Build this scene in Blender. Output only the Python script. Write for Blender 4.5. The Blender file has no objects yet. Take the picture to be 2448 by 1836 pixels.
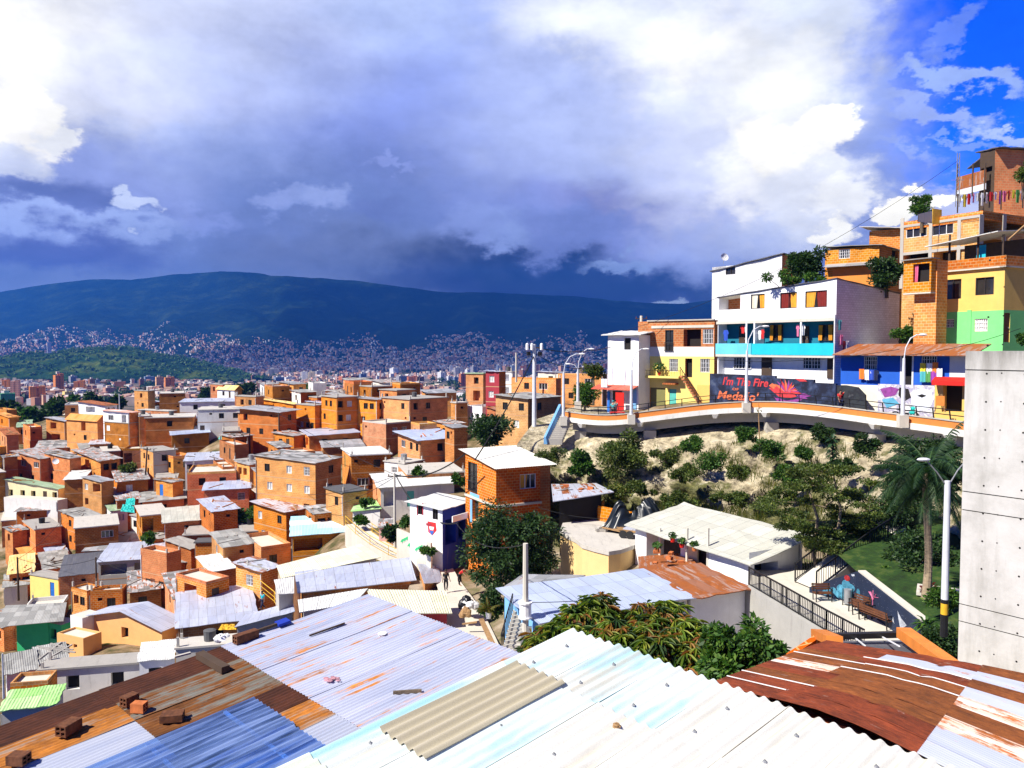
EXPOSURE = 0.75
HAZE = 6.8e-5
HAZE_COL = (.05, .27, 1.0, 1)
import bpy, math, random
from mathutils import Vector, Matrix, noise
RND = random.Random(7)
SC = bpy.context.scene
COL = SC.collection
F, CX, CY = 1920.0, 1224.0, 918.0
PITCH = math.radians(2.62)
CP, SP = math.cos(PITCH), math.sin(PITCH)
PI = math.pi

def ray(u, v):
    x = (u-CX)/F; y = -(v-CY)/F
    return Vector((x, CP+SP*y, -SP+CP*y))
def at(u, v, D):
    r = ray(u, v)
    return r*(D/r.y)
def proj(p):
    fw = p[1]*CP-p[2]*SP; up = p[1]*SP+p[2]*CP
    return (CX+F*p[0]/fw, CY-F*up/fw)
def srgb(r, g, b):
    def c(x):
        x /= 255.0
        return x/12.92 if x <= .04045 else ((x+.055)/1.055)**2.4
    return (c(r), c(g), c(b), 1)

# ------------------------------------------------------------------ mesh builder
class MB:
    def __init__(s): s.v = []; s.f = []; s.m = []; s.uv = []
    def quad(s, pts, mi=0, uv=None):
        n = len(s.v); s.v += [tuple(p) for p in pts]
        s.f.append(tuple(range(n, n+len(pts)))); s.m.append(mi)
        if uv is None:
            a, b, c = Vector(pts[0]), Vector(pts[1]), Vector(pts[2])
            nr = (b-a).cross(c-a); ax = max(range(3), key=lambda i: abs(nr[i]))
            if ax == 0: uv = [(p[1], p[2]) for p in pts]
            elif ax == 1: uv = [(p[0], p[2]) for p in pts]
            else: uv = [(p[0], p[1]) for p in pts]
        s.uv += list(uv)
    def box(s, x0, y0, z0, x1, y1, z1, mi=0):
        p = [(x0,y0,z0),(x1,y0,z0),(x1,y1,z0),(x0,y1,z0),(x0,y0,z1),(x1,y0,z1),(x1,y1,z1),(x0,y1,z1)]
        for q in ((0,1,5,4),(1,2,6,5),(2,3,7,6),(3,0,4,7),(4,5,6,7),(3,2,1,0)):
            s.quad([p[i] for i in q], mi)
    def hexa(s, bot, top, mi=0):
        n = len(bot)
        for i in range(n):
            j = (i+1) % n
            s.quad([bot[i], bot[j], top[j], top[i]], mi)
        s.quad(top, mi); s.quad(bot[::-1], mi)
    def bar(s, a, b, w, h=None, mi=0):
        a = Vector(a); b = Vector(b); h = h or w
        d = (b-a).normalized(); up = Vector((0,0,1)) if abs(d.z) < .95 else Vector((0,1,0))
        x = d.cross(up).normalized()*w/2; y = x.cross(d).normalized()*h/2
        s.hexa([a-x-y, a+x-y, a+x+y, a-x+y], [b-x-y, b+x-y, b+x+y, b-x+y], mi)
    def tube(s, pts, r, seg=8, mi=0, cap=True):
        pts = [Vector(p) for p in pts]; n = len(pts)
        rs = r if isinstance(r, (list, tuple)) else [r]*n
        base = len(s.v); ref = None
        for i, p in enumerate(pts):
            d = (pts[min(i+1, n-1)]-pts[max(i-1, 0)]).normalized()
            if ref is None: ref = Vector((1,0,0)) if abs(d.x) < .9 else Vector((0,1,0))
            x = (ref-d*ref.dot(d)).normalized(); ref = x; y = d.cross(x)
            for k in range(seg):
                a = 2*PI*k/seg; s.v.append(tuple(p+(x*math.cos(a)+y*math.sin(a))*rs[i]))
        for i in range(n-1):
            for k in range(seg):
                a = base+i*seg+k; b = base+i*seg+(k+1) % seg
                s.f.append((a, b, b+seg, a+seg)); s.m.append(mi)
                s.uv += [(k/seg, i), ((k+1)/seg, i), ((k+1)/seg, i+1), (k/seg, i+1)]
        if cap:
            for e in (0, n-1):
                q = [base+e*seg+k for k in range(seg)]
                s.f.append(tuple(q[::-1] if e == 0 else q)); s.m.append(mi); s.uv += [(0, 0)]*seg
    def ball(s, c, r, mi=0, seg=8, rings=6, jit=0, sc=(1,1,1), rnd=None):
        base = len(s.v); c = Vector(c)
        for i in range(rings+1):
            t = PI*i/rings
            for k in range(seg):
                a = 2*PI*k/seg; q = 1+(rnd.uniform(-jit, jit) if rnd else 0)
                s.v.append((c.x+r*sc[0]*q*math.sin(t)*math.cos(a), c.y+r*sc[1]*q*math.sin(t)*math.sin(a), c.z+r*sc[2]*q*math.cos(t)))
        for i in range(rings):
            for k in range(seg):
                a = base+i*seg+k; b = base+i*seg+(k+1) % seg
                s.f.append((a, a+seg, b+seg, b)); s.m.append(mi); s.uv += [(k/seg, i/rings), (k/seg, (i+1)/rings), ((k+1)/seg, (i+1)/rings), ((k+1)/seg, i/rings)]
    def grid(s, P, mi=0, uvf=None, smooth=False):
        nr, nc = len(P), len(P[0]); base = len(s.v)
        for r in P: s.v += [tuple(p) for p in r]
        for i in range(nr-1):
            for j in range(nc-1):
                a = base+i*nc+j
                s.f.append((a, a+1, a+nc+1, a+nc)); s.m.append(mi)
                if uvf: s.uv += [uvf(i, j), uvf(i, j+1), uvf(i+1, j+1), uvf(i+1, j)]
                else: s.uv += [(P[i][j][0], P[i][j][1]), (P[i][j+1][0], P[i][j+1][1]), (P[i+1][j+1][0], P[i+1][j+1][1]), (P[i+1][j][0], P[i+1][j][1])]
    def mesh(s, name, mats, smooth=False):
        me = bpy.data.meshes.new(name); me.from_pydata(s.v, [], s.f)
        for m in (mats if isinstance(mats, (list, tuple)) else [mats]): me.materials.append(m)
        me.polygons.foreach_set('material_index', s.m)
        ul = me.uv_layers.new(name='UVMap')
        flat = [0.0]*(2*len(s.uv))
        flat[0::2] = [q[0] for q in s.uv]; flat[1::2] = [q[1] for q in s.uv]
        ul.data.foreach_set('uv', flat)
        if smooth: me.polygons.foreach_set('use_smooth', [True]*len(s.f))
        me.update(); return me
    def build(s, name, mats, parent=None, loc=(0,0,0), rz=0, smooth=False):
        o = bpy.data.objects.new(name, s.mesh(name, mats, smooth)); COL.objects.link(o)
        o.location = loc; o.rotation_euler.z = rz
        if parent: o.parent = parent
        return o

def tag(o, label=None, cat=None, group=None, kind=None):
    if label: o['label'] = label
    if cat: o['category'] = cat
    if group: o['group'] = group
    if kind: o['kind'] = kind
    return o
def thing(name, label, cat, loc=(0,0,0), rz=0, group=None):
    o = bpy.data.objects.new(name, None); COL.objects.link(o)
    o.location = loc; o.rotation_euler.z = rz; o.empty_display_size = .2
    return tag(o, label, cat, group)
def inst(name, me, parent, loc=(0,0,0), rz=0, sc=None):
    o = bpy.data.objects.new(name, me); COL.objects.link(o)
    o.location = loc; o.rotation_euler.z = rz
    if sc: o.scale = sc
    if parent: o.parent = parent
    return o

# ------------------------------------------------------------------ materials
class NT:
    def __init__(s, m):
        m.use_nodes = True; s.t = m.node_tree; s.t.nodes.clear(); s.m = m
    def n(s, typ, out=0, **kw):
        nd = s.t.nodes.new(typ)
        ins = {}
        for k, v in kw.items():
            if k.startswith('i') and k[1:].isdigit(): ins[int(k[1:])] = v
            elif k in nd.inputs.keys() or k.replace('_', ' ') in nd.inputs.keys(): ins[k if k in nd.inputs.keys() else k.replace('_', ' ')] = v
            else: setattr(nd, k, v)
        for k, v in ins.items():
            if isinstance(v, bpy.types.NodeSocket): s.t.links.new(v, nd.inputs[k])
            elif v is not None: nd.inputs[k].default_value = v
        return nd.outputs[out] if out is not None else nd
    def math(s, op, a, b=None, c=None, clamp=False):
        return s.n('ShaderNodeMath', operation=op, i0=a, i1=b, i2=c, use_clamp=clamp)
    def vmath(s, op, a, b=None, out=0):
        nd = s.n('ShaderNodeVectorMath', None, operation=op, i0=a, i1=b)
        return nd.outputs[out]
    def mix(s, fac, a, b, blend='MIX', clamp=False):
        nd = s.t.nodes.new('ShaderNodeMix'); nd.data_type = 'RGBA'; nd.blend_type = blend; nd.clamp_result = clamp
        for sock, v in ((nd.inputs[0], fac), (nd.inputs[6], a), (nd.inputs[7], b)):
            if isinstance(v, bpy.types.NodeSocket): s.t.links.new(v, sock)
            else: sock.default_value = v
        return nd.outputs[2]
    def ramp(s, fac, stops, interp='LINEAR'):
        nd = s.t.nodes.new('ShaderNodeValToRGB'); s.t.links.new(fac, nd.inputs[0]); r = nd.color_ramp; r.interpolation = interp
        while len(r.elements) < len(stops): r.elements.new(.5)
        for e, (p, c) in zip(r.elements, stops):
            e.position = p; e.color = c if len(c) == 4 else (*c, 1)
        return nd.outputs[0]
    def rng(s, v, a, b, c=0.0, d=1.0, smooth=False):
        return s.n('ShaderNodeMapRange', i0=v, i1=a, i2=b, i3=c, i4=d, interpolation_type='SMOOTHSTEP' if smooth else 'LINEAR')
    def noise(s, vec, scale, detail=3.0, rough=.55, out=0, dim='3D'):
        return s.n('ShaderNodeTexNoise', out, noise_dimensions=dim, Vector=vec, Scale=scale, Detail=detail, Roughness=rough)
    def uv(s, sx=1, sy=1, off=0):
        u = s.n('ShaderNodeTexCoord', 2)
        return s.vmath('MULTIPLY', u, (sx, sy, 1)) if (sx, sy) != (1, 1) else u
    def obj(s): return s.n('ShaderNodeTexCoord', 3)
    def rand(s): return s.n('ShaderNodeObjectInfo', 5)
    def bsdf(s, color, rough=.8, metal=0.0, bump=None, bstr=.3, bdist=.02, spec=.3, **kw):
        b = s.n('ShaderNodeBsdfPrincipled', None, **{'Base_Color': color, 'Roughness': rough, 'Metallic': metal})
        b.inputs['Specular IOR Level'].default_value = spec
        for k, v in kw.items():
            key = k.replace('_', ' ')
            if isinstance(v, bpy.types.NodeSocket): s.t.links.new(v, b.inputs[key])
            else: b.inputs[key].default_value = v
        if bump is not None:
            bp = s.n('ShaderNodeBump', Height=bump, Strength=bstr, Distance=bdist)
            s.t.links.new(bp, b.inputs['Normal'])
        s.out(b.outputs[0]); return b
    def out(s, sh, vol=False):
        o = s.n('ShaderNodeOutputMaterial', None)
        s.t.links.new(sh, o.inputs[1 if vol else 0])
M = {}
def newmat(name):
    m = bpy.data.materials.new(name); M[name] = m; return NT(m)

def m_plain(name, col, rough=.7, metal=0., nz=.12, sc=3., spec=.3):
    t = newmat(name); n = t.noise(t.obj(), sc, 4.)
    f = t.rng(n, .3, .7, 1-nz, 1+nz)
    c = t.mix(1.0, col, f, 'MULTIPLY')
    t.bsdf(c, rough, metal, spec=spec)
def m_brick(name, c1, c2, mortar, bw=.46, bh=.25, ms=.022, dirt=.42):
    t = newmat(name); uv = t.uv()
    r = t.rand()
    br = t.n('ShaderNodeTexBrick', None, Vector=uv, Color1=c1, Color2=c2, Mortar=mortar, Scale=1., Mortar_Size=ms, Bias=-.25, Brick_Width=bw, Row_Height=bh, offset=.5)
    pn = t.noise(t.vmath('ADD', uv, t.n('ShaderNodeCombineXYZ', X=t.math('MULTIPLY', r, 37.), Y=t.math('MULTIPLY', r, 91.))), .55, 5., .65)
    dk = t.rng(pn, .30, .72, 1-dirt, 1+dirt*.35)
    c = t.mix(1., br.outputs[0], dk, 'MULTIPLY')
    hs = t.n('ShaderNodeHueSaturation', Hue=t.rng(r, 0., 1., .490, .513), Saturation=t.rng(t.math('FRACT', t.math('MULTIPLY', r, 7.3)), 0., 1., .9, 1.08), Value=t.rng(t.math('FRACT', t.math('MULTIPLY', r, 13.7)), 0., 1., .86, 1.38), Color=c)
    # lime bloom and cement smears
    sm = t.rng(t.noise(t.vmath('MULTIPLY', uv, (1., .5, 1.)), 1.7, 5., .7), .62, .74, 0., .5)
    c2_ = t.mix(sm, hs, (.52, .36, .22, 1))
    t.bsdf(c2_, .9, bump=br.outputs[1], bstr=-.5, bdist=.012, spec=.15)
def m_plaster(name, col, dirt=.3, dcol=(.25, .22, .18, 1), block=False, rough=.75):
    t = newmat(name); uv = t.uv()
    a = t.rng(t.noise(t.vmath('MULTIPLY', uv, (1.6, .25, 1)), 1.2, 5., .7), .52, .78, 0., dirt, True)
    b = t.rng(t.noise(uv, .7, 6., .7), .3, .7, .88, 1.06)
    c = t.mix(a, col, dcol); c = t.mix(1., c, b, 'MULTIPLY')
    if block:
        br = t.n('ShaderNodeTexBrick', None, Vector=uv, Color1=(1,1,1,1), Color2=(.86,.86,.86,1), Mortar=(.66,.66,.66,1), Scale=1., Mortar_Size=.016, Brick_Width=.40, Row_Height=.21)
        c = t.mix(1., c, br.outputs[0], 'MULTIPLY')
        t.bsdf(c, rough, bump=br.outputs[1], bstr=-.4, bdist=.01, spec=.2)
    else:
        t.bsdf(c, rough, bump=t.noise(uv, 25., 4.), bstr=.15, bdist=.01, spec=.2)
def m_sheet(name, col, col2, period=.18, rust=0., rcol=(.22, .06, .015, 1), metal=.0, rough=.5, sw=.85, sl=2.3, bump=.5, stain=.3, scol=(.3, .28, .25, 1), patch=1.):
    """corrugated sheet: u runs across the ribs, v down the slope (metres)"""
    t = newmat(name); uv = t.uv(); r = t.rand()
    uo = t.vmath('ADD', uv, t.n('ShaderNodeCombineXYZ', X=t.math('MULTIPLY', r, 53.), Y=t.math('MULTIPLY', r, 17.)))
    br = t.n('ShaderNodeTexBrick', None, Vector=uo, Color1=(0,0,0,1), Color2=(1,1,1,1), Mortar=(.5,.5,.5,1), Scale=1., Mortar_Size=.012, Brick_Width=sw, Row_Height=sl, offset=0., Bias=0.)
    pv = t.n('ShaderNodeSeparateColor', Color=br.outputs[0])
    c = t.mix(t.math('MULTIPLY', pv, patch), col, col2)
    st = t.noise(t.vmath('MULTIPLY', uo, (4., .45, 1)), 1., 5., .65)
    c = t.mix(t.rng(st, .48, .75, 0., stain), c, scol)
    if rust:
        rn = t.math('ADD', t.noise(t.vmath('MULTIPLY', uo, (2.4, .35, 1)), 1.1, 6., .7), t.math('MULTIPLY', t.math('SUBTRACT', pv, .5), .22))
        k = t.rng(rn, .70-rust*.42, .76-rust*.42, 0., 1.)
        rc = t.mix(t.noise(uo, 3., 4.), rcol, (rcol[0]*1.9, rcol[1]*2.1, rcol[2]*1.6, 1))
        c = t.mix(k, c, rc)
    c = t.mix(t.math('MULTIPLY', br.outputs[1], .75), c, (.10, .10, .11, 1))
    sx = t.n('ShaderNodeSeparateXYZ', 0, Vector=uv)
    wv = t.math('SINE', t.math('MULTIPLY', sx, 2*PI/period))
    t.bsdf(c, rough, metal, bump=wv, bstr=bump, bdist=period*.16, spec=.35)
def m_leaf(name, c1, c2, c3, trans=.35):
    t = newmat(name)
    g = t.n('ShaderNodeNewGeometry', 8)
    c = t.ramp(g, [(0., c1), (.6, c2), (1., c3)])
    oc = t.noise(t.obj(), .9, 3.)
    c = t.mix(1., c, t.rng(oc, .3, .7, .6, 1.25), 'MULTIPLY')
    d = t.n('ShaderNodeBsdfPrincipled', None, Base_Color=c, Roughness=.55)
    d.inputs['Specular IOR Level'].default_value = .35
    tr = t.n('ShaderNodeBsdfTranslucent', Color=t.mix(1., c, (1.1, 1.2, .5, 1), 'MULTIPLY'))
    t.out(t.n('ShaderNodeMixShader', i0=trans, i1=d.outputs[0], i2=tr))
BR1, BR2, MO = (.56, .150, .018, 1), (.72, .235, .034, 1), (.60, .38, .17, 1)
m_brick('brick', BR1, BR2, MO)
m_brick('brick_deep', (.48, .10, .014, 1), (.60, .145, .02, 1), (.54, .28, .12, 1), dirt=.4)
m_brick('brick_pale', (.66, .23, .045, 1), (.76, .31, .08, 1), (.66, .45, .23, 1))
m_brick('brick_brown', (.40, .115, .018, 1), (.52, .165, .028, 1), (.46, .27, .12, 1), dirt=.5)
m_brick('brick_gold', (.64, .18, .02, 1), (.76, .25, .035, 1), (.62, .36, .13, 1), dirt=.35)
m_plaster('white', (.82, .82, .82, 1), .25, (.42, .38, .34, 1))
m_plaster('white_block', (.80, .80, .80, 1), .4, (.45, .36, .28, 1), True)
m_plaster('white_dirty', (.72, .70, .66, 1), .6, (.3, .26, .22, 1))
m_plaster('white_block_shade', (.78, .79, .86, 1), .35, (.38, .32, .28, 1), True)  # white wall on the shaded side, its bluish shade put into the colour
m_plaster('cream', (.80, .70, .42, 1), .2)
m_plaster('cream_pale', (.80, .74, .60, 1), .25)
m_plaster('yellow', (.82, .66, .20, 1), .15, (.6, .45, .2, 1))
m_plaster('yellow_ochre', (.80, .52, .14, 1), .3, (.7, .5, .25, 1))
m_plaster('peach', (.78, .42, .16, 1), .2)
m_plaster('peach_pale', (.80, .55, .25, 1), .25)
m_plaster('orange_wall', (.72, .26, .05, 1), .25)
m_plaster('green', (.04, .46, .17, 1), .15, (.1, .3, .15, 1))
m_plaster('mint', (.20, .66, .22, 1), .2, (.3, .5, .25, 1))
m_plaster('turquoise', (.02, .50, .62, 1), .2, (.05, .3, .35, 1))
m_plaster('turquoise_pale', (.14, .55, .70, 1), .2, (.2, .4, .45, 1))
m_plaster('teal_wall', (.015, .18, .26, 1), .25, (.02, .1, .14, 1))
m_plaster('blue_wall', (.02, .11, .52, 1), .25, (.03, .06, .25, 1))
m_plaster('blue_deep', (.015, .04, .34, 1), .2)
m_plaster('blue_light', (.20, .45, .75, 1), .25)
m_plaster('maroon', (.36, .04, .055, 1), .2)
m_plaster('grey_render', (.40, .39, .36, 1), .5, (.14, .13, .12, 1))
m_plaster('concrete', (.46, .43, .38, 1), .45, (.17, .15, .13, 1))
m_plaster('concrete_pale', (.60, .56, .48, 1), .35, (.26, .23, .2, 1))
m_plaster('slab', (.36, .34, .31, 1), .6, (.12, .11, .1, 1))
m_plaster('slab_pale', (.52, .49, .44, 1), .8, (.22, .2, .18, 1))
m_plaster('slab_dark', (.10, .10, .105, 1), .4, (.2, .18, .16, 1))
m_plaster('ring_beam', (.50, .30, .16, 1), .4, (.3, .2, .14, 1))
m_plaster('pink_wall', (.62, .36, .32, 1), .4)
m_plaster('olive', (.20, .19, .07, 1), .2)
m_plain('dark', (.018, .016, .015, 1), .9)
m_plain('dark_wood', (.07, .045, .03, 1), .8)
m_plain('timber', (.32, .19, .085, 1), .8, nz=.3)
m_plain('frame_white', (.75, .75, .75, 1), .5)
m_plain('frame_dark', (.035, .03, .03, 1), .5)
m_plain('metal_black', (.014, .014, .016, 1), .45)
m_plain('metal_grey', (.30, .31, .32, 1), .45, .3)
m_plain('metal_white', (.62, .64, .68, 1), .4, nz=.08)
m_plain('orange_paint', (.62, .20, .035, 1), .6, nz=.15)
m_plain('yellow_paint', (.72, .42, .03, 1), .5)
m_plain('red_paint', (.60, .02, .012, 1), .5)
m_plain('brown_door', (.14, .045, .02, 1), .6)
m_plain('green_door', (.02, .22, .10, 1), .6)
m_plain('teal_door', (.10, .48, .40, 1), .6)
m_plain('blue_door', (.02, .14, .5, 1), .6)
m_plain('curtain_yellow', (.75, .36, .04, 1), .9)
m_plain('curtain_white', (.75, .74, .70, 1), .9)
m_plain('curtain_green', (.02, .42, .18, 1), .9)
m_plain('curtain_red', (.20, .02, .015, 1), .9)
m_plain('tarp_black', (.010, .014, .018, 1), .35, spec=.5)
m_plain('tarp_teal', (.01, .45, .40, 1), .6)
m_plain('rubber', (.02, .02, .02, 1), .8)
m_plain('plastic_white', (.8, .8, .8, 1), .5)
m_plain('wire', (.01, .01, .011, 1), .6)
t = newmat('glass'); n_ = t.noise(t.obj(), 1.3, 3.)
t.bsdf(t.mix(n_, (.010, .011, .013, 1), (.05, .045, .04, 1)), .12, spec=.5)
m_sheet('zinc', (.46, .50, .64, 1), (.58, .62, .74, 1), .10, .06, metal=.25, rough=.45, stain=.45)
m_sheet('zinc_blue', (.42, .50, .70, 1), (.54, .62, .78, 1), .10, 0., metal=.2, rough=.42)
m_sheet('zinc_rust', (.50, .53, .62, 1), (.62, .64, .72, 1), .10, .42, metal=.2, rough=.5)
m_sheet('zinc_dull', (.22, .23, .24, 1), (.46, .47, .50, 1), .12, .12, metal=.1, rough=.6, stain=.6)
m_sheet('rust', (.30, .11, .05, 1), (.44, .36, .33, 1), .10, .62, rough=.75)
m_sheet('fibre', (.54, .54, .47, 1), (.44, .44, .38, 1), .177, 0., rough=.8, sw=.9, sl=1.6, stain=.35)
m_sheet('fibre_white', (.70, .70, .68, 1), (.60, .61, .58, 1), .177, 0., rough=.8, sw=.9, sl=1.6, stain=.25)
m_sheet('fibre_grey', (.20, .20, .19, 1), (.40, .40, .38, 1), .177, 0., rough=.85, sw=.9, sl=1.5, stain=.7)
m_sheet('fibre_cream', (.68, .67, .46, 1), (.78, .76, .60, 1), .177, 0., rough=.8, sw=.9, sl=1.8, stain=.3)
m_sheet('fibre_cyan', (.32, .68, .80, 1), (.82, .84, .82, 1), .177, 0., rough=.8, sw=1.8, sl=2.4, stain=.2)
m_sheet('patchy', (.15, .14, .13, 1), (.62, .62, .64, 1), .15, .38, rough=.8, sw=.7, sl=.9, stain=.6)
m_sheet('patchy_grey', (.10, .10, .10, 1), (.50, .50, .50, 1), .15, .15, rough=.85, sw=.8, sl=1.1, stain=.7)
m_sheet('green_sheet', (.22, .34, .20, 1), (.34, .46, .30, 1), .177, 0., rough=.8, stain=.4)
m_sheet('awning_green', (.05, .20, .14, 1), (.08, .26, .19, 1), .12, 0., rough=.5, sw=3., sl=3.)
m_sheet('lime_sheet', (.28, .62, .16, 1), (.5, .7, .35, 1), .177, 0., rough=.8)
m_sheet('orange_sheet', (.66, .24, .04, 1), (.74, .36, .10, 1), .2, 0., rough=.85, stain=.4, scol=(.3, .12, .04, 1))
m_sheet('yellow_sheet', (.80, .52, .16, 1), (.84, .64, .30, 1), .2, 0., rough=.8)
m_sheet('pink_sheet', (.70, .30, .20, 1), (.74, .70, .66, 1), .2, 0., rough=.8, sw=4.)
m_sheet('tile', (.38, .10, .025, 1), (.55, .17, .04, 1), .22, 0., rough=.9, sw=.22, sl=.4, bump=1., stain=.4, scol=(.12, .05, .03, 1))
m_sheet('slate_sheet', (.075, .08, .10, 1), (.10, .10, .12, 1), .3, 0., rough=.6, sw=3., sl=5., stain=.2, bump=.1)
m_sheet('red_sheet', (.50, .07, .035, 1), (.56, .10, .05, 1), .2, 0., rough=.6, sw=3., sl=3.)
m_leaf('leaf_dark', (.012, .035, .012, 1), (.03, .075, .018, 1), (.07, .13, .03, 1))
m_leaf('leaf_mid', (.02, .065, .010, 1), (.05, .14, .016, 1), (.13, .22, .03, 1))
m_leaf('leaf_olive', (.03, .055, .010, 1), (.075, .125, .018, 1), (.18, .20, .04, 1))
m_leaf('leaf_gold', (.035, .075, .01, 1), (.16, .17, .02, 1), (.30, .13, .025, 1))
m_leaf('leaf_palm', (.012, .04, .02, 1), (.03, .085, .03, 1), (.07, .14, .04, 1))
m_leaf('grass_blade', (.05, .09, .012, 1), (.13, .17, .025, 1), (.32, .28, .07, 1))
m_leaf('leaf_red', (.12, .012, .01, 1), (.25, .03, .02, 1), (.10, .08, .02, 1))
m_plain('bark', (.13, .10, .07, 1), .95, nz=.4, sc=8.)
m_plain('palm_bark', (.30, .23, .15, 1), .95, nz=.3, sc=6.)
# ================================================================== camera, light, sky
cam = bpy.data.cameras.new('camera'); camo = bpy.data.objects.new('camera', cam); COL.objects.link(camo)
cam.sensor_width = 36; cam.lens = 36*F/2448; cam.clip_end = 60000; cam.clip_start = .1
camo.rotation_euler = (PI/2-PITCH, 0, 0); SC.camera = camo
SUN_EL = math.radians(47); SUN_H = Vector((-.86, -.51)).normalized()
sun = bpy.data.lights.new('sun', 'SUN'); sun.energy = 5.0; sun.angle = math.radians(.5); sun.color = (1, .945, .84)
suno = bpy.data.objects.new('sun', sun); COL.objects.link(suno)
sd = Vector((SUN_H.x*math.cos(SUN_EL), SUN_H.y*math.cos(SUN_EL), math.sin(SUN_EL)))
suno.rotation_euler = sd.to_track_quat('Z', 'Y').to_euler()
w = bpy.data.worlds.new('World'); SC.world = w; t = NT(w)
SKYK = .1
sky = t.n('ShaderNodeTexSky', None, sky_type='NISHITA', sun_disc=False, sun_elevation=SUN_EL, sun_rotation=math.atan2(SUN_H.x, SUN_H.y), altitude=1600., air_density=1., dust_density=.3, ozone_density=2.5)
gen = t.vmath('NORMALIZE', t.n('ShaderNodeTexCoord', 0))
sx = t.n('ShaderNodeSeparateXYZ', None, Vector=gen)
az = t.math('ARCTAN2', sx.outputs[0], sx.outputs[1]); el = t.math('ARCSINE', sx.outputs[2])
P0 = t.n('ShaderNodeCombineXYZ', X=az, Y=el, Z=0.)
gs = t.vmath('MULTIPLY', gen, (1., 1., 1.7))
n1 = t.vmath('SUBTRACT', t.noise(gs, 5., 4., .5, 1), (.5, .5, .5))
n2 = t.vmath('SUBTRACT', t.noise(gs, 22., 5., .6, 1), (.5, .5, .5))
def scl(vec, k):
    nd = t.n('ShaderNodeVectorMath', None, operation='SCALE', i0=vec); nd.inputs[3].default_value = k; return nd.outputs[0]
Pw = t.vmath('ADD', P0, t.vmath('ADD', scl(n1, .16), scl(n2, .035)))     # smooth warp
Pc = t.vmath('ADD', P0, t.vmath('ADD', scl(n1, .06), scl(n2, .085)))     # billowy warp
fb = t.noise(t.vmath('MULTIPLY', gen, (1., 1., 2.2)), 7., 7., .6)
fb2 = t.noise(t.vmath('MULTIPLY', gen, (1., 1., 1.3)), 26., 5., .6)
def ang(u, v):
    r = ray(u, v); return math.atan2(r.x, r.y), math.atan2(r.z, math.hypot(r.x, r.y))
def blob(base, u, v, ru, rv, col, soft=.6, a=1., crisp=False, rot=0., nz=.0):
    A, E = ang(u, v)
    d = t.vmath('SUBTRACT', Pc if crisp else Pw, (A, E, 0))
    if rot:
        d = t.n('ShaderNodeVectorRotate', rotation_type='Z_AXIS', Vector=d, Angle=math.radians(rot))
    l = t.vmath('LENGTH', t.vmath('MULTIPLY', d, (F/ru*.85, F/rv*.95, 0)), None, 1)
    if nz: l = t.math('ADD', l, t.math('MULTIPLY', t.math('SUBTRACT', fb2, .5), nz))
    k = t.rng(l, 1+soft*.5, 1-soft*.75, 0., a, True)
    c = srgb(*col); T_ = math.exp(-HAZE*min(1120/max(math.sin(max(E, .001)), 1e-3), 11500)); S_ = (.030, .145, .60)
    e = SKYK*2**EXPOSURE; c = [max(.012, (c[i]*(1.06 if c[0] > .8 else 1)-S_[i]*(1-T_))/T_) for i in range(3)]
    return t.mix(k, base, (c[0]/e, c[1]/e, c[2]/e, 1))
c = t.n('ShaderNodeHueSaturation', Saturation=1.45, Value=1.0, Color=sky.outputs[0])
c = t.mix(1., c, (.16, .52, 1.7, 1), 'MULTIPLY')
# wisps across the blue
for a in ((2040,235,110,22,(170,195,250),.5,.6,True,20,2.2),(2330,190,130,24,(180,205,252),.5,.75,True,18,2.2),(2190,255,150,18,(185,205,252),.5,.7,True,18,2.2),
          (2090,335,90,14,(170,195,250),.5,.7,True,22,2.),(2420,320,80,16,(190,210,252),.5,.8,True,12,2.),(2290,75,60,16,(140,170,248),.6,.5,True,-20,2.),
          (2280,340,70,9,(150,180,250),.6,.6,True,14,2.),(2150,190,60,20,(170,195,250),.6,.6,True,-30,2.)):
    c = blob(c, *a[:5], soft=a[5], a=a[6], crisp=a[7], rot=a[8], nz=a[9])
# grey lower bank at the right and the big storm deck
c = blob(c, 2050, 600, 480, 120, (188,200,248), .35, 1., True, nz=.5)
c = blob(c, 2230, 475, 250, 26, (170,185,245), .5, .8, True, nz=.6)
c = blob(c, 520, 330, 1330, 1250, (150,172,242), .10, 1., nz=.1)
c = blob(c, 1610, 110, 390, 360, (222,230,254), .35, 1., True, rot=-28, nz=.3)
c = blob(c, 330, 180, 700, 420, (200,214,254), 1.2, .9, nz=.3)
c = blob(c, 40, 90, 250, 170, (255,255,255), 1.2, 1., nz=.6)
c = blob(c, 380, 220, 190, 60, (222,228,254), 1.1, .7, nz=.6)
c = blob(c, 560, 60, 330, 110, (214,222,254), 1.2, .7, nz=.6)
c = blob(c, 960, 60, 150, 90, (190,208,254), 1., .8, nz=.8)
c = blob(c, 880, 105, 60, 26, (200,216,254), 1., .7, True, nz=.8)
c = blob(c, 1000, 330, 430, 200, (126,148,228), 1.3, .9, nz=.2)
c = blob(c, 1050, 400, 260, 120, (112,134,216), 1.2, .6, nz=.3)
c = blob(c, 700, 550, 1100, 150, (106,134,208), 1.2, .95, nz=.3)
c = blob(c, 500, 660, 1000, 90, (104,130,196), 1.2, .9, nz=.3)
c = blob(c, 1450, 470, 290, 190, (138,156,232), 1.2, .8, nz=.5)
c = blob(c, 1360, 330, 300, 120, (186,202,252), 1.2, .7, nz=.6)
c = blob(c, 1560, 480, 220, 45, (120,132,205), 1., .8, nz=.7)
c = blob(c, 1400, 660, 430, 70, (30,68,150), .9, .95, nz=.4)
c = blob(c, 1280, 615, 180, 22, (26,56,132), .9, .8, nz=.4)
c = blob(c, 1250, 705, 500, 35, (44,82,160), 1., .7, nz=.3)
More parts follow.
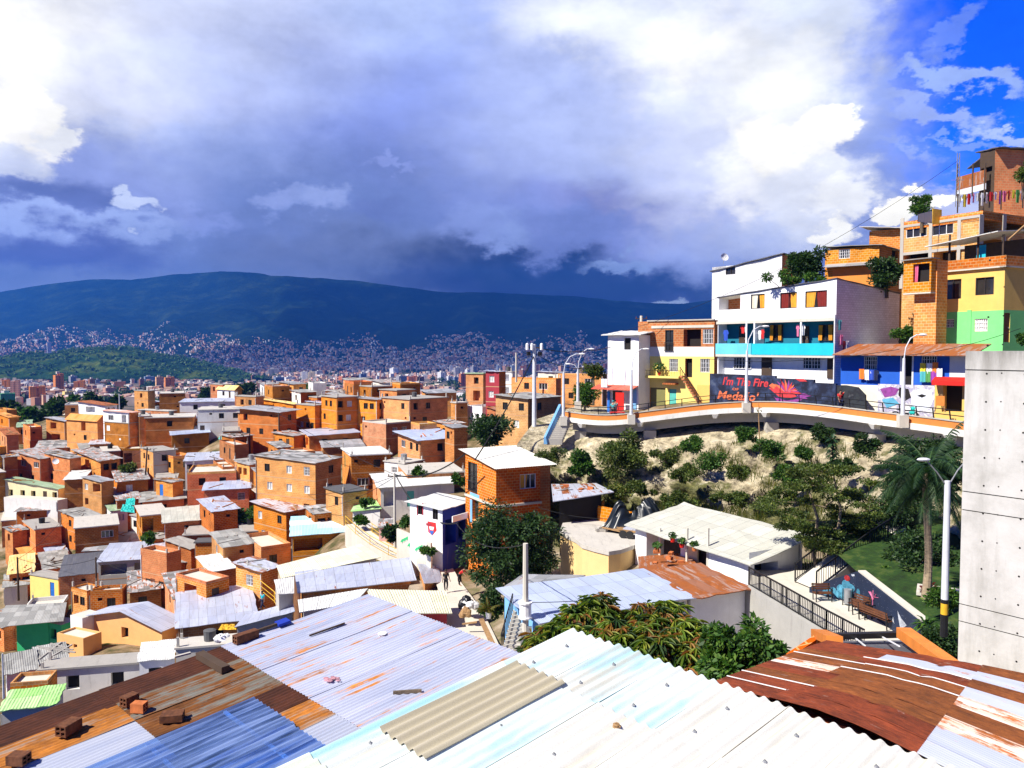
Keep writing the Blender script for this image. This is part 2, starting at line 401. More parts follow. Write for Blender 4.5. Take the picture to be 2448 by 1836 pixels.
# white heart of the upper right deck
c = blob(c, 1710, 130, 185, 90, (255,255,255), 1., 1., True, nz=.9)
c = blob(c, 1330, 190, 170, 60, (176,192,248), 1., .7, True, nz=.8)
c = blob(c, 1450, 40, 150, 50, (240,245,255), 1., .8, True, nz=.8)
c = blob(c, 1960, 40, 130, 80, (222,232,255), .8, .8, True, rot=-30, nz=.6)
c = blob(c, 1800, 300, 150, 190, (228,235,255), 1.1, .95, True, nz=.7)
c = blob(c, 1850, 215, 110, 90, (250,252,255), 1., .9, True, rot=-30, nz=.8)
c = blob(c, 1680, 400, 170, 150, (206,216,253), 1.1, .85, True, nz=.8)
# cumulus towers on the right
c = blob(c, 1850, 300, 70, 85, (240,244,255), .35, .95, True, nz=.4)
c = blob(c, 1820, 430, 100, 80, (242,245,255), .7, .9, True, nz=.8)
c = blob(c, 1960, 320, 62, 62, (255,255,255), .22, 1., True, nz=.4)
c = blob(c, 1905, 385, 100, 70, (255,255,255), .25, 1., True, rot=38, nz=.4)
c = blob(c, 1950, 470, 110, 80, (222,230,254), .5, .9, True, nz=.5)
c = blob(c, 2010, 480, 60, 45, (240,244,255), .4, .8, True, nz=.5)
c = blob(c, 1840, 570, 130, 45, (208,220,252), .7, .8, True, nz=.6)
c = blob(c, 1700, 590, 150, 60, (150,172,238), .9, .7, True, nz=.6)
c = blob(c, 2160, 492, 46, 30, (255,255,255), .22, 1., True, nz=.3)
c = blob(c, 2235, 485, 30, 20, (250,252,255), .3, 1., True, nz=.3)
c = blob(c, 1985, 555, 50, 24, (248,250,255), .4, .9, True, nz=.4)
# puffs over the mountain
for a in ((700,490,75,26,(140,164,234)),(780,495,60,30,(150,172,238)),(655,482,40,22,(146,168,236)),(470,520,60,20,(132,156,230)),(415,495,22,26,(140,164,234)),
          (910,510,60,26,(112,136,210)),(1150,545,85,40,(132,156,228)),(1250,565,70,30,(134,160,230)),(1330,560,70,40,(116,140,214)),(1500,628,85,22,(128,158,226)),
          (945,395,50,10,(146,166,240)),(1400,540,120,40,(120,144,220))):
    c = blob(c, *a, soft=.7, a=.85, crisp=True, nz=.7)
# left cumulus with its shaded base
c = blob(c, 90, 440, 260, 110, (146,166,236), .8, .95, True, nz=.5)
c = blob(c, 120, 480, 150, 34, (92,116,190), .9, .9, nz=.4)
c = blob(c, 45, 265, 78, 62, (255,255,255), .25, 1., True, nz=.4)
c = blob(c, 30, 330, 105, 42, (252,252,255), .5, 1., True, nz=.5)
c = blob(c, 150, 335, 36, 30, (240,244,255), .35, 1., True, nz=.4)
c = blob(c, 15, 385, 60, 40, (214,224,254), .6, .9, True, nz=.5)
c = blob(c, 300, 490, 50, 22, (196,212,254), .35, .9, True, nz=.5)
c = blob(c, 110, 525, 230, 22, (156,180,244), .8, .8, True, nz=.6)
c = blob(c, 90, 580, 200, 32, (78,104,186), .9, .85, nz=.5)
c = blob(c, 1600, 714, 90, 7, (150,176,226), 1., .7)
# soft billow modelling
md = t.math('MULTIPLY', t.rng(fb, .25, .75, .74, 1.24), t.rng(fb2, .25, .75, .93, 1.08))
c = t.mix(1., c, md, 'MULTIPLY')
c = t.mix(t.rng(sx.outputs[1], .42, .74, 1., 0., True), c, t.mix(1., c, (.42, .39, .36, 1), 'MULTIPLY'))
gnd = t.rng(sx.outputs[2], -.08, -.02, 0., 1.)
c = t.mix(gnd, (.25, .25, .25, 1), c)
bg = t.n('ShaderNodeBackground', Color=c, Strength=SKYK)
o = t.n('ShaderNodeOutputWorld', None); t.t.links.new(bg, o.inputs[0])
w.cycles.sampling_method = 'MANUAL'; w.cycles.sample_map_resolution = 512
SC.view_settings.view_transform = 'Standard'; SC.view_settings.look = 'None'; SC.view_settings.gamma = 1
SC.view_settings.exposure = EXPOSURE
SC.cycles.use_denoising = True; SC.cycles.max_bounces = 6; SC.cycles.diffuse_bounces = 3; SC.cycles.volume_bounces = 0
SC.cycles.sample_clamp_indirect = 6

# ------------------------------------------------------------------ haze
t = newmat('haze_air')
v_ = t.n('ShaderNodeVolumePrincipled', None, Density=HAZE, Anisotropy=0.)
v_.inputs['Color'].default_value = HAZE_COL
t.out(v_.outputs[0], True)
b = MB(); b.box(-8200, -60, -900, 8200, 11800, 1120)
tag(b.build('haze', M['haze_air']), kind='stuff')

# ------------------------------------------------------------------ mountains
RIDGE = [(-900,760),(-300,725),(0,700),(56,690),(112,681),(160,676),(216,669),(240,669),(269,667),(308,671),(350,666),(420,657),(470,655),(519,650),(570,651),(620,653),(644,660),(695,661),(770,666),(840,670),(930,682),(1025,694),(1076,701),(1104,699),(1180,700),(1300,706),(1383,708),(1460,718),(1549,724),(1600,726),(1638,725),(1680,720),(1712,717),(1800,712),(1950,700),(2200,690),(3300,720)]
def lerp_tab(tab, x):
    if x <= tab[0][0]: return tab[0][1]
    for (a, p), (b_, q) in zip(tab, tab[1:]):
        if x <= b_: return p+(q-p)*(x-a)/(b_-a)
    return tab[-1][1]
def fbm(x, y, z=0., o=5): return noise.fractal(Vector((x, y, z)), .9, 2.1, o)
NC, NR = 230, 76
D0, D1 = 3600., 9200.
def mount(u, tt):
    azx = (u-CX)/F
    rv = lerp_tab(RIDGE, u)
    Dr = D1+900*fbm(azx*2.5, 3.3)
    D = D0+(Dr-D0)*tt
    zr = -(rv-830)/F*Dr
    zb = -(884-830)/F*D0
    s = .10*tt+.36*tt**2+.54*tt**3.4
    z = zb+(zr-zb)*s
    rid = 1-abs(fbm(azx*6+.3*tt, tt*1.5+7, 1.))
    z += (rid-.72)*620*tt*(1-tt)**.8*(.5+tt)+(.5-abs(fbm(azx*22, tt*5, 4.)))*170*min(1., tt*2)*(1-tt)+fbm(azx*60, tt*20, 4.)*45*min(1., tt*2)*(1-tt*.9)
    if tt > .93: z += fbm(azx*260, 2., 9.)*9
    return Vector((azx*D, D, z))
P = []
for i in range(NR):
    tt = i/(NR-1)
    P.append([mount(-1000+4500*j/(NC-1), tt) for j in range(NC)])
P.append([p+Vector((p.x*.15, p.y*.15, -500)) for p in P[-1]])
P.append([Vector((p.x*1.2, p.y*1.2, -400)) for p in P[-2]])
b = MB(); b.grid(P)
t = newmat('forest_slope'); q = t.obj()
f1 = t.noise(q, .0035, 8., .68); f2 = t.noise(q, .02, 5., .7)
cc = t.ramp(f1, [(.38, (.004, .012, .012, 1)), (.54, (.010, .022, .014, 1)), (.68, (.03, .05, .02, 1))])
cc = t.mix(1., cc, t.rng(f2, .3, .7, .55, 1.35), 'MULTIPLY')
t.bsdf(cc, 1., spec=0., bump=f2, bstr=.8, bdist=25.)
tag(b.build('mountains', M['forest_slope'], smooth=True), kind='structure')

# storm cloud added above the view, unseen, to shade the mountains and valley
b = MB(); CG = []
for j in range(31):
    r = []
    for i in range(47):
        x = -4900+i*250; y = 1500+j*205; ed = min(i, 46-i, j, 30-j); n_ = fbm(x*.0009, y*.0011, 7.)
        r.append((x+fbm(x*.0006, y*.0006, 1.)*420, min(y+fbm(x*.0006, y*.0006, 4.)*260, 7650), 3560+max(0, n_)*520+(0 if ed else 120)))
    CG.append(r)
b.grid(CG); b.grid([[(p[0], p[1], p[2]+60+min(900, 260*min(i, 30-i, j, 46-j)*.5)+abs(fbm(p[0]*.002, p[1]*.002, 2.))*420) for j, p in enumerate(r)][::-1] for i, r in enumerate(CG)])
t = newmat('shade_cloud_vapour'); df = t.n('ShaderNodeBsdfDiffuse', Color=(.8, .8, .82, 1)); tp_ = t.n('ShaderNodeBsdfTransparent'); t.out(t.n('ShaderNodeMixShader', i0=.52, i1=df, i2=tp_)); tag(b.build('shade_cloud', M['shade_cloud_vapour'], smooth=True), kind='stuff')
# built-up foot of the mountains: countless houses, one mass
def town_p(u, v):
    """how built-up the slope is at a point of the view"""
    n = fbm(u*.006, v*.012, 2.)+.6*fbm(u*.022, v*.04, 5.)
    top = lerp_tab([(-200,730),(0,728),(150,745),(260,738),(330,742),(420,760),(520,772),(600,790),(760,780),(880,772),(960,828),(1010,800),(1050,768),(1110,762),(1200,790),(1300,800),(1450,806),(2600,800)], u)
    k = (v-top)/40.
    return min(1., k)*.75+n*.62
b = MB(); R2 = random.Random(11); cnt = 0
TOWN_COL = [(.62,.34,.26),(.55,.30,.22),(.50,.40,.36),(.72,.66,.62),(.62,.48,.38),(.45,.22,.14),(.34,.30,.30),(.66,.42,.28),(.40,.36,.36),(.8,.78,.76)]
while cnt < 15000:
    u = R2.uniform(-30, 1560); tt = R2.uniform(.0, .62)**1.15
    p = mount(u, tt); uu, vv = proj(p)
    if town_p(uu, vv) < R2.uniform(.22, .6): continue
    s = R2.uniform(4.5, 10); h = R2.uniform(4, 9); a = R2.uniform(0, PI); m = R2.randrange(len(TOWN_COL))
    ca, sa = math.cos(a)*s, math.sin(a)*s*.8
    bt = [(p.x+ca, p.y+sa, p.z-6), (p.x-sa, p.y+ca, p.z-6), (p.x-ca, p.y-sa, p.z-6), (p.x+sa, p.y-ca, p.z-6)]
    tp = [(x, y, z+6+h) for x, y, z in bt]
    for k in range(4): b.quad([bt[k], bt[(k+1) % 4], tp[(k+1) % 4], tp[k]], m)
    b.quad(tp, m); cnt += 1
TM = []
for k, cl in enumerate(TOWN_COL):
    m_plain('town_%d' % k, (*[x*.95 for x in cl], 1), .9, nz=.25, sc=.05); TM.append(M['town_%d' % k])
tag(b.build('hillside_town', TM), 'pinkish mass of far houses climbing the foot of the dark mountains', 'far houses', kind='stuff')

# valley floor
VF = [(2000,300),(1400,420),(1180,560),(1060,760),(975,1000),(960,1200),(940,1500),(920,2100),(910,2700),(895,3300),(884,3600),(882,4200)]
def vD(v): return lerp_tab(VF[::-1], v)
def vpt(u, v, dz=0):
    D = vD(v); return Vector(((u-CX)/F*D, D, -(v-830)/F*D+dz))
b = MB(); b.grid([[vpt(-1100+4700*j/40, vv, -4 if vv < 1060 else -30) for j in range(41)] for vv, D in VF])
t = newmat('valley_ground'); q = t.obj()
t.bsdf(t.ramp(t.noise(q, .012, 6., .7), [(.36, (.02, .045, .02, 1)), (.5, (.10, .09, .075, 1)), (.62, (.26, .19, .15, 1))]), .95, spec=.05)
tag(b.build('valley_ground', M['valley_ground']), kind='structure')
b = MB(); R2 = random.Random(5)
for k in range(7000):
    v = 886+R2.random()**1.3*78; u = R2.uniform(-60, 1750)
    if fbm(u*.008, v*.05, 3.) < -.12: continue
    p = vpt(u, v); s = R2.uniform(4, 11); h = R2.uniform(5, 13); a = R2.uniform(0, PI); m = R2.randrange(len(TOWN_COL))
    ca, sa = math.cos(a)*s, math.sin(a)*s*.8
    bt = [(p.x+ca, p.y+sa, p.z-5), (p.x-sa, p.y+ca, p.z-5), (p.x-ca, p.y-sa, p.z-5), (p.x+sa, p.y-ca, p.z-5)]
    tp = [(x, y, z+5+h) for x, y, z in bt]
    for kk in range(4): b.quad([bt[kk], bt[(kk+1) % 4], tp[(kk+1) % 4], tp[kk]], m)
    b.quad(tp, m)
tag(b.build('valley_town', TM), 'low far roofs crowding the valley floor between the towers', 'far houses', kind='stuff')
def leafball(b, c, r, n, rnd, ls=.35, mi=0, flat=.8):
    c = Vector(c)
    for _ in range(n):
        d = Vector((rnd.gauss(0,1), rnd.gauss(0,1), rnd.gauss(0,1))).normalized()
        p = c+Vector((d.x*r, d.y*r, d.z*r*flat))*(rnd.random()**.35)
        nr = (d+Vector((rnd.uniform(-.8,.8), rnd.uniform(-.8,.8), rnd.uniform(-.3,1.)))).normalized()
        x = nr.cross(Vector((rnd.uniform(-1,1), rnd.uniform(-1,1), rnd.uniform(-1,1)))).normalized(); y = nr.cross(x)
        s = ls*rnd.uniform(.6, 1.3)
        b.quad([p-x*s, p-y*s*.5, p+x*s, p+y*s*.5], mi, [(0,0)]*4)
b = MB()
for k in range(420):
    v = 888+R2.random()**1.2*84; u = R2.uniform(-40, 1700)
    if fbm(u*.008, v*.05, 3.) > .08 and R2.random() > .35: continue
    p = vpt(u, v)
    for _ in range(3): leafball(b, p+Vector((R2.uniform(-14,14), R2.uniform(-14,14), R2.uniform(2,7))), R2.uniform(6, 11), 26, R2, 4.)
tag(b.build('valley_trees', M['leaf_dark']), 'dark green tree masses among the far valley buildings', 'far trees', kind='stuff')

# wooded hill in front of the town
HT = [(-500,880),(-200,866),(0,854),(70,846),(140,842),(180,835),(270,831),(330,834),(370,846),(440,855),(470,862),(520,874),(560,884),(600,897),(640,905)]
def hillp(u, s):
    D = 2500+700*s; vt = lerp_tab(HT, u); zt = -(vt-830)/F*3200; zb = -(907-830)/F*2500
    return Vector(((u-CX)/F*D, D, zb+(zt-zb)*math.sin(s*PI/2)**.85+fbm(u*.02, s*4, 8.)*9*(1-s*.6)+fbm(u*.09, s*16, 3.)*5*(1-.3*s)))
Pg = [[hillp(-500+1160*j/180, i/26) for j in range(181)] for i in range(27)]
Pg.append([Vector((p.x*1.15, p.y*1.15, -140)) for p in Pg[-1]])
b = MB(); b.grid(Pg)
t = newmat('wooded_hill'); q = t.obj(); f1 = t.noise(q, .006, 6., .65); f2 = t.noise(q, .06, 4., .7)
cc = t.ramp(f1, [(.38, (.008, .024, .012, 1)), (.52, (.022, .055, .016, 1)), (.66, (.09, .12, .02, 1))])
t.bsdf(t.mix(1., cc, t.rng(f2, .3, .7, .45, 1.4), 'MULTIPLY'), 1., spec=0., bump=f2, bstr=1., bdist=8.)
tag(b.build('hill', M['wooded_hill'], smooth=True), kind='structure')
b = MB()
for k in range(520):
    p = hillp(R2.uniform(-60, 630), R2.random()**.8)
    leafball(b, p+Vector((0,0,4)), R2.uniform(6, 11), 22, R2, 4.5)
tag(b.build('hill_woods', M['leaf_mid']), 'dense woodland covering the low hill in the valley', 'woods', kind='stuff')

# ------------------------------------------------------------------ valley towers
def m_tower(name, col, win=(.10, .08, .08, 1), mw=3.2, mh=3.):
    t = newmat(name); uv = t.uv()
    br = t.n('ShaderNodeTexBrick', None, Vector=uv, Color1=win, Color2=(win[0]*2.2, win[1]*2.2, win[2]*2.2, 1), Mortar=col, Scale=1., Mortar_Size=.95, Mortar_Smooth=0., Brick_Width=mw, Row_Height=mh, offset=0.)
    c = t.mix(1., br.outputs[0], t.rng(t.noise(uv, .06, 4.), .3, .7, .85, 1.12), 'MULTIPLY')
    t.bsdf(c, .85, spec=.1)
TC = {'orange': (.72,.24,.05,1), 'terracotta': (.52,.15,.05,1), 'peach': (.80,.44,.22,1), 'pinkish': (.60,.32,.23,1), 'white': (.74,.74,.76,1), 'grey': (.34,.33,.36,1), 'yellow': (.78,.62,.22,1), 'green': (.10,.38,.16,1), 'cream': (.74,.62,.42,1), 'brown': (.27,.11,.06,1), 'blue-grey': (.20,.26,.38,1)}
for k, v in TC.items(): m_tower('tower_'+k, v)
TOW = []   # (u, v_top, v_base, width, colour, style)
def Z5(l):   # read off the (0,860)-(420,1020) enlargement
    for (x0, x1, y0, y1, cl) in l: TOW.append(((x0+x1)/2*.19, 860+y0*.19, 860+y1*.19, (x1-x0)*.19, cl))
def Z6(l):   # read off the (600,820)-(1180,960) enlargement
    for (x0, x1, y0, y1, cl) in l: TOW.append((600+(x0+x1)/2*.2622, 820+y0*.2622, 820+y1*.2622, (x1-x0)*.2622, cl))
Z5([(680,800,170,410,'orange'),(930,1075,260,415,'orange'),(365,580,330,530,'orange'),(5,200,420,650,'green'),(140,260,255,520,'pinkish'),(30,130,250,420,'orange'),(0,85,350,430,'white'),(790,920,110,230,'peach'),(920,980,120,210,'blue-grey'),(1025,1160,110,245,'pinkish'),(1160,1345,165,250,'terracotta'),(1310,1490,125,250,'peach'),(1490,1560,165,240,'cream'),(1560,1635,185,250,'grey'),(1640,1800,115,250,'peach'),(1865,2090,90,215,'grey'),(2090,2212,90,215,'brown'),(1955,2060,215,390,'peach'),(2065,2200,215,395,'orange'),(795,920,395,530,'yellow'),(1115,1200,240,370,'brown'),(870,970,205,290,'grey'),(1250,1350,275,350,'brown'),(1300,1440,350,440,'pinkish'),(1440,1590,275,390,'brown'),(1200,1260,250,370,'blue-grey'),(640,700,130,200,'pinkish'),(700,780,140,190,'peach'),(275,320,150,210,'white'),(130,195,175,230,'white'),(200,240,190,250,'blue-grey'),(280,360,210,260,'terracotta'),(1060,1115,155,240,'terracotta'),(1810,1950,210,290,'blue-grey'),(1750,1810,240,320,'brown'),(370,420,300,370,'orange'),(600,680,335,385,'cream'),(800,915,335,390,'brown'),(1075,1150,330,400,'brown'),(1080,1130,410,480,'yellow')])
Z6([(0,45,370,460,'orange'),(45,130,355,450,'pinkish'),(140,215,370,470,'cream'),(210,310,375,480,'yellow'),(430,490,380,460,'pinkish'),(620,660,365,455,'pinkish'),(460,520,262,345,'white'),(520,585,260,345,'cream'),(585,655,255,310,'grey'),(150,250,235,290,'grey'),(0,45,290,350,'brown'),(205,305,310,365,'blue-grey'),(300,400,310,350,'white'),(985,1055,275,380,'blue-grey'),(800,890,300,360,'terracotta'),(890,985,295,375,'brown'),(1265,1345,230,290,'white'),(1140,1170,300,345,'white'),(1170,1240,305,360,'brown'),(1250,1320,335,390,'brown'),(1320,1430,300,365,'grey'),(1420,1520,300,375,'terracotta'),(1490,1580,305,375,'brown'),(1555,1625,290,315,'white'),(1700,1775,262,340,'white'),(1780,1840,300,340,'white'),(1840,1890,310,360,'blue-grey'),(1895,1960,275,380,'terracotta'),(1810,1840,205,270,'white'),(1845,1940,220,280,'grey'),(1950,2000,235,300,'white'),(2000,2060,210,280,'grey'),(2100,2130,150,240,'white'),(2072,2090,180,240,'cream'),(2150,2185,165,240,'grey'),(2190,2212,180,240,'blue-grey'),(1655,1690,95,150,'pinkish'),(1745,1765,95,150,'grey'),(1780,1880,125,165,'pinkish'),(1530,1600,115,185,'grey'),(1140,1225,145,200,'grey'),(1450,1480,195,250,'pinkish'),(1340,1380,165,220,'grey'),(930,1010,410,470,'white'),(1010,1080,400,470,'peach'),(1110,1230,400,460,'peach'),(1240,1330,395,470,'peach'),(1350,1400,380,450,'pinkish'),(1400,1460,390,450,'orange'),(1520,1570,370,440,'orange'),(1570,1630,390,440,'cream'),(1630,1810,385,430,'cream'),(1665,1705,375,425,'green'),(720,830,420,460,'peach'),(830,900,415,460,'cream')])
R3 = random.Random(3)
for k in range(26):
    u = R3.uniform(1180, 1480); vb = R3.uniform(878, 902); TOW.append((u, vb-R3.uniform(12, 26), vb, R3.uniform(9, 20), R3.choice(['white','grey','pinkish','brown','blue-grey','terracotta'])))
TOW.append((118, 818, 846, 11, 'white')); TOW.append((1208, 864, 884, 9, 'white'))
byc = {}
for q in TOW: byc.setdefault(q[4], []).append(q)
ORD = ['first','second','third','fourth','fifth','sixth','seventh','eighth','ninth','tenth','eleventh','twelfth','thirteenth','fourteenth','fifteenth','sixteenth','seventeenth','eighteenth','nineteenth','twentieth','twenty-first','twenty-second','twenty-third','twenty-fourth','twenty-fifth','twenty-sixth','twenty-seventh','twenty-eighth','twenty-ninth','thirtieth']
def tower(u, vt, vb, wp, cl, label):
    D = vD(vb) if vb > 880 else 4300.
    base = at(u, vb, D); h = (vb-vt)*D/F; w_ = wp*D/F
    th = math.radians(R3.choice([20, 35, 50]))
    a = w_/(math.cos(th)+.75*math.sin(th)); l = a*.75
    o = thing('apartment_tower', label, 'tower', base, th, 'towers in the far valley')
    b = MB(); n = R3.choice([1, 2, 2])
    if n == 1: b.box(-a/2, -l/2, -12, a/2, l/2, h)
    else:
        b.box(-a/2, -l/2, -12, -a*.04, l/2, h*R3.uniform(.9, 1)); b.box(a*.04, -l/2, -12, a/2, l/2, h); b.box(-a*.04, -l*.3, -12, a*.04, l*.3, h*.97)
    b.build('walls', M['tower_'+cl], o)
    b = MB(); b.box(-a*.25, -l*.25, h*.97, a*.1, l*.2, h+3.5); b.build('roof', M['concrete_pale'], o)
for cl, l in byc.items():
    l.sort()
    for i, q in enumerate(l):
        sz = 'tall narrow' if (q[2]-q[1]) > 1.6*q[3] else ('broad' if q[3] > 1.2*(q[2]-q[1]) else 'square')
        tower(*q, '%s %s apartment tower, %s of the %s towers from the left' % (sz, cl, ORD[i], cl))
# ================================================================== depth of the near hillside
DPTS = [(-150,1700,66),(0,1640,72),(0,1530,100),(0,1430,118),(0,1340,132),(0,1250,140),(0,1150,152),(0,1080,172),(0,1030,205),(0,980,270),(0,930,400),
(300,1640,60),(300,1530,80),(300,1455,100),(300,1340,122),(300,1240,135),(300,1150,148),(300,1080,165),(300,1030,185),(300,980,225),(300,930,320),
(600,1500,72),(600,1440,85),(600,1350,100),(600,1280,112),(600,1200,124),(600,1120,135),(600,1050,150),(600,1000,170),(600,950,210),(600,905,290),
(900,1480,56),(900,1420,64),(900,1350,75),(900,1290,86),(900,1210,100),(900,1140,118),(900,1060,140),(900,1000,155),(900,950,180),(900,905,240),
(1080,1480,58),(1080,1400,66),(1080,1330,72),(1080,1250,82),(1080,1170,95),(1080,1080,118),(1080,1010,140),(1080,960,170),(1080,905,230),
(1250,1340,68),(1250,1200,78),(1250,1080,104),(1250,1030,118),(1250,980,132),(1250,930,165),(1420,940,150),(1420,1000,120)]
def Dm(u, v, soft=60.):
    sw = sl = 0.
    for (a, b_, d) in DPTS:
        q = ((u-a)**2*.35+((v-b_)*1.6)**2+soft)**1.6
        sw += 1/q; sl += math.log(d)/q
    return math.exp(sl/sw)

# ================================================================== windows and doors (shared meshes, one object each)
WCACHE = {}
def opening_parts(code, w_, h_):
    """(name, mesh, subname, submesh) of one kind of filled opening; local x along the wall, -y outward, z up"""
    k = (code, round(w_, 2), round(h_, 2))
    if k in WCACHE: return WCACHE[k]
    fr = MB(); pn = MB(); f = .06; fm = 'frame_white' if code in 'cbgW' else 'frame_dark'; pm = 'glass'
    if code in 'wWcbgt':
        fr.box(0,.05,0, f,.13,h_); fr.box(w_-f,.05,0, w_,.13,h_); fr.box(f,.05,0, w_-f,.13,f); fr.box(f,.05,h_-f, w_-f,.13,h_)
        if code == 'W':
            for q in (1/3, 2/3): fr.box(w_*q-.03,.06,f, w_*q+.03,.12,h_-f)
        else: fr.box(w_/2-.025,.06,f, w_/2+.025,.12,h_-f)
        if code == 'b':
            for q in range(1, 6):
                if q != 3: fr.box(w_*q/6-.02,.02,f, w_*q/6+.02,.05,h_-f)
            fr.box(0,.02,h_*.35, w_,.05,h_*.35+.03); fr.box(0,.02,h_*.68, w_,.05,h_*.68+.03)
        if code == 't':
            fr.box(f,.06,h_*.5, w_-f,.12,h_*.5+.05)
            for q in range(8): fr.box(q*w_/7.5,-.16,.0, q*w_/7.5+.03,-.13,.85)
            fr.box(-.03,-.17,.85, w_+.03,-.12,.9); fr.box(-.03,-.17,-.04, w_+.03,.05,.0)
        pm = {'c': 'curtain_white', 'g': 'curtain_green'}.get(code, 'glass')
        if code in 'cg':
            n = 14
            pts = [[(f+(w_-2*f)*i/n, .16+.02*math.sin(i*2.1), z) for i in range(n+1)] for z in (f, h_-f)]
            pn.grid(pts)
        else: pn.quad([(f,.15,f),(w_-f,.15,f),(w_-f,.15,h_-f),(f,.15,h_-f)])
        r = ('window', fr.mesh('window', M[fm]), 'pane', pn.mesh('pane', M[pm]))
    else:
        cl = {'d': 'brown_door', 'D': 'dark_wood', 'e': 'green_door', 'k': 'blue_door', 'q': 'teal_door'}[code]
        fr.box(0,.06,0, w_,.12,h_); fr.box(.08,.045,.15, w_-.08,.06,h_*.45); fr.box(.08,.045,h_*.52, w_-.08,.06,h_-.12)
        pn.box(w_-.16,.0,h_*.47, w_-.1,.06,h_*.52)
        r = ('door', fr.mesh('door', M[cl]), 'handle', pn.mesh('handle', M['metal_grey']))
    WCACHE[k] = r
    return r
OPS = {'w': (1.0,1.1,.7),'W': (1.7,1.1,.7),'c': (1.0,1.1,.7),'b': (1.1,1.2,.65),'g': (1.6,1.0,.7),'t': (1.1,1.95,.45),
       'd': (.9,2.0,.52),'D': (.9,2.0,.52),'e': (.9,2.0,.52),'k': (.9,2.0,.52),'q': (.9,2.0,.52),
       'o': (1.05,1.2,.65),'O': (2.3,1.5,.45),'P': (1.5,1.9,.5),'s': (.55,.4,.6),'A': (3.4,1.5,.45)}
class Face:
    """a vertical wall plane in house coordinates: origin, heading, length, wall top at both ends"""
    def __init__(s, ox, oy, rz, ln, t0, t1): s.o = (ox, oy); s.rz = rz; s.c = math.cos(rz); s.s = math.sin(rz); s.ln = ln; s.t0 = t0; s.t1 = t1
    def pt(s, x, d, z): return (s.o[0]+s.c*x-s.s*d, s.o[1]+s.s*x+s.c*d, z)
    def top(s, x): return s.t0+(s.t1-s.t0)*x/s.ln
def wall_face(b, fc, z0, mi, ops=(), dark=None, uo=0.):
    """wall sheet with real recessed openings; ops = (x0,z0,x1,z1,depth)"""
    xs = sorted({0., fc.ln, *[o[0] for o in ops], *[o[2] for o in ops]})
    zs = sorted({z0, *[o[1] for o in ops], *[o[3] for o in ops]})
    for xa, xb in zip(xs, xs[1:]):
        if xb-xa < 1e-4: continue
        xm = (xa+xb)/2
        for k, za in enumerate(zs):
            zb = zs[k+1] if k+1 < len(zs) else None
            zm = (za+zb)/2 if zb else za+.01
            if any(o[0] < xm < o[2] and o[1] < zm < o[3] for o in ops): continue
            pa, pb = (zb, zb) if zb else (fc.top(xa), fc.top(xb))
            b.quad([fc.pt(xa,0,za), fc.pt(xb,0,za), fc.pt(xb,0,pb), fc.pt(xa,0,pa)], mi, [(xa+uo,za),(xb+uo,za),(xb+uo,pb),(xa+uo,pa)])
    for op in ops:
        (xa, za, xb, zb, dp), bm = op[:5], (op[5] if len(op) > 5 else None)
        for q in (((xa,0,za),(xa,dp,za),(xa,dp,zb),(xa,0,zb)), ((xb,0,zb),(xb,dp,zb),(xb,dp,za),(xb,0,za)), ((xa,0,zb),(xa,dp,zb),(xb,dp,zb),(xb,0,zb)), ((xb,0,za),(xb,dp,za),(xa,dp,za),(xa,0,za))):
            b.quad([fc.pt(*p) for p in q], mi, [(p[0]+p[1], p[2]) for p in q])
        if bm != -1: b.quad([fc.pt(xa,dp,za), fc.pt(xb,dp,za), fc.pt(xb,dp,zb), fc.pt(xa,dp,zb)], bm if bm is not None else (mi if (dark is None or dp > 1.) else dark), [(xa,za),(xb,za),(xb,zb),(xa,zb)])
def parse_ops(txt, fc, h, sh):
    out = []
    for tk in txt.split():
        code = tk[0]; st = ord(tk[-1])-97; fx = float(tk[1:-1])/100.
        w_, hh, dz = OPS[code]
        w_ = min(w_, fc.ln*.85)
        x0 = min(max(fx*fc.ln-w_/2, .12), fc.ln-w_-.12)
        tp = min(fc.top(x0), fc.top(x0+w_), h)-sh*st-dz
        if code in 'dDekq': tp = h-sh*(st+1)+2.02
        out.append((code, x0, tp-hh, x0+w_, tp))
    return out
def roof_slab(b, P4, th, mi, uvo=True):
    """sheet over four corners (C,R,F,L order), with thickness; u across, v down"""
    top = [Vector(p) for p in P4]; bot = [p-Vector((0,0,th)) for p in top]
    return top, bot
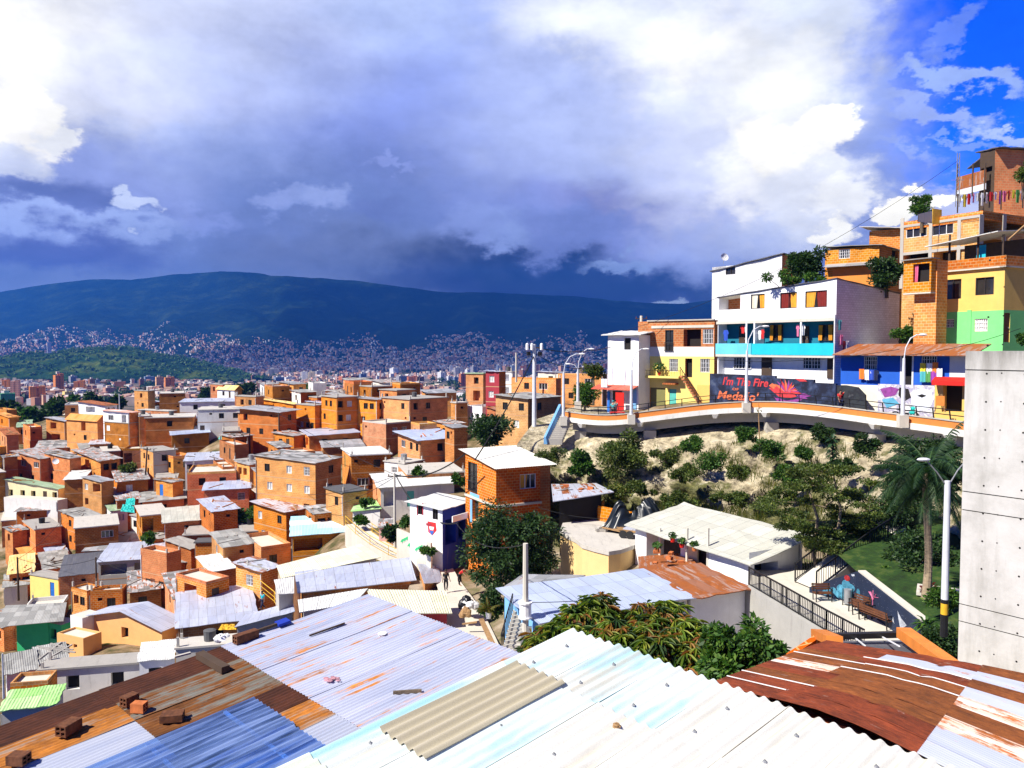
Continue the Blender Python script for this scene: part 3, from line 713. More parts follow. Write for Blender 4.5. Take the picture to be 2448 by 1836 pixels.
def sheet_roof(o, mat_, h, W, L, rx, ry, ov, name='roof', th=.06, waves=None, lift=.02):
    """one sloping sheet: height h+rx*x+ry*y; the ribs run along the steeper way"""
    b = MB(); ovx = ov if not isinstance(ov, tuple) else ov[0]; ovy = ov if not isinstance(ov, tuple) else ov[1]
    z = lambda x, y: h+rx*x+ry*y+lift
    alongx = abs(rx) > abs(ry)
    x0, x1, y0, y1 = -ovx, W+ovx, -ovy, L+ovy
    n = 8; rr = random.Random(int(W*97+L*31))
    xs = [x0+(x1-x0)*i/n for i in range(n+1)]; ys = [y0+(y1-y0)*i/n for i in range(n+1)]
    jz = [[rr.uniform(-.035, .035) for _ in xs] for _ in ys]
    ej = [rr.uniform(-.07, .07) for _ in range(4*(n+1))]
    def pos(i, j, dz):
        x, y = xs[j], ys[i]
        if i == 0: y += ej[j]
        if i == n: y += ej[n+1+j]
        if j == 0: x += ej[2*n+2+i]
        if j == n: x += ej[3*n+3+i]
        return (x, y, z(x, y)+jz[i][j]+dz)
    uvf = (lambda x, y: (y, x)) if alongx else (lambda x, y: (x, y))
    for dz, fl in ((th, False), (0, True)):
        for i in range(n):
            for j in range(n):
                q = [pos(i,j,dz), pos(i,j+1,dz), pos(i+1,j+1,dz), pos(i+1,j,dz)]
                if fl: q = q[::-1]
                b.quad(q, 0, [uvf(p[0], p[1]) for p in q])
    for i in range(n):
        for (a, c_) in ((pos(0,i,0), pos(0,i+1,0)), (pos(n,i+1,0), pos(n,i,0)), (pos(i+1,0,0), pos(i,0,0)), (pos(i,n,0), pos(i+1,n,0))):
            b.quad([a, c_, (c_[0],c_[1],c_[2]+th), (a[0],a[1],a[2]+th)], 0, [(0,0),(0,.01),(.01,.01),(.01,0)])
    return b.build(name, M[mat_], o)
NH = [0]; FOOT = []
def house(uL, uC, uR, vT, vB, th, mL, mR, roof, opL, opR, label, D=None, sh=2.6, bands=True, group=None, cat='house', name='brick_house', minW=2.2, dpt=None, extra=4., swap=None):
    NH[0] += 1
    D = D or Dm(uC, vB)
    P = at(uC, vB, D); h = (vB-vT)*D/F*1.0
    a = math.radians(th); rd = Vector((math.cos(a), math.sin(a))); ld = Vector((-math.sin(a), math.cos(a)))
    def ext(u, d, lo, hi):
        k = (u-CX)/F
        den = d.x-k*d.y
        if abs(den) < 1e-6: return hi
        t_ = (k*P.y-P.x)/den
        return min(max(t_, lo), hi) if t_ > 0 else hi
    W = ext(uR, rd, minW, 16.); L = ext(uL, ld, minW, dpt or (16. if th > 45 else 9.))
    kind = roof[0]; cxy = P+Vector((rd.x*W+ld.x*L, rd.y*W+ld.y*L, 0))*.5; FOOT.append((cxy.x, cxy.y, (W+L)/4, label, uC, vB, min(uL, uC), max(uR, uC), vT, D))
    rx, ry = (roof[2], roof[3]*(.28 if group == GB or name == 'white_house' else 1.)) if kind == 'lean' else (0., 0.)
    zt = lambda x, y: h+rx*x+ry*y
    o = thing(name, label, cat, P, a, group)
    mats = [M[mR], M[mL], M['dark'], M['concrete_pale'], M['ring_beam']]
    fR = Face(0, 0, 0, W, zt(0,0), zt(W,0)); fL = Face(0, L, -PI/2, L, zt(0,L), zt(0,0))
    fB = Face(W, L, PI, W, zt(W,L), zt(0,L)); fS = Face(W, 0, PI/2, L, zt(W,0), zt(W,L))
    hl = min(h, zt(0,L), zt(W,0)) if kind == 'lean' else h
    if group == GB and D < 320:
        r0 = random.Random(NH[0]*13+5)
        if not opR and W > 3: opR = r0.choice(['o50a','s30a w65a','o30a o72a','s60a','w40a'])
        if not opL and L > 3 and kind != 'none': opL = r0.choice(['o50a','w35a s70a','o30a w70a','D70a w35a'])
        if hl/sh > 1.75:
            if 'b' not in ''.join(k[-1] for k in opL.split()): opL += ' '+r0.choice(['w30b w70b','o50b','D65b w30b','s25b w60b'])
            if W > 3 and 'b' not in ''.join(k[-1] for k in opR.split()): opR += ' '+r0.choice(['o40b','s70b','w55b',''])
    b = MB(); todo = []
    for fc, txt, mi in ((fR, opR, 0), (fL, opL, 1)):
        ops = parse_ops(txt, fc, min(fc.t0, fc.t1), sh)
        hol = []
        for (code, xa, za, xb, zb) in ops:
            hol.append((xa, za, xb, zb, {'O': 1.3, 'P': 1.1, 'A': 1.6, 'o': .5, 's': .25}.get(code, .17)))
            if code not in 'OPAos': todo.append((fc, code, xa, za, xb-xa, zb-za))
        wall_face(b, fc, -extra, mi, hol, 2, 3.7*NH[0] % 5)
        if bands:   # ring beams and corner columns of the confined brickwork
            for k in range(1, int(h/sh)+1):
                z = min(fc.t0, fc.t1)-sh*k
                if z < -.5 or any(q[1] < z+.14 and q[3] > z-.02 for q in hol): continue
                b.hexa([fc.pt(0,-.015,z), fc.pt(fc.ln,-.015,z), fc.pt(fc.ln,.05,z), fc.pt(0,.05,z)], [fc.pt(0,-.015,z+.13), fc.pt(fc.ln,-.015,z+.13), fc.pt(fc.ln,.05,z+.13), fc.pt(0,.05,z+.13)], 4)
    wall_face(b, fB, -extra, 0); wall_face(b, fS, -extra, 0)
    if kind in ('flat', 'par', 'none'):
        b.quad([(0,0,h-.02),(W,0,h-.02),(W,L,h-.02),(0,L,h-.02)], 3)
    wl = b.build('walls', mats, o)
    for (fc, code, xa, za, w_, h_) in todo:
        nm, me, sn, sm = opening_parts(code, w_, h_)
        p = fc.pt(xa, 0, za)
        q = inst(nm, me, o, p, fc.rz); inst(sn, sm, q)
    if kind == 'lean': sheet_roof(o, roof[1], h, W, L, rx, ry, roof[4] if len(roof) > 4 else .35)
    elif kind == 'flat':
        e = roof[2] if len(roof) > 2 else .12
        b = MB(); b.box(-e, -e, h, W+e, L+e, h+.16)
        rr = random.Random(NH[0])
        b.build('roof', M[roof[1]], o)
    elif kind == 'par':   # roof terrace behind a parapet
        b = MB(); ph = roof[2] if len(roof) > 2 else .8; tk = .14
        for (x0, y0, x1, y1) in ((0,0,W,tk),(0,L-tk,W,L),(0,tk,tk,L-tk),(W-tk,tk,W,L-tk)): b.box(x0+.002,y0+.002,h,x1-.002,y1-.002,h+ph)
        b.build('parapet', M[roof[1]], o)
    elif kind == 'gable':   # ridge along x ('x') or along y ('y')
        axd, rise, ov = roof[2], roof[3], roof[4] if len(roof) > 4 else .35
        b = MB(); g = MB()
        if axd == 'x':
            m_ = L/2; sl = rise/m_
            for (ya, yb) in ((-ov, m_), (L+ov, m_)):
                za = h-sl*ov; q = [(-ov,ya,za),(W+ov,ya,za),(W+ov,yb,h+rise),(-ov,yb,h+rise)]
                b.hexa([(x,y,z+.01) for x,y,z in q], [(x,y,z+.08) for x,y,z in q])
            for x in (0, W): g.quad([(x,0,h),(x,L,h),(x,m_,h+rise)], 0)
        else:
            m_ = W/2; sl = rise/m_
            for (xa, xb) in ((-ov, m_), (W+ov, m_)):
                za = h-sl*ov; q = [(xa,-ov,za),(xa,L+ov,za),(xb,L+ov,h+rise),(xb,-ov,h+rise)]
                b.hexa([(x,y,z+.01) for x,y,z in q], [(x,y,z+.08) for x,y,z in q])
            for y in (0, L): g.quad([(0,y,h),(W,y,h),(m_,y,h+rise)], 0)
        if axd == 'y': b.uv = [(q[1], q[0]) for q in b.uv]
        b.build('roof', M[roof[1]], o); g.build('gable_wall', [M[mR if axd == 'y' else mL]], o)
    rr = random.Random(NH[0]*7+1)
    if group == GB and D < 260 and h > 4.4 and L > 3 and name.endswith('hut') and rr.random() < .6:
        z = h-sh; b = MB(); b.box(-.75, L*.15, z-.12, -.002, L*.85, z); b.build('balcony_slab', M['concrete_pale'], o)
        b = MB()
        for q in range(9): y = L*.15+.05+(L*.7-.1)*q/8; b.bar((-.72,y,z),(-.72,y,z+.9),.035)
        b.bar((-.72,L*.15,z+.9),(-.72,L*.85,z+.9),.06); b.bar((-.72,L*.15+.03,z+.9),(0,L*.15+.03,z+.9),.05); b.bar((-.72,L*.85-.03,z+.9),(0,L*.85-.03,z+.9),.05); b.build('balcony_railing', M[rr.choice(['metal_black','metal_black','white','timber'])], o)
    if group == GB and D < 260:
        if rr.random() < .5:
            x = rr.choice([.12, L-.15]) if L > 2.5 else .15; b = MB(); b.tube([(-.07,x,h-.3),(-.07,x,-.5)], .05, 5); b.build('downpipe', M[rr.choice(['plastic_white','metal_grey','timber'])], o)
        if kind in ('flat','par') and rr.random() < .55:
            for (x, y) in ((.15,.15),(W-.15,.15),(.15,L-.15)):
                b = MB(); z = h+(.16 if kind == 'flat' else .3); b.box(x-.1,y-.1,z,x+.1,y+.1,z+rr.uniform(.35,.8))
                for q in (-.05,.05): b.tube([(x+q,y+q,z),(x+q,y+q,z+1.1)], .012, 4)
                b.build('column_stub', M['concrete'], o)
        if kind == 'flat' and rr.random() < .4:
            b = MB(); b.tube([(W*.5,L*.5,h+.16),(W*.5,L*.5,h+1.0)], [.45,.5], 12); b.tube([(W*.5,L*.5,h+1.0),(W*.5,L*.5,h+1.08)], [.52,.3], 12); b.build('water_tank', M[rr.choice(['metal_black','metal_grey','slab_dark'])], o)
        if kind == 'lean' and roof[1] not in ('lime_sheet', 'fibre_white', 'fibre_cyan') and rr.random() < .6:
            b = MB()
            for _ in range(rr.randint(3, 7)):
                x, y = rr.uniform(.3, W-.3), rr.uniform(.3, L-.3); z = zt(x, y)+.09; a_ = rr.uniform(0, 3); l_ = rr.choice([.2, .25, .9, 1.6]); b.bar((x-math.cos(a_)*l_,y-math.sin(a_)*l_,zt(x-math.cos(a_)*l_,y-math.sin(a_)*l_)+.12), (x+math.cos(a_)*l_,y+math.sin(a_)*l_,zt(x+math.cos(a_)*l_,y+math.sin(a_)*l_)+.12), .16, .1)
            b.build('roof_ballast', M[rr.choice(['brick_brown','timber','slab','dark_wood'])], o)
    return o, h, W, L, fL, fR
def HL(x0, y0, k, rows):
    for r in rows:
        (uL, uC, uR, vT, vB), rest = r[0], r[1:]
        kw = rest[-1] if isinstance(rest[-1], dict) else {}
        args = rest[:-1] if kw else rest
        house(x0+uL*k, x0+uC*k, x0+uR*k, y0+vT*k, y0+vB*k, *args, **kw)
K = 620/2212.
GB = 'brick houses stepping down the slope'
BK, BD, BP, BB, BG = 'brick', 'brick_deep', 'brick_pale', 'brick_brown', 'brick_gold'
G_ = {'group': GB}
WN = {'group': GB, 'name': 'white_house'}
# skyline rows, read off the (0,600) enlargement
HL(0, 600, K, [
 ((660,900,992,1318,1440), 66,'white','white',('lean','tile',0,.28,.5),'A45a','','wide house with an orange tiled roof in front of the far trees',dict(WN)),
 ((1140,1265,1285,1195,1400), 60,BG,BK,('flat','slab'),'','','tall blank brick block with bare poles standing before it',G_),
 ((1285,1362,1575,1218,1420), 22,'white',BB,('flat','slab_pale'),'P50a','','white fronted narrow house with a dark brown brick flank on the skyline',G_),
 ((1455,1535,2000,1290,1420), 14,'maroon','white',('lean','zinc',0,.12,.3),'P50a','o28a o78a','white upper house with a red balcony under a pale metal roof',WN),
 ((1560,1690,2045,1358,1560), 16,'white','white_dirty',('flat','slab_pale'),'w50a','w55a w88a s30a D10b','long bright white house behind a tangle of cables',WN),
 ((1850,2005,2045,1180,1270), 55,'white','brick',('gable','yellow_sheet','y',.9),'','','small white house with a yellow gabled roof on the skyline',WN),
 ((1790,1900,1960,1142,1240), 50,BK,BK,('flat','slab'),'','','low orange brick box left of the yellow gabled roof',G_),
 ((2010,2185,2205,1245,1370), 60,BB,BK,('flat','slab'),'','','broad dull brick wall of a house right of the yellow gable',G_),
 ((1170,1440,1500,1368,1470), 64,BB,BB,('flat','slab_pale'),'','','low brown brick house behind the tall two tone block',G_),
 ((380,560,605,1452,1640), 60,BK,BK,('lean','zinc_dull',0,.25,.4),'O38a A50b','','brick house with a dull grey tin roof and a dark open loggia',G_),
 ((555,835,872,1445,1660), 62,BG,BK,('gable','orange_sheet','y',1.0,.3),'P55a','','brick house with an orange gable and a pink sheet awning',G_),
 ((870,1108,1165,1378,1700), 62,'white',BK,('lean','pink_sheet',0,.1,.4),'W30a P80a','','white upper storey with black windows over a grey brown brick base',WN),
 ((880,1106,1150,1470,1700), 62,BB,BB,('flat','slab'),'w15a s62b','','grey brown brick house with one white framed window',G_),
 ((1110,1195,1240,1412,1720), 30,BG,BK,('flat','slab_pale'),'s35a','','narrow bright brick tower face beside the long dark flank',G_),
 ((1190,1245,1640,1425,1720), 18,BG,BB,('flat','slab_pale',.2),'s40a o50b','','tall two tone brick block with a pale roof slab and a long dark flank',G_),
 ((145,260,345,1520,1650), 40,BK,BD,('par',BK,.5),'o35a','s30a','low orange brick house beside the green mottled tin roof',G_),
 ((20,160,242,1502,1590), 30,'white_dirty',BK,('lean','green_sheet',.02,.35,.5),'','o40a','shack with a green and white mottled sheet roof at the far left',G_),
 ((-60,85,130,1420,1560), 50,BG,BK,('lean','orange_sheet',0,.2,.3),'','','orange roofed brick house at the left edge behind the trees',G_),
 ((1315,1470,1772,1570,1735), 24,BP,BB,('lean','zinc_blue',.04,.22,.4),'s30a','','brick house under a blue grey tin roof with a triangle of shade',G_),
 ((-20,60,140,1570,1680), 40,BK,BD,('lean','tile',0,.3,.4),'','','low house with a brown tiled roof at the left edge',G_),
])
# skyline rows, read off the (560,600) enlargement
HL(560, 600, K, [
 ((40,385,525,1372,1620), 64,BG,BK,('lean','zinc_dull',.02,.16,.9),'o15a w22b w55b w90b s80a','w60a','two storey brick house under a big dark overhanging roof',G_),
 ((525,690,742,1320,1540), 48,BG,BK,('flat','slab'),'s50a c30b w60b w85b','','plain brick block with three small lower windows',G_),
 ((610,740,752,1300,1400), 60,BP,BP,('lean','zinc',0,.25,.2),'','','lean-to with a pale metal sheet beside the plain brick block',G_),
 ((740,882,1062,1250,1540), 38,BG,BK,('flat','slab',.25),'w32a w60a w20b','o12a c55a o12b c50b','three storey brick house with a thin slab roof and shaded lower flank',G_),
 ((1055,1220,1300,1268,1520), 62,BG,BK,('lean','zinc_dull',0,.15,.3),'w40a w72a o25b','','orange brick house wedged between two larger brick blocks',G_),
 ((1222,1500,1818,1268,1520), 44,BG,BK,('flat','slab',.25),'s12a w76a s85b','o15a w47a s12b w38b','large corner brick block with white banding, widest on the skyline',G_),
 ((1090,1295,1505,1478,1660), 45,BP,BB,('par','slab_pale',.25),'s15a','b35a b72a','pale brick house with a yellow stripe along its foot',G_),
 ((440,640,1062,1578,1700), 24,BG,BB,('lean','zinc',.03,.1,.3),'O28a O75a','','low brick house with a mottled white roof and open timber gallery',G_),
 ((1392,1590,1922,1612,1790), 30,BK,BG,('lean','zinc_blue',.01,.18,.7),'W25a w60a w85a o25b o65b','','brick house under a clean light blue tin roof',G_),
 ((1590,1650,1892,1215,1340), 14,BK,BG,('lean','zinc_dull',.02,.1,.4),'','o12a o55a','brick house with two dark windows under a thin grey roof',G_),
 ((230,510,540,1308,1400), 62,BG,BK,('lean','yellow_sheet',0,.3,.3),'','','house with a pale orange sheet roof behind the big grey roof',G_),
 ((0,185,205,1245,1340), 55,BB,BK,('flat','slab'),'','','low brown brick wall house at the foot of the orange towers',G_),
 ((1700,1830,1960,1480,1560), 40,BP,BB,('lean','patchy',.02,.2,.3),'','o40a','small shed with a patched roof below the big corner block',G_),
])
# middle slope, read off the (0,1000) enlargement
HL(0, 1000, K, [
 ((75,352,620,345,560), 60,BG,BK,('lean','patchy',.02,.3,.3),'W42a W85a w32b w72b','w40b','wide brick house with four windows under a mottled rust roof',G_),
 ((358,600,640,340,560), 60,BK,BK,('lean','patchy_grey',.02,.25,.3),'w28b','','brick house with a single lower window beside the mottled roof',G_),
 ((615,860,1000,362,480), 46,BK,BB,('lean','patchy',.03,.2,.5),'O50a','','brown brick shack with a wide dark opening under patched sheets',G_),
 ((760,880,1010,288,410), 30,BB,BB,('flat','slab_pale'),'','s40a','small brown brick box with a pale concrete top',G_),
 ((1012,1052,1180,276,400), 15,BB,BB,('par',BB,.4),'','P12a','rough brick walls of an unfinished house beside garden steps',G_),
 ((1182,1310,1485,286,500), 40,BP,'concrete',('flat','slab'),'w30a w65a','','narrow pale brick house with a grey concrete lower flank',G_),
 ((1482,1580,1945,365,500), 18,'white','white',('lean','zinc',.01,.12,.35),'w40a','D10a w88a','single storey white house with a pale blue metal roof',WN),
 ((1484,1600,2000,478,720), 16,BK,BD,('par',BP,.35),'w30a','','brick storey with a bare terrace below the small white house',G_),
 ((1642,1745,2105,612,750), 16,BK,BD,('lean','zinc_blue',.01,.2,.4),'o60a','b83a','low brick house with a blue tin roof and barred white window',G_),
 ((1310,1474,1490,545,660), 62,BK,BK,('lean','patchy_grey',0,.2,.3),'k32a','','little brick house with a bright blue shutter',G_),
 ((15,500,512,600,700), 74,'cream','cream',('lean','green_sheet',0,.35,.35),'o10a o33a o53a D75a o93a','','long cream house under a green sheet roof',dict(G_, name='cream_house')),
 ((0,490,510,700,770), 74,'white_dirty','white_dirty',('none',),'','','white lower wall storey under the long cream house',WN),
 ((490,555,682,522,720), 20,BG,BB,('lean','fibre_white',0,.1,.3),'w45a','','tall narrow house with a shaded brown brick side and white roof',G_),
 ((680,868,900,540,740), 58,BP,BK,('lean','zinc_dull',0,.2,.3),'c20a O75a o20b','','white and brick house with a small grey canopy over its balcony',G_),
 ((870,1005,1242,540,700), 30,BG,BB,('lean','patchy',.02,.25,.35),'s30a','c38a','brick house with a rusty patched roof and a small grey window',G_),
 ((45,145,462,792,900), 14,'white_dirty',BD,('lean','patchy',.01,.2,.4),'o45a','s28a','white ended shack with a dark red flank under rusty tiles',G_),
 ((0,15,60,880,960), 30,'white_dirty',BK,('flat','slab_pale'),'','','pale wall corner at the left edge below the cream house',WN),
 ((132,305,487,950,1120), 42,BK,BD,('flat','slab',.2),'A38a','s30a','brick house with dark washing hung in its loggia',G_),
 ((485,645,977,938,1220), 28,BP,BB,('flat','slab_pale',.2),'w45a t78a o18b D85b','W74a','two storey brick house with a clean pale roof slab and corner balcony door',G_),
 ((655,720,1160,1130,1230), 12,BB,BB,('lean','zinc_dull',.0,.25,.3),'','','row of low shacks under grey white metal sheets',G_),
 ((1040,1215,1548,712,830), 24,BK,BG,('lean','fibre_grey',.02,.12,.5),'P60a','','brick house with a grey sheet roof and turquoise tarpaulins',G_),
 ((1042,1214,1400,832,1060), 30,BK,BK,('flat','slab_pale',.25),'w25a P72a c25b o65b','P12a','brick lower storeys with a lit doorway under the turquoise tarpaulins',G_),
 ((1298,1412,1682,888,1080), 24,BG,BK,('lean','fibre',.015,.16,.5),'c15a w60a k70b','','brick house with a white grey sheet roof and blue gate',G_),
 ((1682,1825,2006,795,930), 34,BB,BK,('lean','zinc',.03,.16,.4),'','','square brick house with a crumpled pale metal roof by the green bank',G_),
 ((1422,1570,2210,1000,1080), 12,BK,BB,('flat','slab',.25),'o20a o65a','','long brick terrace with two grey roof slabs',G_),
 ((1640,1668,2215,1062,1160), 8,BB,BB,('flat','slab_dark',.2),'','','low brown terrace with a pink sheet spread on its dark slab',G_),
 ((1388,1630,1660,1112,1190), 60,BB,BB,('lean','slab',0,.4,.3),'','','small shed with a sloping dark grey slab roof',G_),
 ((1780,1915,2135,1098,1230), 32,BK,BG,('lean','fibre_grey',.01,.18,.35),'c40a','','brick house with a ribbed grey roof and white balcony door',G_),
 ((0,205,480,1175,1300), 40,BB,BB,('lean','orange_sheet',.02,.28,.4),'','','house under a broad orange sheet roof at the left',G_),
 ((342,440,552,1215,1270), 36,BB,BB,('lean','zinc_blue',.0,.25,.3),'','','tiny shed with a folded light blue tin roof',G_),
 ((180,380,560,1290,1370), 34,BB,BK,('lean','fibre_grey',.0,.25,.3),'','','shed with a striped grey and white roof beside the orange one',G_),
 ((362,510,802,1348,1490), 24,'orange_wall',BB,('lean','slate_sheet',.0,.34,.2),'','','house with a smooth dark slate roof and orange edge',G_),
 ((752,842,1392,1222,1400), 16,'white_dirty','grey_render',('lean','zinc',.0,.16,.3),'','A22a P60a','white roofed house with a dark veranda and outside steps',WN),
 ((1165,1425,1492,1182,1420), 60,BG,BG,('par',BK,.55),'w28b d45b w78b','','bright brick house with flower pots along its roof parapet',G_),
 ((1432,1480,1640,1232,1330), 20,BB,BK,('lean','fibre_grey',.0,.35,.3),'','','shed with steep ribbed grey sheets and a tipped beam',G_),
 ((1645,1800,1988,1312,1400), 34,BK,BD,('lean','fibre_white',.01,.1,.15),'','','low brick house with a dazzling white roof terrace',G_),
 ((1468,1762,1925,1415,1655), 54,BP,BK,('par',BK,.3),'O48a','D40a','brick shopfront house with two green metal awnings',G_),
 ((1985,2238,2340,1300,1610), 58,BP,BD,('lean','zinc_rust',.02,.3,.4),'b52a g45b','','three storey brick house with a barred window and green curtains',G_),
 ((560,745,770,1482,1650), 60,BK,BK,('par',BK,.2),'','','blank brick house beside an outside stair rail',G_),
 ((735,772,1000,1492,1650), 12,BG,BK,('par',BK,.35),'o50a','','long brick parapet house with a white coping',G_),
 ((1000,1110,1335,1485,1560), 26,BB,BB,('lean','patchy',.02,.12,.3),'','','low shack under broken rusty roof scraps',G_),
 ((205,500,512,1372,1480), 66,'yellow','yellow',('flat','slab'),'k78a','','yellow walled yard with a blue door and orange stair',dict(G_, name='yellow_house')),
 ((0,40,110,330,500), 40,'white_dirty',BD,('lean','patchy_grey',.0,.4,.4),'','','dark roofed shack with a dirty white wall at the left edge',WN),
 ((120,300,560,262,330), 24,BB,BB,('lean','patchy_grey',.0,.3,.3),'','','low shed under grey patched sheets behind the wide brick house',G_),
 ((2005,2130,2170,395,560), 50,BG,BK,('lean','patchy_grey',.0,.2,.3),'o25a o65a','','ochre brick house with a stair landing beside the three storey block',G_),
 ((1860,2000,2110,240,330), 36,BB,BB,('par',BB,.3),'','','brick yard hung with a turquoise awning',G_),
 ((0,110,140,965,1080), 50,BK,BD,('lean','patchy_grey',.0,.2,.3),'','','brick shack with a stained grey roof at the left edge',G_),
 ((0,80,230,1330,1400), 30,'white_dirty',BK,('lean','yellow_sheet',.0,.3,.3),'','','shed with a yellow painted sheet at the left edge',WN),
 ((0,40,180,1440,1560), 30,'white','white_dirty',('lean','fibre_grey',.0,.2,.3),'c50a','','white house corner under a grey roof at the left edge',WN),
 ((820,1000,1170,700,760), 30,BB,BB,('lean','patchy',.0,.3,.3),'','','shed with a brown rusted roof above the white shack',G_),
 ((830,950,1060,790,890), 36,'white_dirty','white',('lean','green_sheet',.0,.3,.3),'','c60a','white shack with a faded green grey sheet roof',WN),
 ((1690,1900,2000,430,480), 30,BB,BB,('par',BB,.3),'','','bare brick parapet behind the little white house',G_),
 ((1150,1300,1440,1030,1090), 30,BB,BB,('lean','fibre_grey',.0,.25,.3),'','','shed under mossy grey corrugated sheets below the blue gate',G_),
])
# middle slope, read off the (560,1000) enlargement
HL(560, 1000, K, [
 ((170,695,902,378,730), 62,BG,BD,('lean','patchy_grey',.03,.12,.3),'w20a c57a b86a c24b c57b c86b c55c o85c','w60a w55b','big three storey brick block with rows of white framed windows',G_),
 ((148,445,748,795,1030), 50,BG,BD,('lean','zinc_rust',.02,.2,.45),'c20a w80a c30b','P20a o60a','brick house with a tin roof half rusted and three windows',G_),
 ((770,930,1122,638,800), 38,BG,BP,('flat','slab_dark',.25),'w62a','','small square brick house with a flat black roof',G_),
 ((905,1000,1328,318,580), 20,BP,BB,('flat','fibre_white',.25),'e30a P70b','s12a w65a W30b P55b','brick and grey plaster house with a smooth white roof deck',G_),
 ((1168,1250,1872,590,800), 16,BP,'white_dirty',('lean','fibre_white',.02,.12,.4),'','P12a q40a','house under the long curling white sheet roof by the cable pole',WN),
 ((425,500,1105,1000,1200), 15,BK,BG,('lean','fibre_cyan',.02,.16,.35),'','A14a c60a','brick shed under a cyan and white sheet roof beside the ramp',G_),
 ((595,685,872,815,900), 30,BB,BB,('lean','patchy_grey',.0,.2,.3),'','','lean-to with grey sheets behind the half rusted roof',G_),
 ((30,230,462,1130,1230), 36,BK,BG,('par',BK,.5),'','','roofless brick house with stacked bricks on its walls',G_),
 ((0,60,212,975,1020), 20,BB,BB,('flat','slab',.2),'','','low brown house with a stained slab beside the green bank',G_),
 ((1390,1480,1960,480,600), 16,BB,BB,('flat','slab_pale'),'','','low brick wall house behind the curling white roof',G_),
 ((280,380,450,250,320), 36,BB,BB,('lean','patchy_grey',.0,.3,.3),'','','tiny grey roofed shed under the timber gallery',G_),
 ((675,760,1100,250,330), 16,BP,BB,('lean','zinc_dull',.0,.1,.3),'','','flat shack with loose white sheets below the gallery house',G_),
])
# houses left of the viaduct, read off the (1080,720) enlargement
HL(1080, 720, K, [
 ((120,268,292,620,930), 60,BP,BK,('flat','green_sheet',.2),'o60a P62b o50c','','narrow tower house with a white balcony and dark openings',WN),
 ((290,404,420,602,930), 60,'maroon',BK,('lean','zinc',.0,.1,.3),'c45a c40b o35c e72c','','three storey house with a maroon middle and white windows',G_),
 ((402,510,560,605,800), 56,'white','white_dirty',('flat','slab_pale'),'O45a O45b','','white house with two dark balconies left of the tall pole',WN),
 ((508,888,925,668,860), 62,BP,BK,('par',BP,.2),'w35a W72a','','pale brick house with a wide dark window behind the tall pole',G_),
 ((375,650,925,832,1110), 50,BP,BK,('lean','fibre_grey',.0,.2,.5),'w30a w80a c65b','w35a','brick house with a mossy grey roof beside the blue stair',G_),
 ((735,935,950,610,720), 60,'cream_pale','cream_pale',('lean','zinc',.0,.1,.3),'w55a','','cream house with one small window behind the tall pole',dict(G_, name='cream_house')),
 ((905,1288,1310,630,860), 64,BP,BK,('par',BP,.15),'w20a W70a','','long pale brick house behind the leafy tree and lamps',G_),
 ((130,260,520,930,1000), 34,'white','white',('par','white',.6),'','','white walled terrace below the maroon house',WN),
 ((300,420,560,935,1010), 30,BB,BK,('lean','rust',.0,.2,.3),'','','low shed under a rust red roof below the maroon house',G_),
 ((0,40,130,870,1000), 30,BK,BB,('flat','slab_pale'),'','s50a','low brick house left of the white balcony tower',G_),
 ((-60,20,90,1080,1250), 30,BK,BB,('lean','zinc_dull',.0,.2,.3),'','','small brick house tucked left of the round dark tree',G_),
])
# ------------------------------------------------------------------ the ground they stand on
def tD(u, v): return Dm(u, v, 900.)*1.02
rows = [1900,1760,1660,1590,1520,1450,1390,1330,1270,1210,1160,1110,1070,1030,1000,975,950]
P = []
for v in rows:
    r = []
    for j in range(41):
        u = -260+1590*j/40
        d_ = tD(u, min(v, 1700)); r.append(at(u, v, d_)+Vector((0, 0, -1.7-max(0, d_-200)*.06)))
    P.append(r)
P.append([Vector((p.x*1.6, p.y*1.7, p.z-32)) for p in P[-1]])
P.append([Vector((p.x*2.2, p.y*2.4, -92)) for p in P[-2]])
b = MB(); b.grid(P)
t = newmat('hill_soil'); q = t.obj(); n_ = t.noise(q, .25, 6., .7)
t.bsdf(t.ramp(n_, [(.34, (.025, .045, .010, 1)), (.43, (.10, .085, .04, 1)), (.55, (.24, .17, .10, 1)), (.7, (.36, .31, .24, 1))]), .95, spec=.05, bump=t.noise(q, 2., 5.), bstr=.5, bdist=.2)
tag(b.build('terrain', M['hill_soil'], smooth=True), kind='structure')
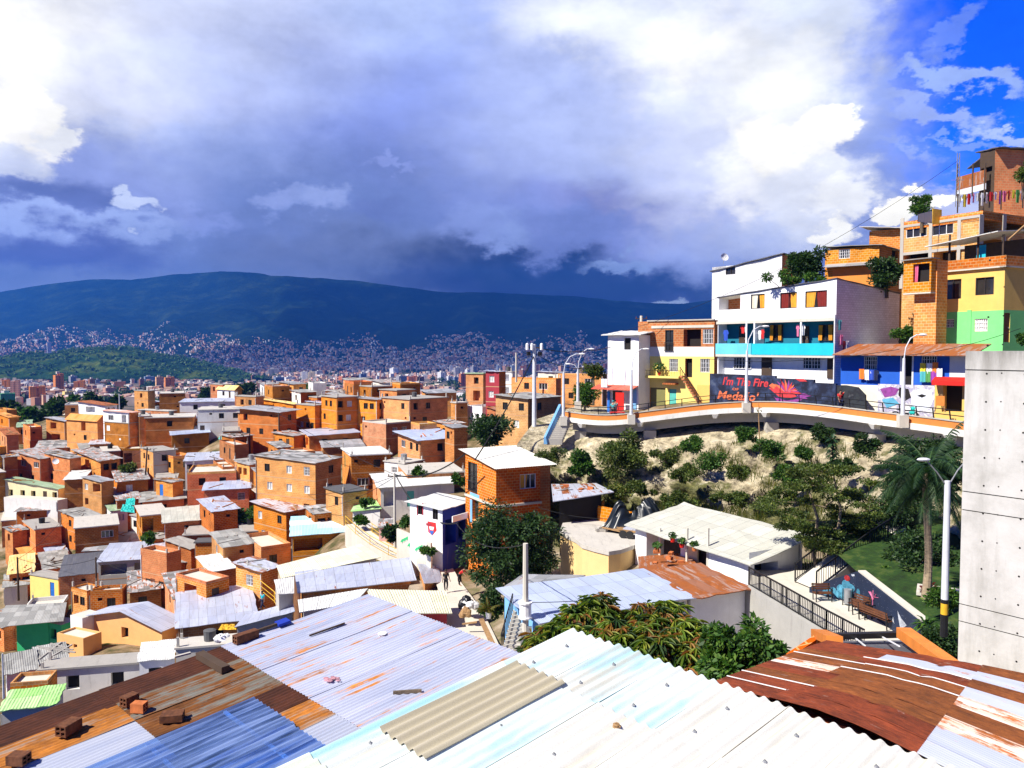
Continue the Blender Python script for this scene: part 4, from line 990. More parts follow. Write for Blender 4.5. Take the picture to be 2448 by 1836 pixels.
# ================================================================== right hand hillside
class Hero:
    """a building whose features are read off the photograph in pixels on its own wall planes"""
    def __init__(s, name, label, cat, uL, uC, uR, vT, vB, D, th, extra=4., minW=1.5, grp=None, maxL=30.):
        s.P = at(uC, vB, D); s.a = math.radians(th); s.h = (vB-vT)*D/F
        rd = (math.cos(s.a), math.sin(s.a)); ld = (-math.sin(s.a), math.cos(s.a))
        def ext(u, d):
            k = (u-CX)/F; den = d[0]-k*d[1]; t_ = (k*s.P.y-s.P.x)/den
            return min(max(t_, minW), maxL) if t_ > 0 else maxL
        s.W = ext(uR, rd); s.L = ext(uL, ld); s.x = extra
        s.o = thing(name, label, cat, s.P, s.a, grp)
        s.F = {'R': Face(0,0,0,s.W,s.h,s.h), 'L': Face(0,s.L,-PI/2,s.L,s.h,s.h), 'B': Face(s.W,s.L,PI,s.W,s.h,s.h), 'S': Face(s.W,0,PI/2,s.L,s.h,s.h)}
        s.ops = {'R': [], 'L': []}; s.mi = {'R': 0, 'L': 1}
    def tops(s, rx, ry):
        h = s.h; z = lambda x, y: h+rx*x+ry*y; W, L = s.W, s.L
        for k, a, b_ in (('R',(0,0),(W,0)),('L',(0,L),(0,0)),('B',(W,L),(0,L)),('S',(W,0),(W,L))): s.F[k].t0 = z(*a); s.F[k].t1 = z(*b_)
        s.rx, s.ry = rx, ry
    def px(s, f, u, v, d=0.):
        """pixel -> (x, z) on a wall plane set back by d"""
        fc = s.F[f]; r = ray(u, v); c, sn = math.cos(-s.a), math.sin(-s.a)
        dx, dy = r.x*c-r.y*sn, r.x*sn+r.y*c
        ox, oy = -s.P.x*c+s.P.y*sn, -s.P.x*sn-s.P.y*c; oz = -s.P.z
        n = (-fc.s, fc.c); q = fc.pt(0, d, 0)
        t_ = ((q[0]-ox)*n[0]+(q[1]-oy)*n[1])/(dx*n[0]+dy*n[1])
        X, Y, Z = ox+dx*t_, oy+dy*t_, oz+r.z*t_
        return ((X-fc.o[0])*fc.c+(Y-fc.o[1])*fc.s, Z)
    def rect(s, f, u0, v0, u1, v1, d=0.):
        um, vm = (u0+u1)/2, (v0+v1)/2
        return s.px(f, u0, vm, d)[0], s.px(f, um, v1, d)[1], s.px(f, u1, vm, d)[0], s.px(f, um, v0, d)[1]
    def hole(s, f, u0, v0, u1, v1, dp=.5, bm=2):
        x0, z0, x1, z1 = s.rect(f, u0, v0, u1, v1); ln = s.F[f].ln
        r = (max(x0, .05), z0, min(x1, ln-.05), z1); s.ops[f].append((*r, dp, bm)); return r
    def fill(s, f, r, code, d=0.):
        nm, me, sn, sm = opening_parts(code, r[2]-r[0], r[3]-r[1]); fc = s.F[f]
        q = inst(nm, me, s.o, fc.pt(r[0], d, r[1]), fc.rz); return inst(sn, sm, q)
    def win(s, f, u0, v0, u1, v1, code='w'):
        r = s.hole(f, u0, v0, u1, v1, .17); s.fill(f, r, code); return r
    def onback(s, f, u0, v0, u1, v1, d, code='w'):
        r = s.rect(f, u0, v0, u1, v1, d); s.fill(f, r, code, d-.17); return r
    def fbox(s, f, x0, z0, x1, z1, d0, d1, name, mat_, bm=None):
        b = MB(); fc = s.F[f]
        b.hexa([fc.pt(x0,d0,z0), fc.pt(x1,d0,z0), fc.pt(x1,d1,z0), fc.pt(x0,d1,z0)], [fc.pt(x0,d0,z1), fc.pt(x1,d0,z1), fc.pt(x1,d1,z1), fc.pt(x0,d1,z1)])
        return b.build(name, M[mat_], s.o)
    def pbox(s, f, u0, v0, u1, v1, d0, d1, name, mat_):
        x0, z0, x1, z1 = s.rect(f, u0, v0, u1, v1); return s.fbox(f, x0, z0, x1, z1, d0, d1, name, mat_)
    def curtain(s, f, r, mat_, side=0, part=1., d=.12):
        b = MB(); fc = s.F[f]; x0, z0, x1, z1 = r; w_ = (x1-x0)*part; n = 16
        xa = x0+.05 if side == 0 else x1-.05-w_
        rows_ = []
        for i in range(7):
            k = i/6.; pinch = 1-.18*k if part < .75 else 1
            rows_.append([fc.pt((xa+w_*j/n*pinch) if side == 0 else (xa+w_-w_*(n-j)/n*pinch), d+.035*math.sin(j*1.9), z1-.05-(z1-z0-.1)*k) for j in range(n+1)])
        b.grid(rows_); return b.build('curtain', M[mat_], s.o)
    def walls(s, mR, mL, back=None, bands=None):
        b = MB()
        for f in 'RL': wall_face(b, s.F[f], -s.x, s.mi[f], s.ops[f], 2)
        wall_face(b, s.F['B'], -s.x, 0); wall_face(b, s.F['S'], -s.x, 0)
        b.quad([(0,0,s.F['R'].t0-.02),(s.W,0,s.F['R'].t1-.02),(s.W,s.L,s.F['S'].t1-.02),(0,s.L,s.F['L'].t0-.02)], 3)
        return b.build('walls', [M[mR], M[mL], M['dark'], M['concrete_pale'], M[back or 'dark'], M['brick_brown']], s.o)
def patchwork(H, f, rects):
    """paint and brick fields set 4 mm proud of the wall: (u0,v0,u1,v1,material)"""
    for i, (u0, v0, u1, v1, m_) in enumerate(rects):
        H.pbox(f, u0, v0, u1, v1, -.012-.002*i, .01, 'painted_field', m_)

def garment(p, rz, w_, h_, mat_, label, grp, shape='shirt'):
    b = MB(); n = 6; ph = p[0]*7 % 6
    rows_ = []
    for i in range(5):
        k = i/4.; ww = w_*(1-.12*k) if shape == 'shirt' else w_
        rows_.append([((j/n-.5)*ww, .03*math.sin(j*1.7+ph)+.02*k, -h_*k-(.03*math.sin(j*2.+ph) if i == 4 else 0)) for j in range(n+1)])
    b.grid(rows_)
    if shape == 'shirt':
        for sg in (-1, 1): b.quad([(sg*w_*.48,.01,0),(sg*w_*.78,.03,-h_*.3),(sg*w_*.62,.03,-h_*.42),(sg*w_*.44,.01,-h_*.3)])
    else:
        b.quad([(-.02,.02,-h_),(.02,.02,-h_),(.01,.02,-h_*.9),(-.01,.02,-h_*.9)])
    return tag(b.build('garment', M[mat_], None, p, rz), label, 'clothing', grp)
for nm, cl in (('cloth_red',(.6,.03,.03,1)),('cloth_white',(.8,.8,.8,1)),('cloth_blue',(.03,.08,.45,1)),('cloth_navy',(.015,.02,.06,1)),('cloth_pink',(.75,.2,.35,1)),('cloth_yellow',(.75,.6,.05,1)),('cloth_purple',(.30,.05,.35,1)),('cloth_teal',(.08,.4,.42,1)),('cloth_orange',(.75,.2,.03,1)),('cloth_green',(.1,.3,.08,1)),('cloth_black',(.02,.02,.025,1))): m_plain(nm, cl, .9)

# ---------------- white and turquoise three storey house
H = Hero('house', 'white three storey house with a turquoise balcony and orange curtains', 'house', 1715, 1995, 2147, 668, 962, 72, 33, extra=3)
H.tops(-.10, -.07); hL = H.F['L']
H.hole('L', 1719, 706, 1770, 740, 1.4, 5)
r = H.win('L', 1795, 703, 1828, 738); H.curtain('L', r, 'cream_pale', 0, .45); H.curtain('L', r, 'curtain_yellow', 1, .4)
r = H.win('L', 1865, 699, 1905, 737); H.curtain('L', r, 'curtain_red', 0, .6); H.curtain('L', r, 'curtain_yellow', 1, .42)
r = H.win('L', 1925, 695, 1977, 735); H.curtain('L', r, 'curtain_yellow', 0, .45); H.curtain('L', r, 'curtain_red', 1, .5)
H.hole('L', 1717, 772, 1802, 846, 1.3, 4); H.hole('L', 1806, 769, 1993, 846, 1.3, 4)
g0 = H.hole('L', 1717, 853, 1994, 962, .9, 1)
H.walls('white_block_shade', 'white', 'teal_wall')
H.pbox('L', 1800, 821, 1996, 850, -.22, -.08, 'balcony', 'turquoise'); H.pbox('L', 1714, 821, 1799, 847, -.22, -.08, 'balcony', 'turquoise_pale')
H.pbox('L', 1714, 764, 1996, 771, -.10, .0, 'floor_slab', 'concrete_pale'); H.pbox('L', 1714, 848, 1996, 854, -.22, .0, 'floor_slab', 'concrete_pale')
for (a_, b_) in ((1843,1873),(1959,1995)):
    r = H.onback('L', a_, 776, b_, 815, 1.3, 'w'); H.curtain('L', (r[0], r[1], r[2], r[3]), 'curtain_yellow', 0, .3, 1.08); H.curtain('L', (r[0], r[1], r[2], r[3]), 'curtain_yellow', 1, .3, 1.08)
for (a_, b_) in ((1768,1785),(1915,1935)): H.onback('L', a_, 780, b_, 840, 1.3, 'D')
for q in (1803, 1784, 1914): H.pbox('L', q, 770, q+3.5, 850, -.12, -.02, 'post', 'plastic_white')
for (a_, b_) in ((1755,1797),(1921,1964)):
    H.onback('L', a_, 854, b_, 882, .9, 'b')
for (a_, b_) in ((1822,1846),(1979,1997)): H.onback('L', a_, 853, b_, 905, .9, 'D')
sheet_roof(H.o, 'slate_sheet', H.h, H.W, H.L, -.10, -.07, .12, th=.08)
b = MB(); b.tube([H.F['L'].pt(H.L-.05,-.12,z) for z in (-.5, H.h*.37, H.h*.72)], .05, 6); b.build('downpipe', M['plastic_white'], H.o)
HW = H
for i, (u_, v_, w_, h_, m_, lb) in enumerate(((1735,789,.5,1.1,'cloth_blue','blue garment hanging at the left end of the turquoise balcony'),(1776,778,.45,.8,'cloth_red','red garment hanging by the first balcony post'),(1783,778,.3,.7,'cloth_white','white top beside the red garment on the balcony'),(1816,790,.3,.9,'cloth_white','white cloth hanging behind the street lamp on the balcony'),(1823,788,.3,.9,'cloth_red','red and white cloth behind the street lamp head'),(1907,776,.25,1.1,'cloth_pink','pink cloth hanging by the middle balcony post'),(1920,776,.3,1.0,'cloth_white','white shirt hanging right of the middle balcony post'),(2008,765,.4,.9,'cloth_teal','turquoise cloth hanging at the right corner of the balcony'),(2012,800,.35,.9,'cloth_pink','pink garment at the right corner of the balcony'),(2018,815,.4,1.1,'cloth_red','dark red shirt hanging below the balcony corner'),(2027,815,.3,1.0,'cloth_white','white garment below the balcony corner'))):
    fc = 'L' if u_ < 1997 else 'R'
    x, z = H.px(fc, u_, v_, .25 if fc == 'L' else -.35); q = H.F[fc].pt(x, .25 if fc == 'L' else -.35, z)
    garment(H.o.matrix_basis @ Vector(q) if False else Matrix.Translation(H.P) @ Matrix.Rotation(H.a, 4, 'Z') @ Vector(q), H.a+H.F[fc].rz, w_, h_, m_, lb, 'washing on the turquoise balcony')
# ---------------- white block house behind it
H = Hero('house', 'white block house with a tilted dark roof edge behind the turquoise balcony house', 'house', 1700, 1868, 1900, 610, 720, 88, 40)
H.tops(0, -.13); H.win('L', 1735, 635, 1758, 656)
H.walls('brick', 'white_block'); sheet_roof(H.o, 'slate_sheet', H.h, H.W, H.L, 0, -.13, .2, th=.1)
def dish(p, rz, r_, label, tilt=.5):
    o = thing('satellite_dish', label, 'satellite dish', p, rz)
    b = MB(); P_ = []
    for i in range(5):
        q = i/4*r_; P_.append([(q*math.cos(a), -q*q/r_*.28*math.cos(tilt)+q*math.sin(a)*math.sin(tilt)*.4, q*math.sin(a)*math.cos(tilt)+.75) for a in [2*PI*k/14 for k in range(15)]])
    b.grid(P_); b.build('reflector', M['plastic_white'], o, smooth=True)
    b = MB(); b.tube([(0,.1,0),(0,.1,.6),(0,.02,.75)], .025, 6); b.tube([(0,0,.45),(0,-r_*.8,.75)], .012, 5); b.ball((0,-r_*.8,.75), .05); b.build('mast', M['metal_grey'], o)
dish(at(1731, 630, 94), .3, .5, 'white satellite dish on the tilted roof of the white block house')
# ---------------- brick houses behind, up the slope
H = Hero('house', 'orange brick house under a wavy dark roof between the two bushy trees', 'house', 1968, 2100, 2152, 588, 700, 88, 48); H.tops(0, 0)
H.win('L', 2005, 596, 2032, 618, 'b'); H.hole('R', 2132, 594, 2146, 618, .3)
H.win('L', 2034, 648, 2058, 671, 'c'); H.hole('L', 2000, 646, 2024, 664)
H.walls('brick', 'brick'); sheet_roof(H.o, 'fibre_grey', H.h, H.W, H.L, 0, .05, .35); patchwork(H, 'L', [(1990,640,2099,690,'orange_wall')])
x0, z0 = H.px('L', 1975, 634); x1, z1 = H.px('L', 2090, 634)
b = MB(); fc = H.F['L']; b.hexa([fc.pt(x0,-.9,z0-.35), fc.pt(x1,-.9,z0-.35), fc.pt(x1,0,z0), fc.pt(x0,0,z0)], [fc.pt(x0,-.9,z0-.29), fc.pt(x1,-.9,z0-.29), fc.pt(x1,0,z0+.06), fc.pt(x0,0,z0+.06)]); b.build('canopy', M['zinc_dull'], H.o)
H = Hero('house', 'small brick house with a white wavy roof near the sky', 'house', 2072, 2150, 2180, 548, 640, 97, 50); H.tops(0, 0)
H.walls('brick', 'brick'); sheet_roof(H.o, 'fibre_white', H.h, H.W, H.L, 0, .12, .9)
# ---------------- concrete framed house at the top right
H = Hero('house', 'brick house with a raw concrete frame and two triple windows, top right', 'house', 2152, 2345, 2470, 512, 690, 74, 30)
H.tops(.02, -.045)
H.win('L', 2166, 540, 2216, 567, 'W'); H.win('L', 2228, 536, 2279, 561, 'W')
H.hole('L', 2300, 529, 2342, 560, .14, 1); H.hole('R', 2349, 524, 2395, 560, 2.2); H.hole('R', 2404, 518, 2460, 556, 2.2)
H.hole('L', 2154, 604, 2225, 618, 1.2); H.hole('L', 2232, 596, 2340, 624, 1.5); H.hole('R', 2350, 575, 2460, 622, 2.5)
H.walls('brick_pale', 'brick_pale')
for u_ in (2152, 2220, 2288): H.pbox('L', u_, 522, u_+8, 690, -.06, .0, 'column', 'concrete')
H.pbox('R', 2340, 513, 2350, 600, -.06, .0, 'column', 'concrete'); H.pbox('R', 2396, 511, 2404, 600, -.06, .0, 'column', 'concrete')
H.pbox('L', 2152, 594, 2350, 601, -.05, .0, 'ring_beam', 'concrete'); H.pbox('L', 2152, 526, 2350, 532, -.05, 0, 'ring_beam', 'concrete')
b = MB()
for q in ((0,0,H.W,.15),(0,H.L-.15,H.W,H.L),(0,.15,.15,H.L-.15)): b.box(q[0],q[1],H.h-.55,q[2],q[3],H.h+.25)
b.build('parapet', M['brick'], H.o)
# clothes along its roof edge
LN = ['cloth_white','cloth_yellow','cloth_red','cloth_pink','cloth_white','cloth_white','cloth_white','cloth_red','cloth_white','cloth_purple','cloth_pink','cloth_red','cloth_yellow','cloth_green','cloth_white']
LC = ['white','yellow','red','pink','white','white','white','red','white','purple','pink','red','yellow','green','white']
o = thing('clothes_line', 'clothes line on timber posts along the top right roof edge', 'clothes line', at(2290, 505, 77))
b = MB(); pp = [at(2290+i*26, 466-i*2.2, 77-i*.4)-at(2290, 505, 77) for i in range(8)]
b.tube(pp, .012, 5); b.build('line', M['wire'], o)
for i in range(0, 8, 2):
    b = MB(); b.bar(pp[i]+Vector((0,0,-1.7)), pp[i]+Vector((0,0,.1)), .09); b.build('post', M['dark_wood'], o)
cc_ = {}
for i, (m_, c_) in enumerate(zip(LN, LC)):
    u_ = 2296+i*10.6; cc_[c_] = cc_.get(c_, 0)+1
    garment(at(u_, 466-(u_-2290)*.085, 77-(u_-2290)*.0155), .5, (.34,.5,.42)[i % 3], (.75,1.2,1.0,.85)[i % 4], m_, '%s garment, %s %s one from the left on the top right clothes line' % (c_, ORD[cc_[c_]-1], c_), 'washing on the top right clothes line', 'shirt' if i % 3 else 'sheet')
# shack above
H = Hero('shack', 'brick and plank shack with a steep dark roof at the top right corner', 'shack', 2330, 2376, 2475, 358, 480, 80, 12); H.tops(0, 0)
H.hole('L', 2345, 400, 2372, 412, .4); H.walls('brick_gold', 'dark_wood'); sheet_roof(H.o, 'slate_sheet', H.h, H.W, H.L, .02, .05, (.1,.5), th=.1)
b = MB(); q0 = [at(2312,402,84)-H.P, at(2362,362,82)-H.P, at(2412,354,88)-H.P, at(2380,392,92)-H.P]; mi_ = Matrix.Rotation(-H.a, 4, 'Z'); q0 = [mi_ @ p for p in q0]; b.hexa([p-Vector((0,0,.12)) for p in q0], q0); b.build('lean_roof', M['slate_sheet'], H.o)
H.pbox('L', 2303, 416, 2374, 448, -.9, -.8, 'plank_panel', 'rust'); H.pbox('L', 2303, 448, 2374, 462, -.9, -.8, 'plank_panel', 'metal_white')
for u_ in (2304, 2342, 2371): H.pbox('L', u_, 392, u_+3, 470, -.92, -.83, 'post', 'dark_wood')
o = thing('lattice_pole', 'pale blue lattice pole beside the top right clothes line', 'pole', at(2289, 470, 79))
b = MB()
for sx_ in (-.18, .18): b.bar((sx_,0,-1), (sx_*.6,0,4.2), .06)
for i in range(9): b.bar((-.18+.02*i*.4,0,i*.45-.2), (.18-.02*i*.4,0,i*.45+.25), .035)
b.build('lattice', M['metal_grey'], o)
b = MB(); b.bar((-.6,0,1.6), (.6,0,1.6), .06); b.build('crossarm', M['metal_grey'], o)
o = thing('roof_screen', 'curved grey tin and yellow board screen on the terrace edge', 'screen', at(2195, 530, 76), .5)
b = MB(); b.quad([(0,0,0),(2.1,0,0),(2.1,0,1.2),(0,0,.7)]); b.quad([(0,.05,0),(2.1,.05,0),(2.1,.05,1.2),(0,.05,.7)][::-1]); b.build('tin_sheet', M['zinc_dull'], o)
b = MB(); b.box(2.15,-.02,0,3.5,.05,1.4); b.build('board', M['yellow_paint'], o)
# ---------------- green and yellow house
H = Hero('house', 'house painted mint green below and yellow above with a brick terrace', 'house', 2237, 2397, 2480, 640, 838, 66, 27); H.tops(0, 0)
r = H.win('L', 2258, 668, 2298, 715, 'w'); r = H.win('L', 2332, 663, 2376, 705, 'w')
H.win('L', 2258, 763, 2281, 783, 'b'); r = H.win('L', 2330, 762, 2361, 792, 'b'); H.curtain('L', r, 'curtain_white', 0, .95)
r = H.hole('R', 2399, 748, 2414, 818, .15); H.fill('R', r, 'd'); 
H.walls('yellow_ochre', 'yellow_ochre')
for f, u0, u1 in (('L', 2237, 2397), ('R', 2397, 2480)):
    fc = H.F[f]; z1 = H.px('L', 2397, 741)[1]
    b = MB()
    wf = Face(fc.o[0]-.012*(-fc.s), fc.o[1]-.012*fc.c, fc.rz, fc.ln, z1, z1)
    wall_face(b, wf, -.2, 0, [(*q[:4], .01, -1) for q in H.ops[f] if q[3] < z1])
    b.build('painted_field', M['mint'], H.o)
    zt_ = H.px('L', 2397, 640)[1]
    H.fbox(f, -.25 if f == 'R' else 0, H.h, fc.ln+(.25 if f == 'L' else 0), H.h+.12, -.25, .3, 'terrace_slab', 'concrete_pale')
    H.fbox(f, -.25 if f == 'R' else 0, H.h+.12, fc.ln+(.25 if f == 'L' else 0), H.h+.95, -.25, -.1, 'parapet', 'brick')
H.pbox('L', 2312, 741, 2322, 838, -.07, 0, 'column', 'mint')
for u_ in (2262, 2330, 2390): H.pbox('L', u_, 560, u_+4, 625, .3, .4, 'post', 'dark_wood')
b = MB(); fc = H.F['L']; x0, z0 = H.px('L', 2225, 592, .3); x1, z1 = H.px('L', 2400, 555, .3)
for (xa, za, xb, zb) in ((x0, z0, x1, z1),):
    b.hexa([fc.pt(xa,-.5,za), fc.pt(xb,-.5,zb), fc.pt(xb,5,zb+.5), fc.pt(xa,5,za+.5)], [fc.pt(xa,-.5,za+.07), fc.pt(xb,-.5,zb+.07), fc.pt(xb,5,zb+.57), fc.pt(xa,5,za+.57)])
b.build('terrace_roof', M['fibre_white'], H.o)
H.fbox('L', 0, H.h+.1, H.L, H.h+2.6, 3.6, 3.7, 'back_wall', 'dark_wood')
H.pbox('L', 2320, 585, 2342, 622, .8, .85, 'cloth_panel', 'turquoise')
b = MB(); b.bar(H.F['R'].pt(.2,-.1,H.h+2.2), H.F['R'].pt(3.2,-.3,H.h+4.2), .14); b.build('prop_beam', M['timber'], H.o)
# brick bay left of it
H = Hero('house', 'narrow brick tower with a jutting bay and pink curtain', 'house', 2182, 2236, 2240, 622, 830, 68, 30); H.tops(0, 0)
H.walls('brick', 'brick')
x0, z0, x1, z1 = H.rect('L', 2172, 622, 2238, 700); fc = H.F['L']
b = MB(); bf = Face(*fc.pt(x0, -.7, 0)[:2], fc.rz, x1-x0, z1, z1)
rr_ = H.rect('L', 2183, 630, 2222, 674, -.7); wall_face(b, bf, z0, 0, [(rr_[0]-x0, rr_[1], rr_[2]-x0, rr_[3], .5, 1)])
for xs_ in ((x0, 1), (x1, -1)): b.quad([fc.pt(xs_[0],-.7,z0), fc.pt(xs_[0],0,z0), fc.pt(xs_[0],0,z1), fc.pt(xs_[0],-.7,z1)], 0)
b.quad([fc.pt(x0,-.7,z0), fc.pt(x1,-.7,z0), fc.pt(x1,0,z0), fc.pt(x0,0,z0)], 2); b.build('bay', [M['brick'], M['dark'], M['concrete_pale']], H.o)
H.fbox('L', x0-.15, z1, x1+.15, z1+.08, -.95, .3, 'bay_roof', 'fibre_grey')
H.fbox('L', x0, z0-.12, x1, z0, -.72, .0, 'bay_slab', 'concrete_pale')
H.curtain('L', (rr_[0], rr_[1], rr_[2], rr_[3]), 'cloth_pink', 0, .22, -.5)
# ---------------- yellow house with brick storey
H = Hero('house', 'yellow house with a bare brick top storey and outside stair', 'house', 1525, 1706, 1725, 765, 985, 85, 52); H.tops(0, 0)
r = H.hole('L', 1590, 789, 1610, 838, .17); H.fill('L', r, 't'); H.hole('L', 1634, 787, 1676, 828, .9)
H.win('L', 1680, 787, 1705, 822, 'b')
H.win('L', 1600, 858, 1621, 888, 'b'); r = H.hole('L', 1638, 857, 1655, 902, .4); H.win('L', 1674, 858, 1697, 890, 'b')
r = H.hole('L', 1554, 927, 1591, 978, .15, 4); r = H.hole('L', 1600, 930, 1617, 975, .15); H.fill('L', r, 'q')
H.walls('brick', 'brick', 'olive')
def plate(H, f, u0, v0, u1, v1, m_, nm='painted_field', pr=.012):
    fc = H.F[f]; x0, z0, x1, z1 = H.rect(f, u0, v0, u1, v1); x0 = max(x0, 0); x1 = min(x1, fc.ln)
    b = MB(); q = fc.pt(x0, -pr, 0); wf = Face(q[0], q[1], fc.rz, x1-x0, z1, z1)
    hs = [(max(p[0]-x0, 0.), max(p[1], z0), min(p[2]-x0, x1-x0), min(p[3], z1), .01, -1) for p in H.ops[f] if p[0] < x1 and p[2] > x0 and p[1] < z1 and p[3] > z0]
    wall_face(b, wf, z0, 0, hs); return b.build(nm, M[m_], H.o)
plate(H, 'L', 1525, 829, 1707, 852, 'white_dirty'); plate(H, 'L', 1525, 852, 1707, 985, 'yellow', pr=.016)
H.pbox('L', 1558, 778, 1707, 784, -.08, 0, 'ring_beam', 'concrete_pale'); H.pbox('L', 1548, 764, 1708, 767, -.15, .1, 'coping', 'concrete')
H.pbox('L', 1525, 898, 1632, 903, -1.0, 0, 'balcony_slab', 'yellow'); H.pbox('L', 1535, 870, 1537, 898, -1., -.96, 'railing_post', 'metal_black')
b = MB(); fc = H.F['L']
x0, z0 = H.px('L', 1534, 898, -1.); x1, z1 = H.px('L', 1628, 891, -1.)
for q in range(26): xx = x0+(x1-x0)*q/25; b.bar(fc.pt(xx,-.98,z0+.02), fc.pt(xx,-.98,z0+.6), .025)
b.bar(fc.pt(x0,-.98,z0+.62), fc.pt(x1,-.98,z0+.62), .05); b.build('railing', M['metal_black'], H.o)
st = MB(); rl = MB(); xa, za = H.px('L', 1630, 898, -.6); xb, zb = H.px('L', 1672, 962, -.6)
for q in range(11):
    xx = xa+(xb-xa)*q/10; zz = za+(zb-za)*q/10; st.hexa([fc.pt(xx,-1.1,zz-.18), fc.pt(xx+.36,-1.1,zz-.18), fc.pt(xx+.36,-.15,zz-.18), fc.pt(xx,-.15,zz-.18)], [fc.pt(xx,-1.1,zz), fc.pt(xx+.36,-1.1,zz), fc.pt(xx+.36,-.15,zz), fc.pt(xx,-.15,zz)])
    rl.bar(fc.pt(xx+.1,-1.1,zz), fc.pt(xx+.1,-1.1,zz+.9), .035)
rl.bar(fc.pt(xa,-1.1,za+.95), fc.pt(xb,-1.1,zb+.95), .06); rl.bar(fc.pt(xb,-1.1,zb+.95), fc.pt(xb,-1.1,zb-.4), .06)
st.build('stair', M['brick_deep'], H.o); rl.build('stair_rail', M['metal_black'], H.o)
H.pbox('L', 1592, 915, 1622, 919, -.8, 0, 'door_canopy', 'tile'); H.pbox('L', 1672, 920, 1706, 980, -.6, 0, 'porch', 'yellow_ochre')
HY = H
# ---------------- white gable house at its left
H = Hero('house', 'white house with a pale lean roof and a red canopy', 'house', 1453, 1526, 1562, 800, 985, 88, 48); H.tops(-.02, 0)
H.hole('L', 1492, 808, 1508, 836, .2)
H.walls('white', 'white'); sheet_roof(H.o, 'fibre_white', H.h, H.W, H.L, .12, .0, .55, th=.1)
H.pbox('L', 1452, 905, 1466, 925, -1.2, -1.1, 'sign_board', 'plastic_white')
x0, z0 = H.px('L', 1414, 930, -1.3); x1, z1 = H.px('L', 1510, 930, -1.3); fc = H.F['L']
b = MB(); b.hexa([fc.pt(x0,-1.4,z0), fc.pt(x1,-1.4,z0), fc.pt(x1,.0,z0+.45), fc.pt(x0,.0,z0+.45)], [fc.pt(x0,-1.4,z0+.06), fc.pt(x1,-1.4,z0+.06), fc.pt(x1,.0,z0+.51), fc.pt(x0,.0,z0+.51)]); b.build('canopy', M['red_sheet'], H.o)
H.pbox('L', 1488, 937, 1508, 983, -1.36, -1.3, 'red_screen', 'red_paint'); H.pbox('L', 1466, 935, 1487, 985, -.1, .0, 'shop_front', 'dark_wood'); H.pbox('L', 1455, 935, 1461, 985, -.3, -.2, 'post', 'blue_door'); H.pbox('L', 1512, 930, 1522, 985, -.1, -.02, 'blue_panel', 'blue_light')
# ---------------- blue house under a rusty roof
H = Hero('house', 'deep blue single storey house under a long rusty lean roof', 'house', 2010, 2318, 2380, 846, 985, 62, 48); H.tops(.02, .0)
r = H.win('L', 2065, 852, 2097, 884, 'b'); r = H.win('L', 2203, 850, 2240, 882, 'b'); r = H.hole('L', 2155, 850, 2181, 922, .3)
H.walls('blue_wall', 'blue_wall')
plate(H, 'L', 2010, 923, 2318, 990, 'cream_pale'); plate(H, 'L', 2270, 846, 2318, 923, 'white_dirty', pr=.016)
for u_ in (2152, 2180): H.pbox('L', u_, 850, u_+4, 922, -.04, 0, 'door_frame', 'frame_white')
b = MB(); fc = H.F['L']; xa, xb = -.3, H.L+.4
n = 24
for i in range(n):
    for dz, fl in ((.07, 0), (0, 1)):
        p_ = [fc.pt(xa+(xb-xa)*i/n,-1.2,H.h-.15+dz), fc.pt(xa+(xb-xa)*(i+1)/n,-1.2,H.h-.15+dz), fc.pt(xa+(xb-xa)*(i+1)/n,5.,H.h+.75+dz), fc.pt(xa+(xb-xa)*i/n,5.,H.h+.75+dz)]
        uv_ = [((xb-xa)*i/n,0),((xb-xa)*(i+1)/n,0),((xb-xa)*(i+1)/n,6.3),((xb-xa)*i/n,6.3)]
        b.quad(p_ if not fl else p_[::-1], 0, uv_ if not fl else uv_[::-1])
b.quad([fc.pt(xa,-1.2,H.h-.15), fc.pt(xb,-1.2,H.h-.15), fc.pt(xb,-1.2,H.h-.08), fc.pt(xa,-1.2,H.h-.08)]); b.build('roof', M['rust'], H.o)
cl = [(2060,882,'cloth_orange','orange'),(2073,884,'cloth_white','white'),(2084,884,'cloth_blue','blue striped'),(2093,885,'cloth_navy','dark'),(2206,868,'cloth_yellow','yellow'),(2222,868,'cloth_white','white'),(2236,866,'cloth_orange','orange'),(2206,888,'cloth_teal','pale green'),(2220,888,'cloth_green','green'),(2232,888,'cloth_purple','purple'),(2246,880,'cloth_white','long white')]
for u_, v_, m_, nm in cl:
    x, z = H.px('L', u_, v_, -.3); q = Matrix.Translation(H.P) @ Matrix.Rotation(H.a, 4, 'Z') @ Vector(fc.pt(x, -.3, z))
    garment(q, H.a+fc.rz, .42, .85, m_, '%s garment hanging at the %s window of the blue house' % (nm, 'left' if u_ < 2150 else 'right'), 'washing on the blue house', 'shirt' if u_ % 2 else 'sheet')
HBL = H
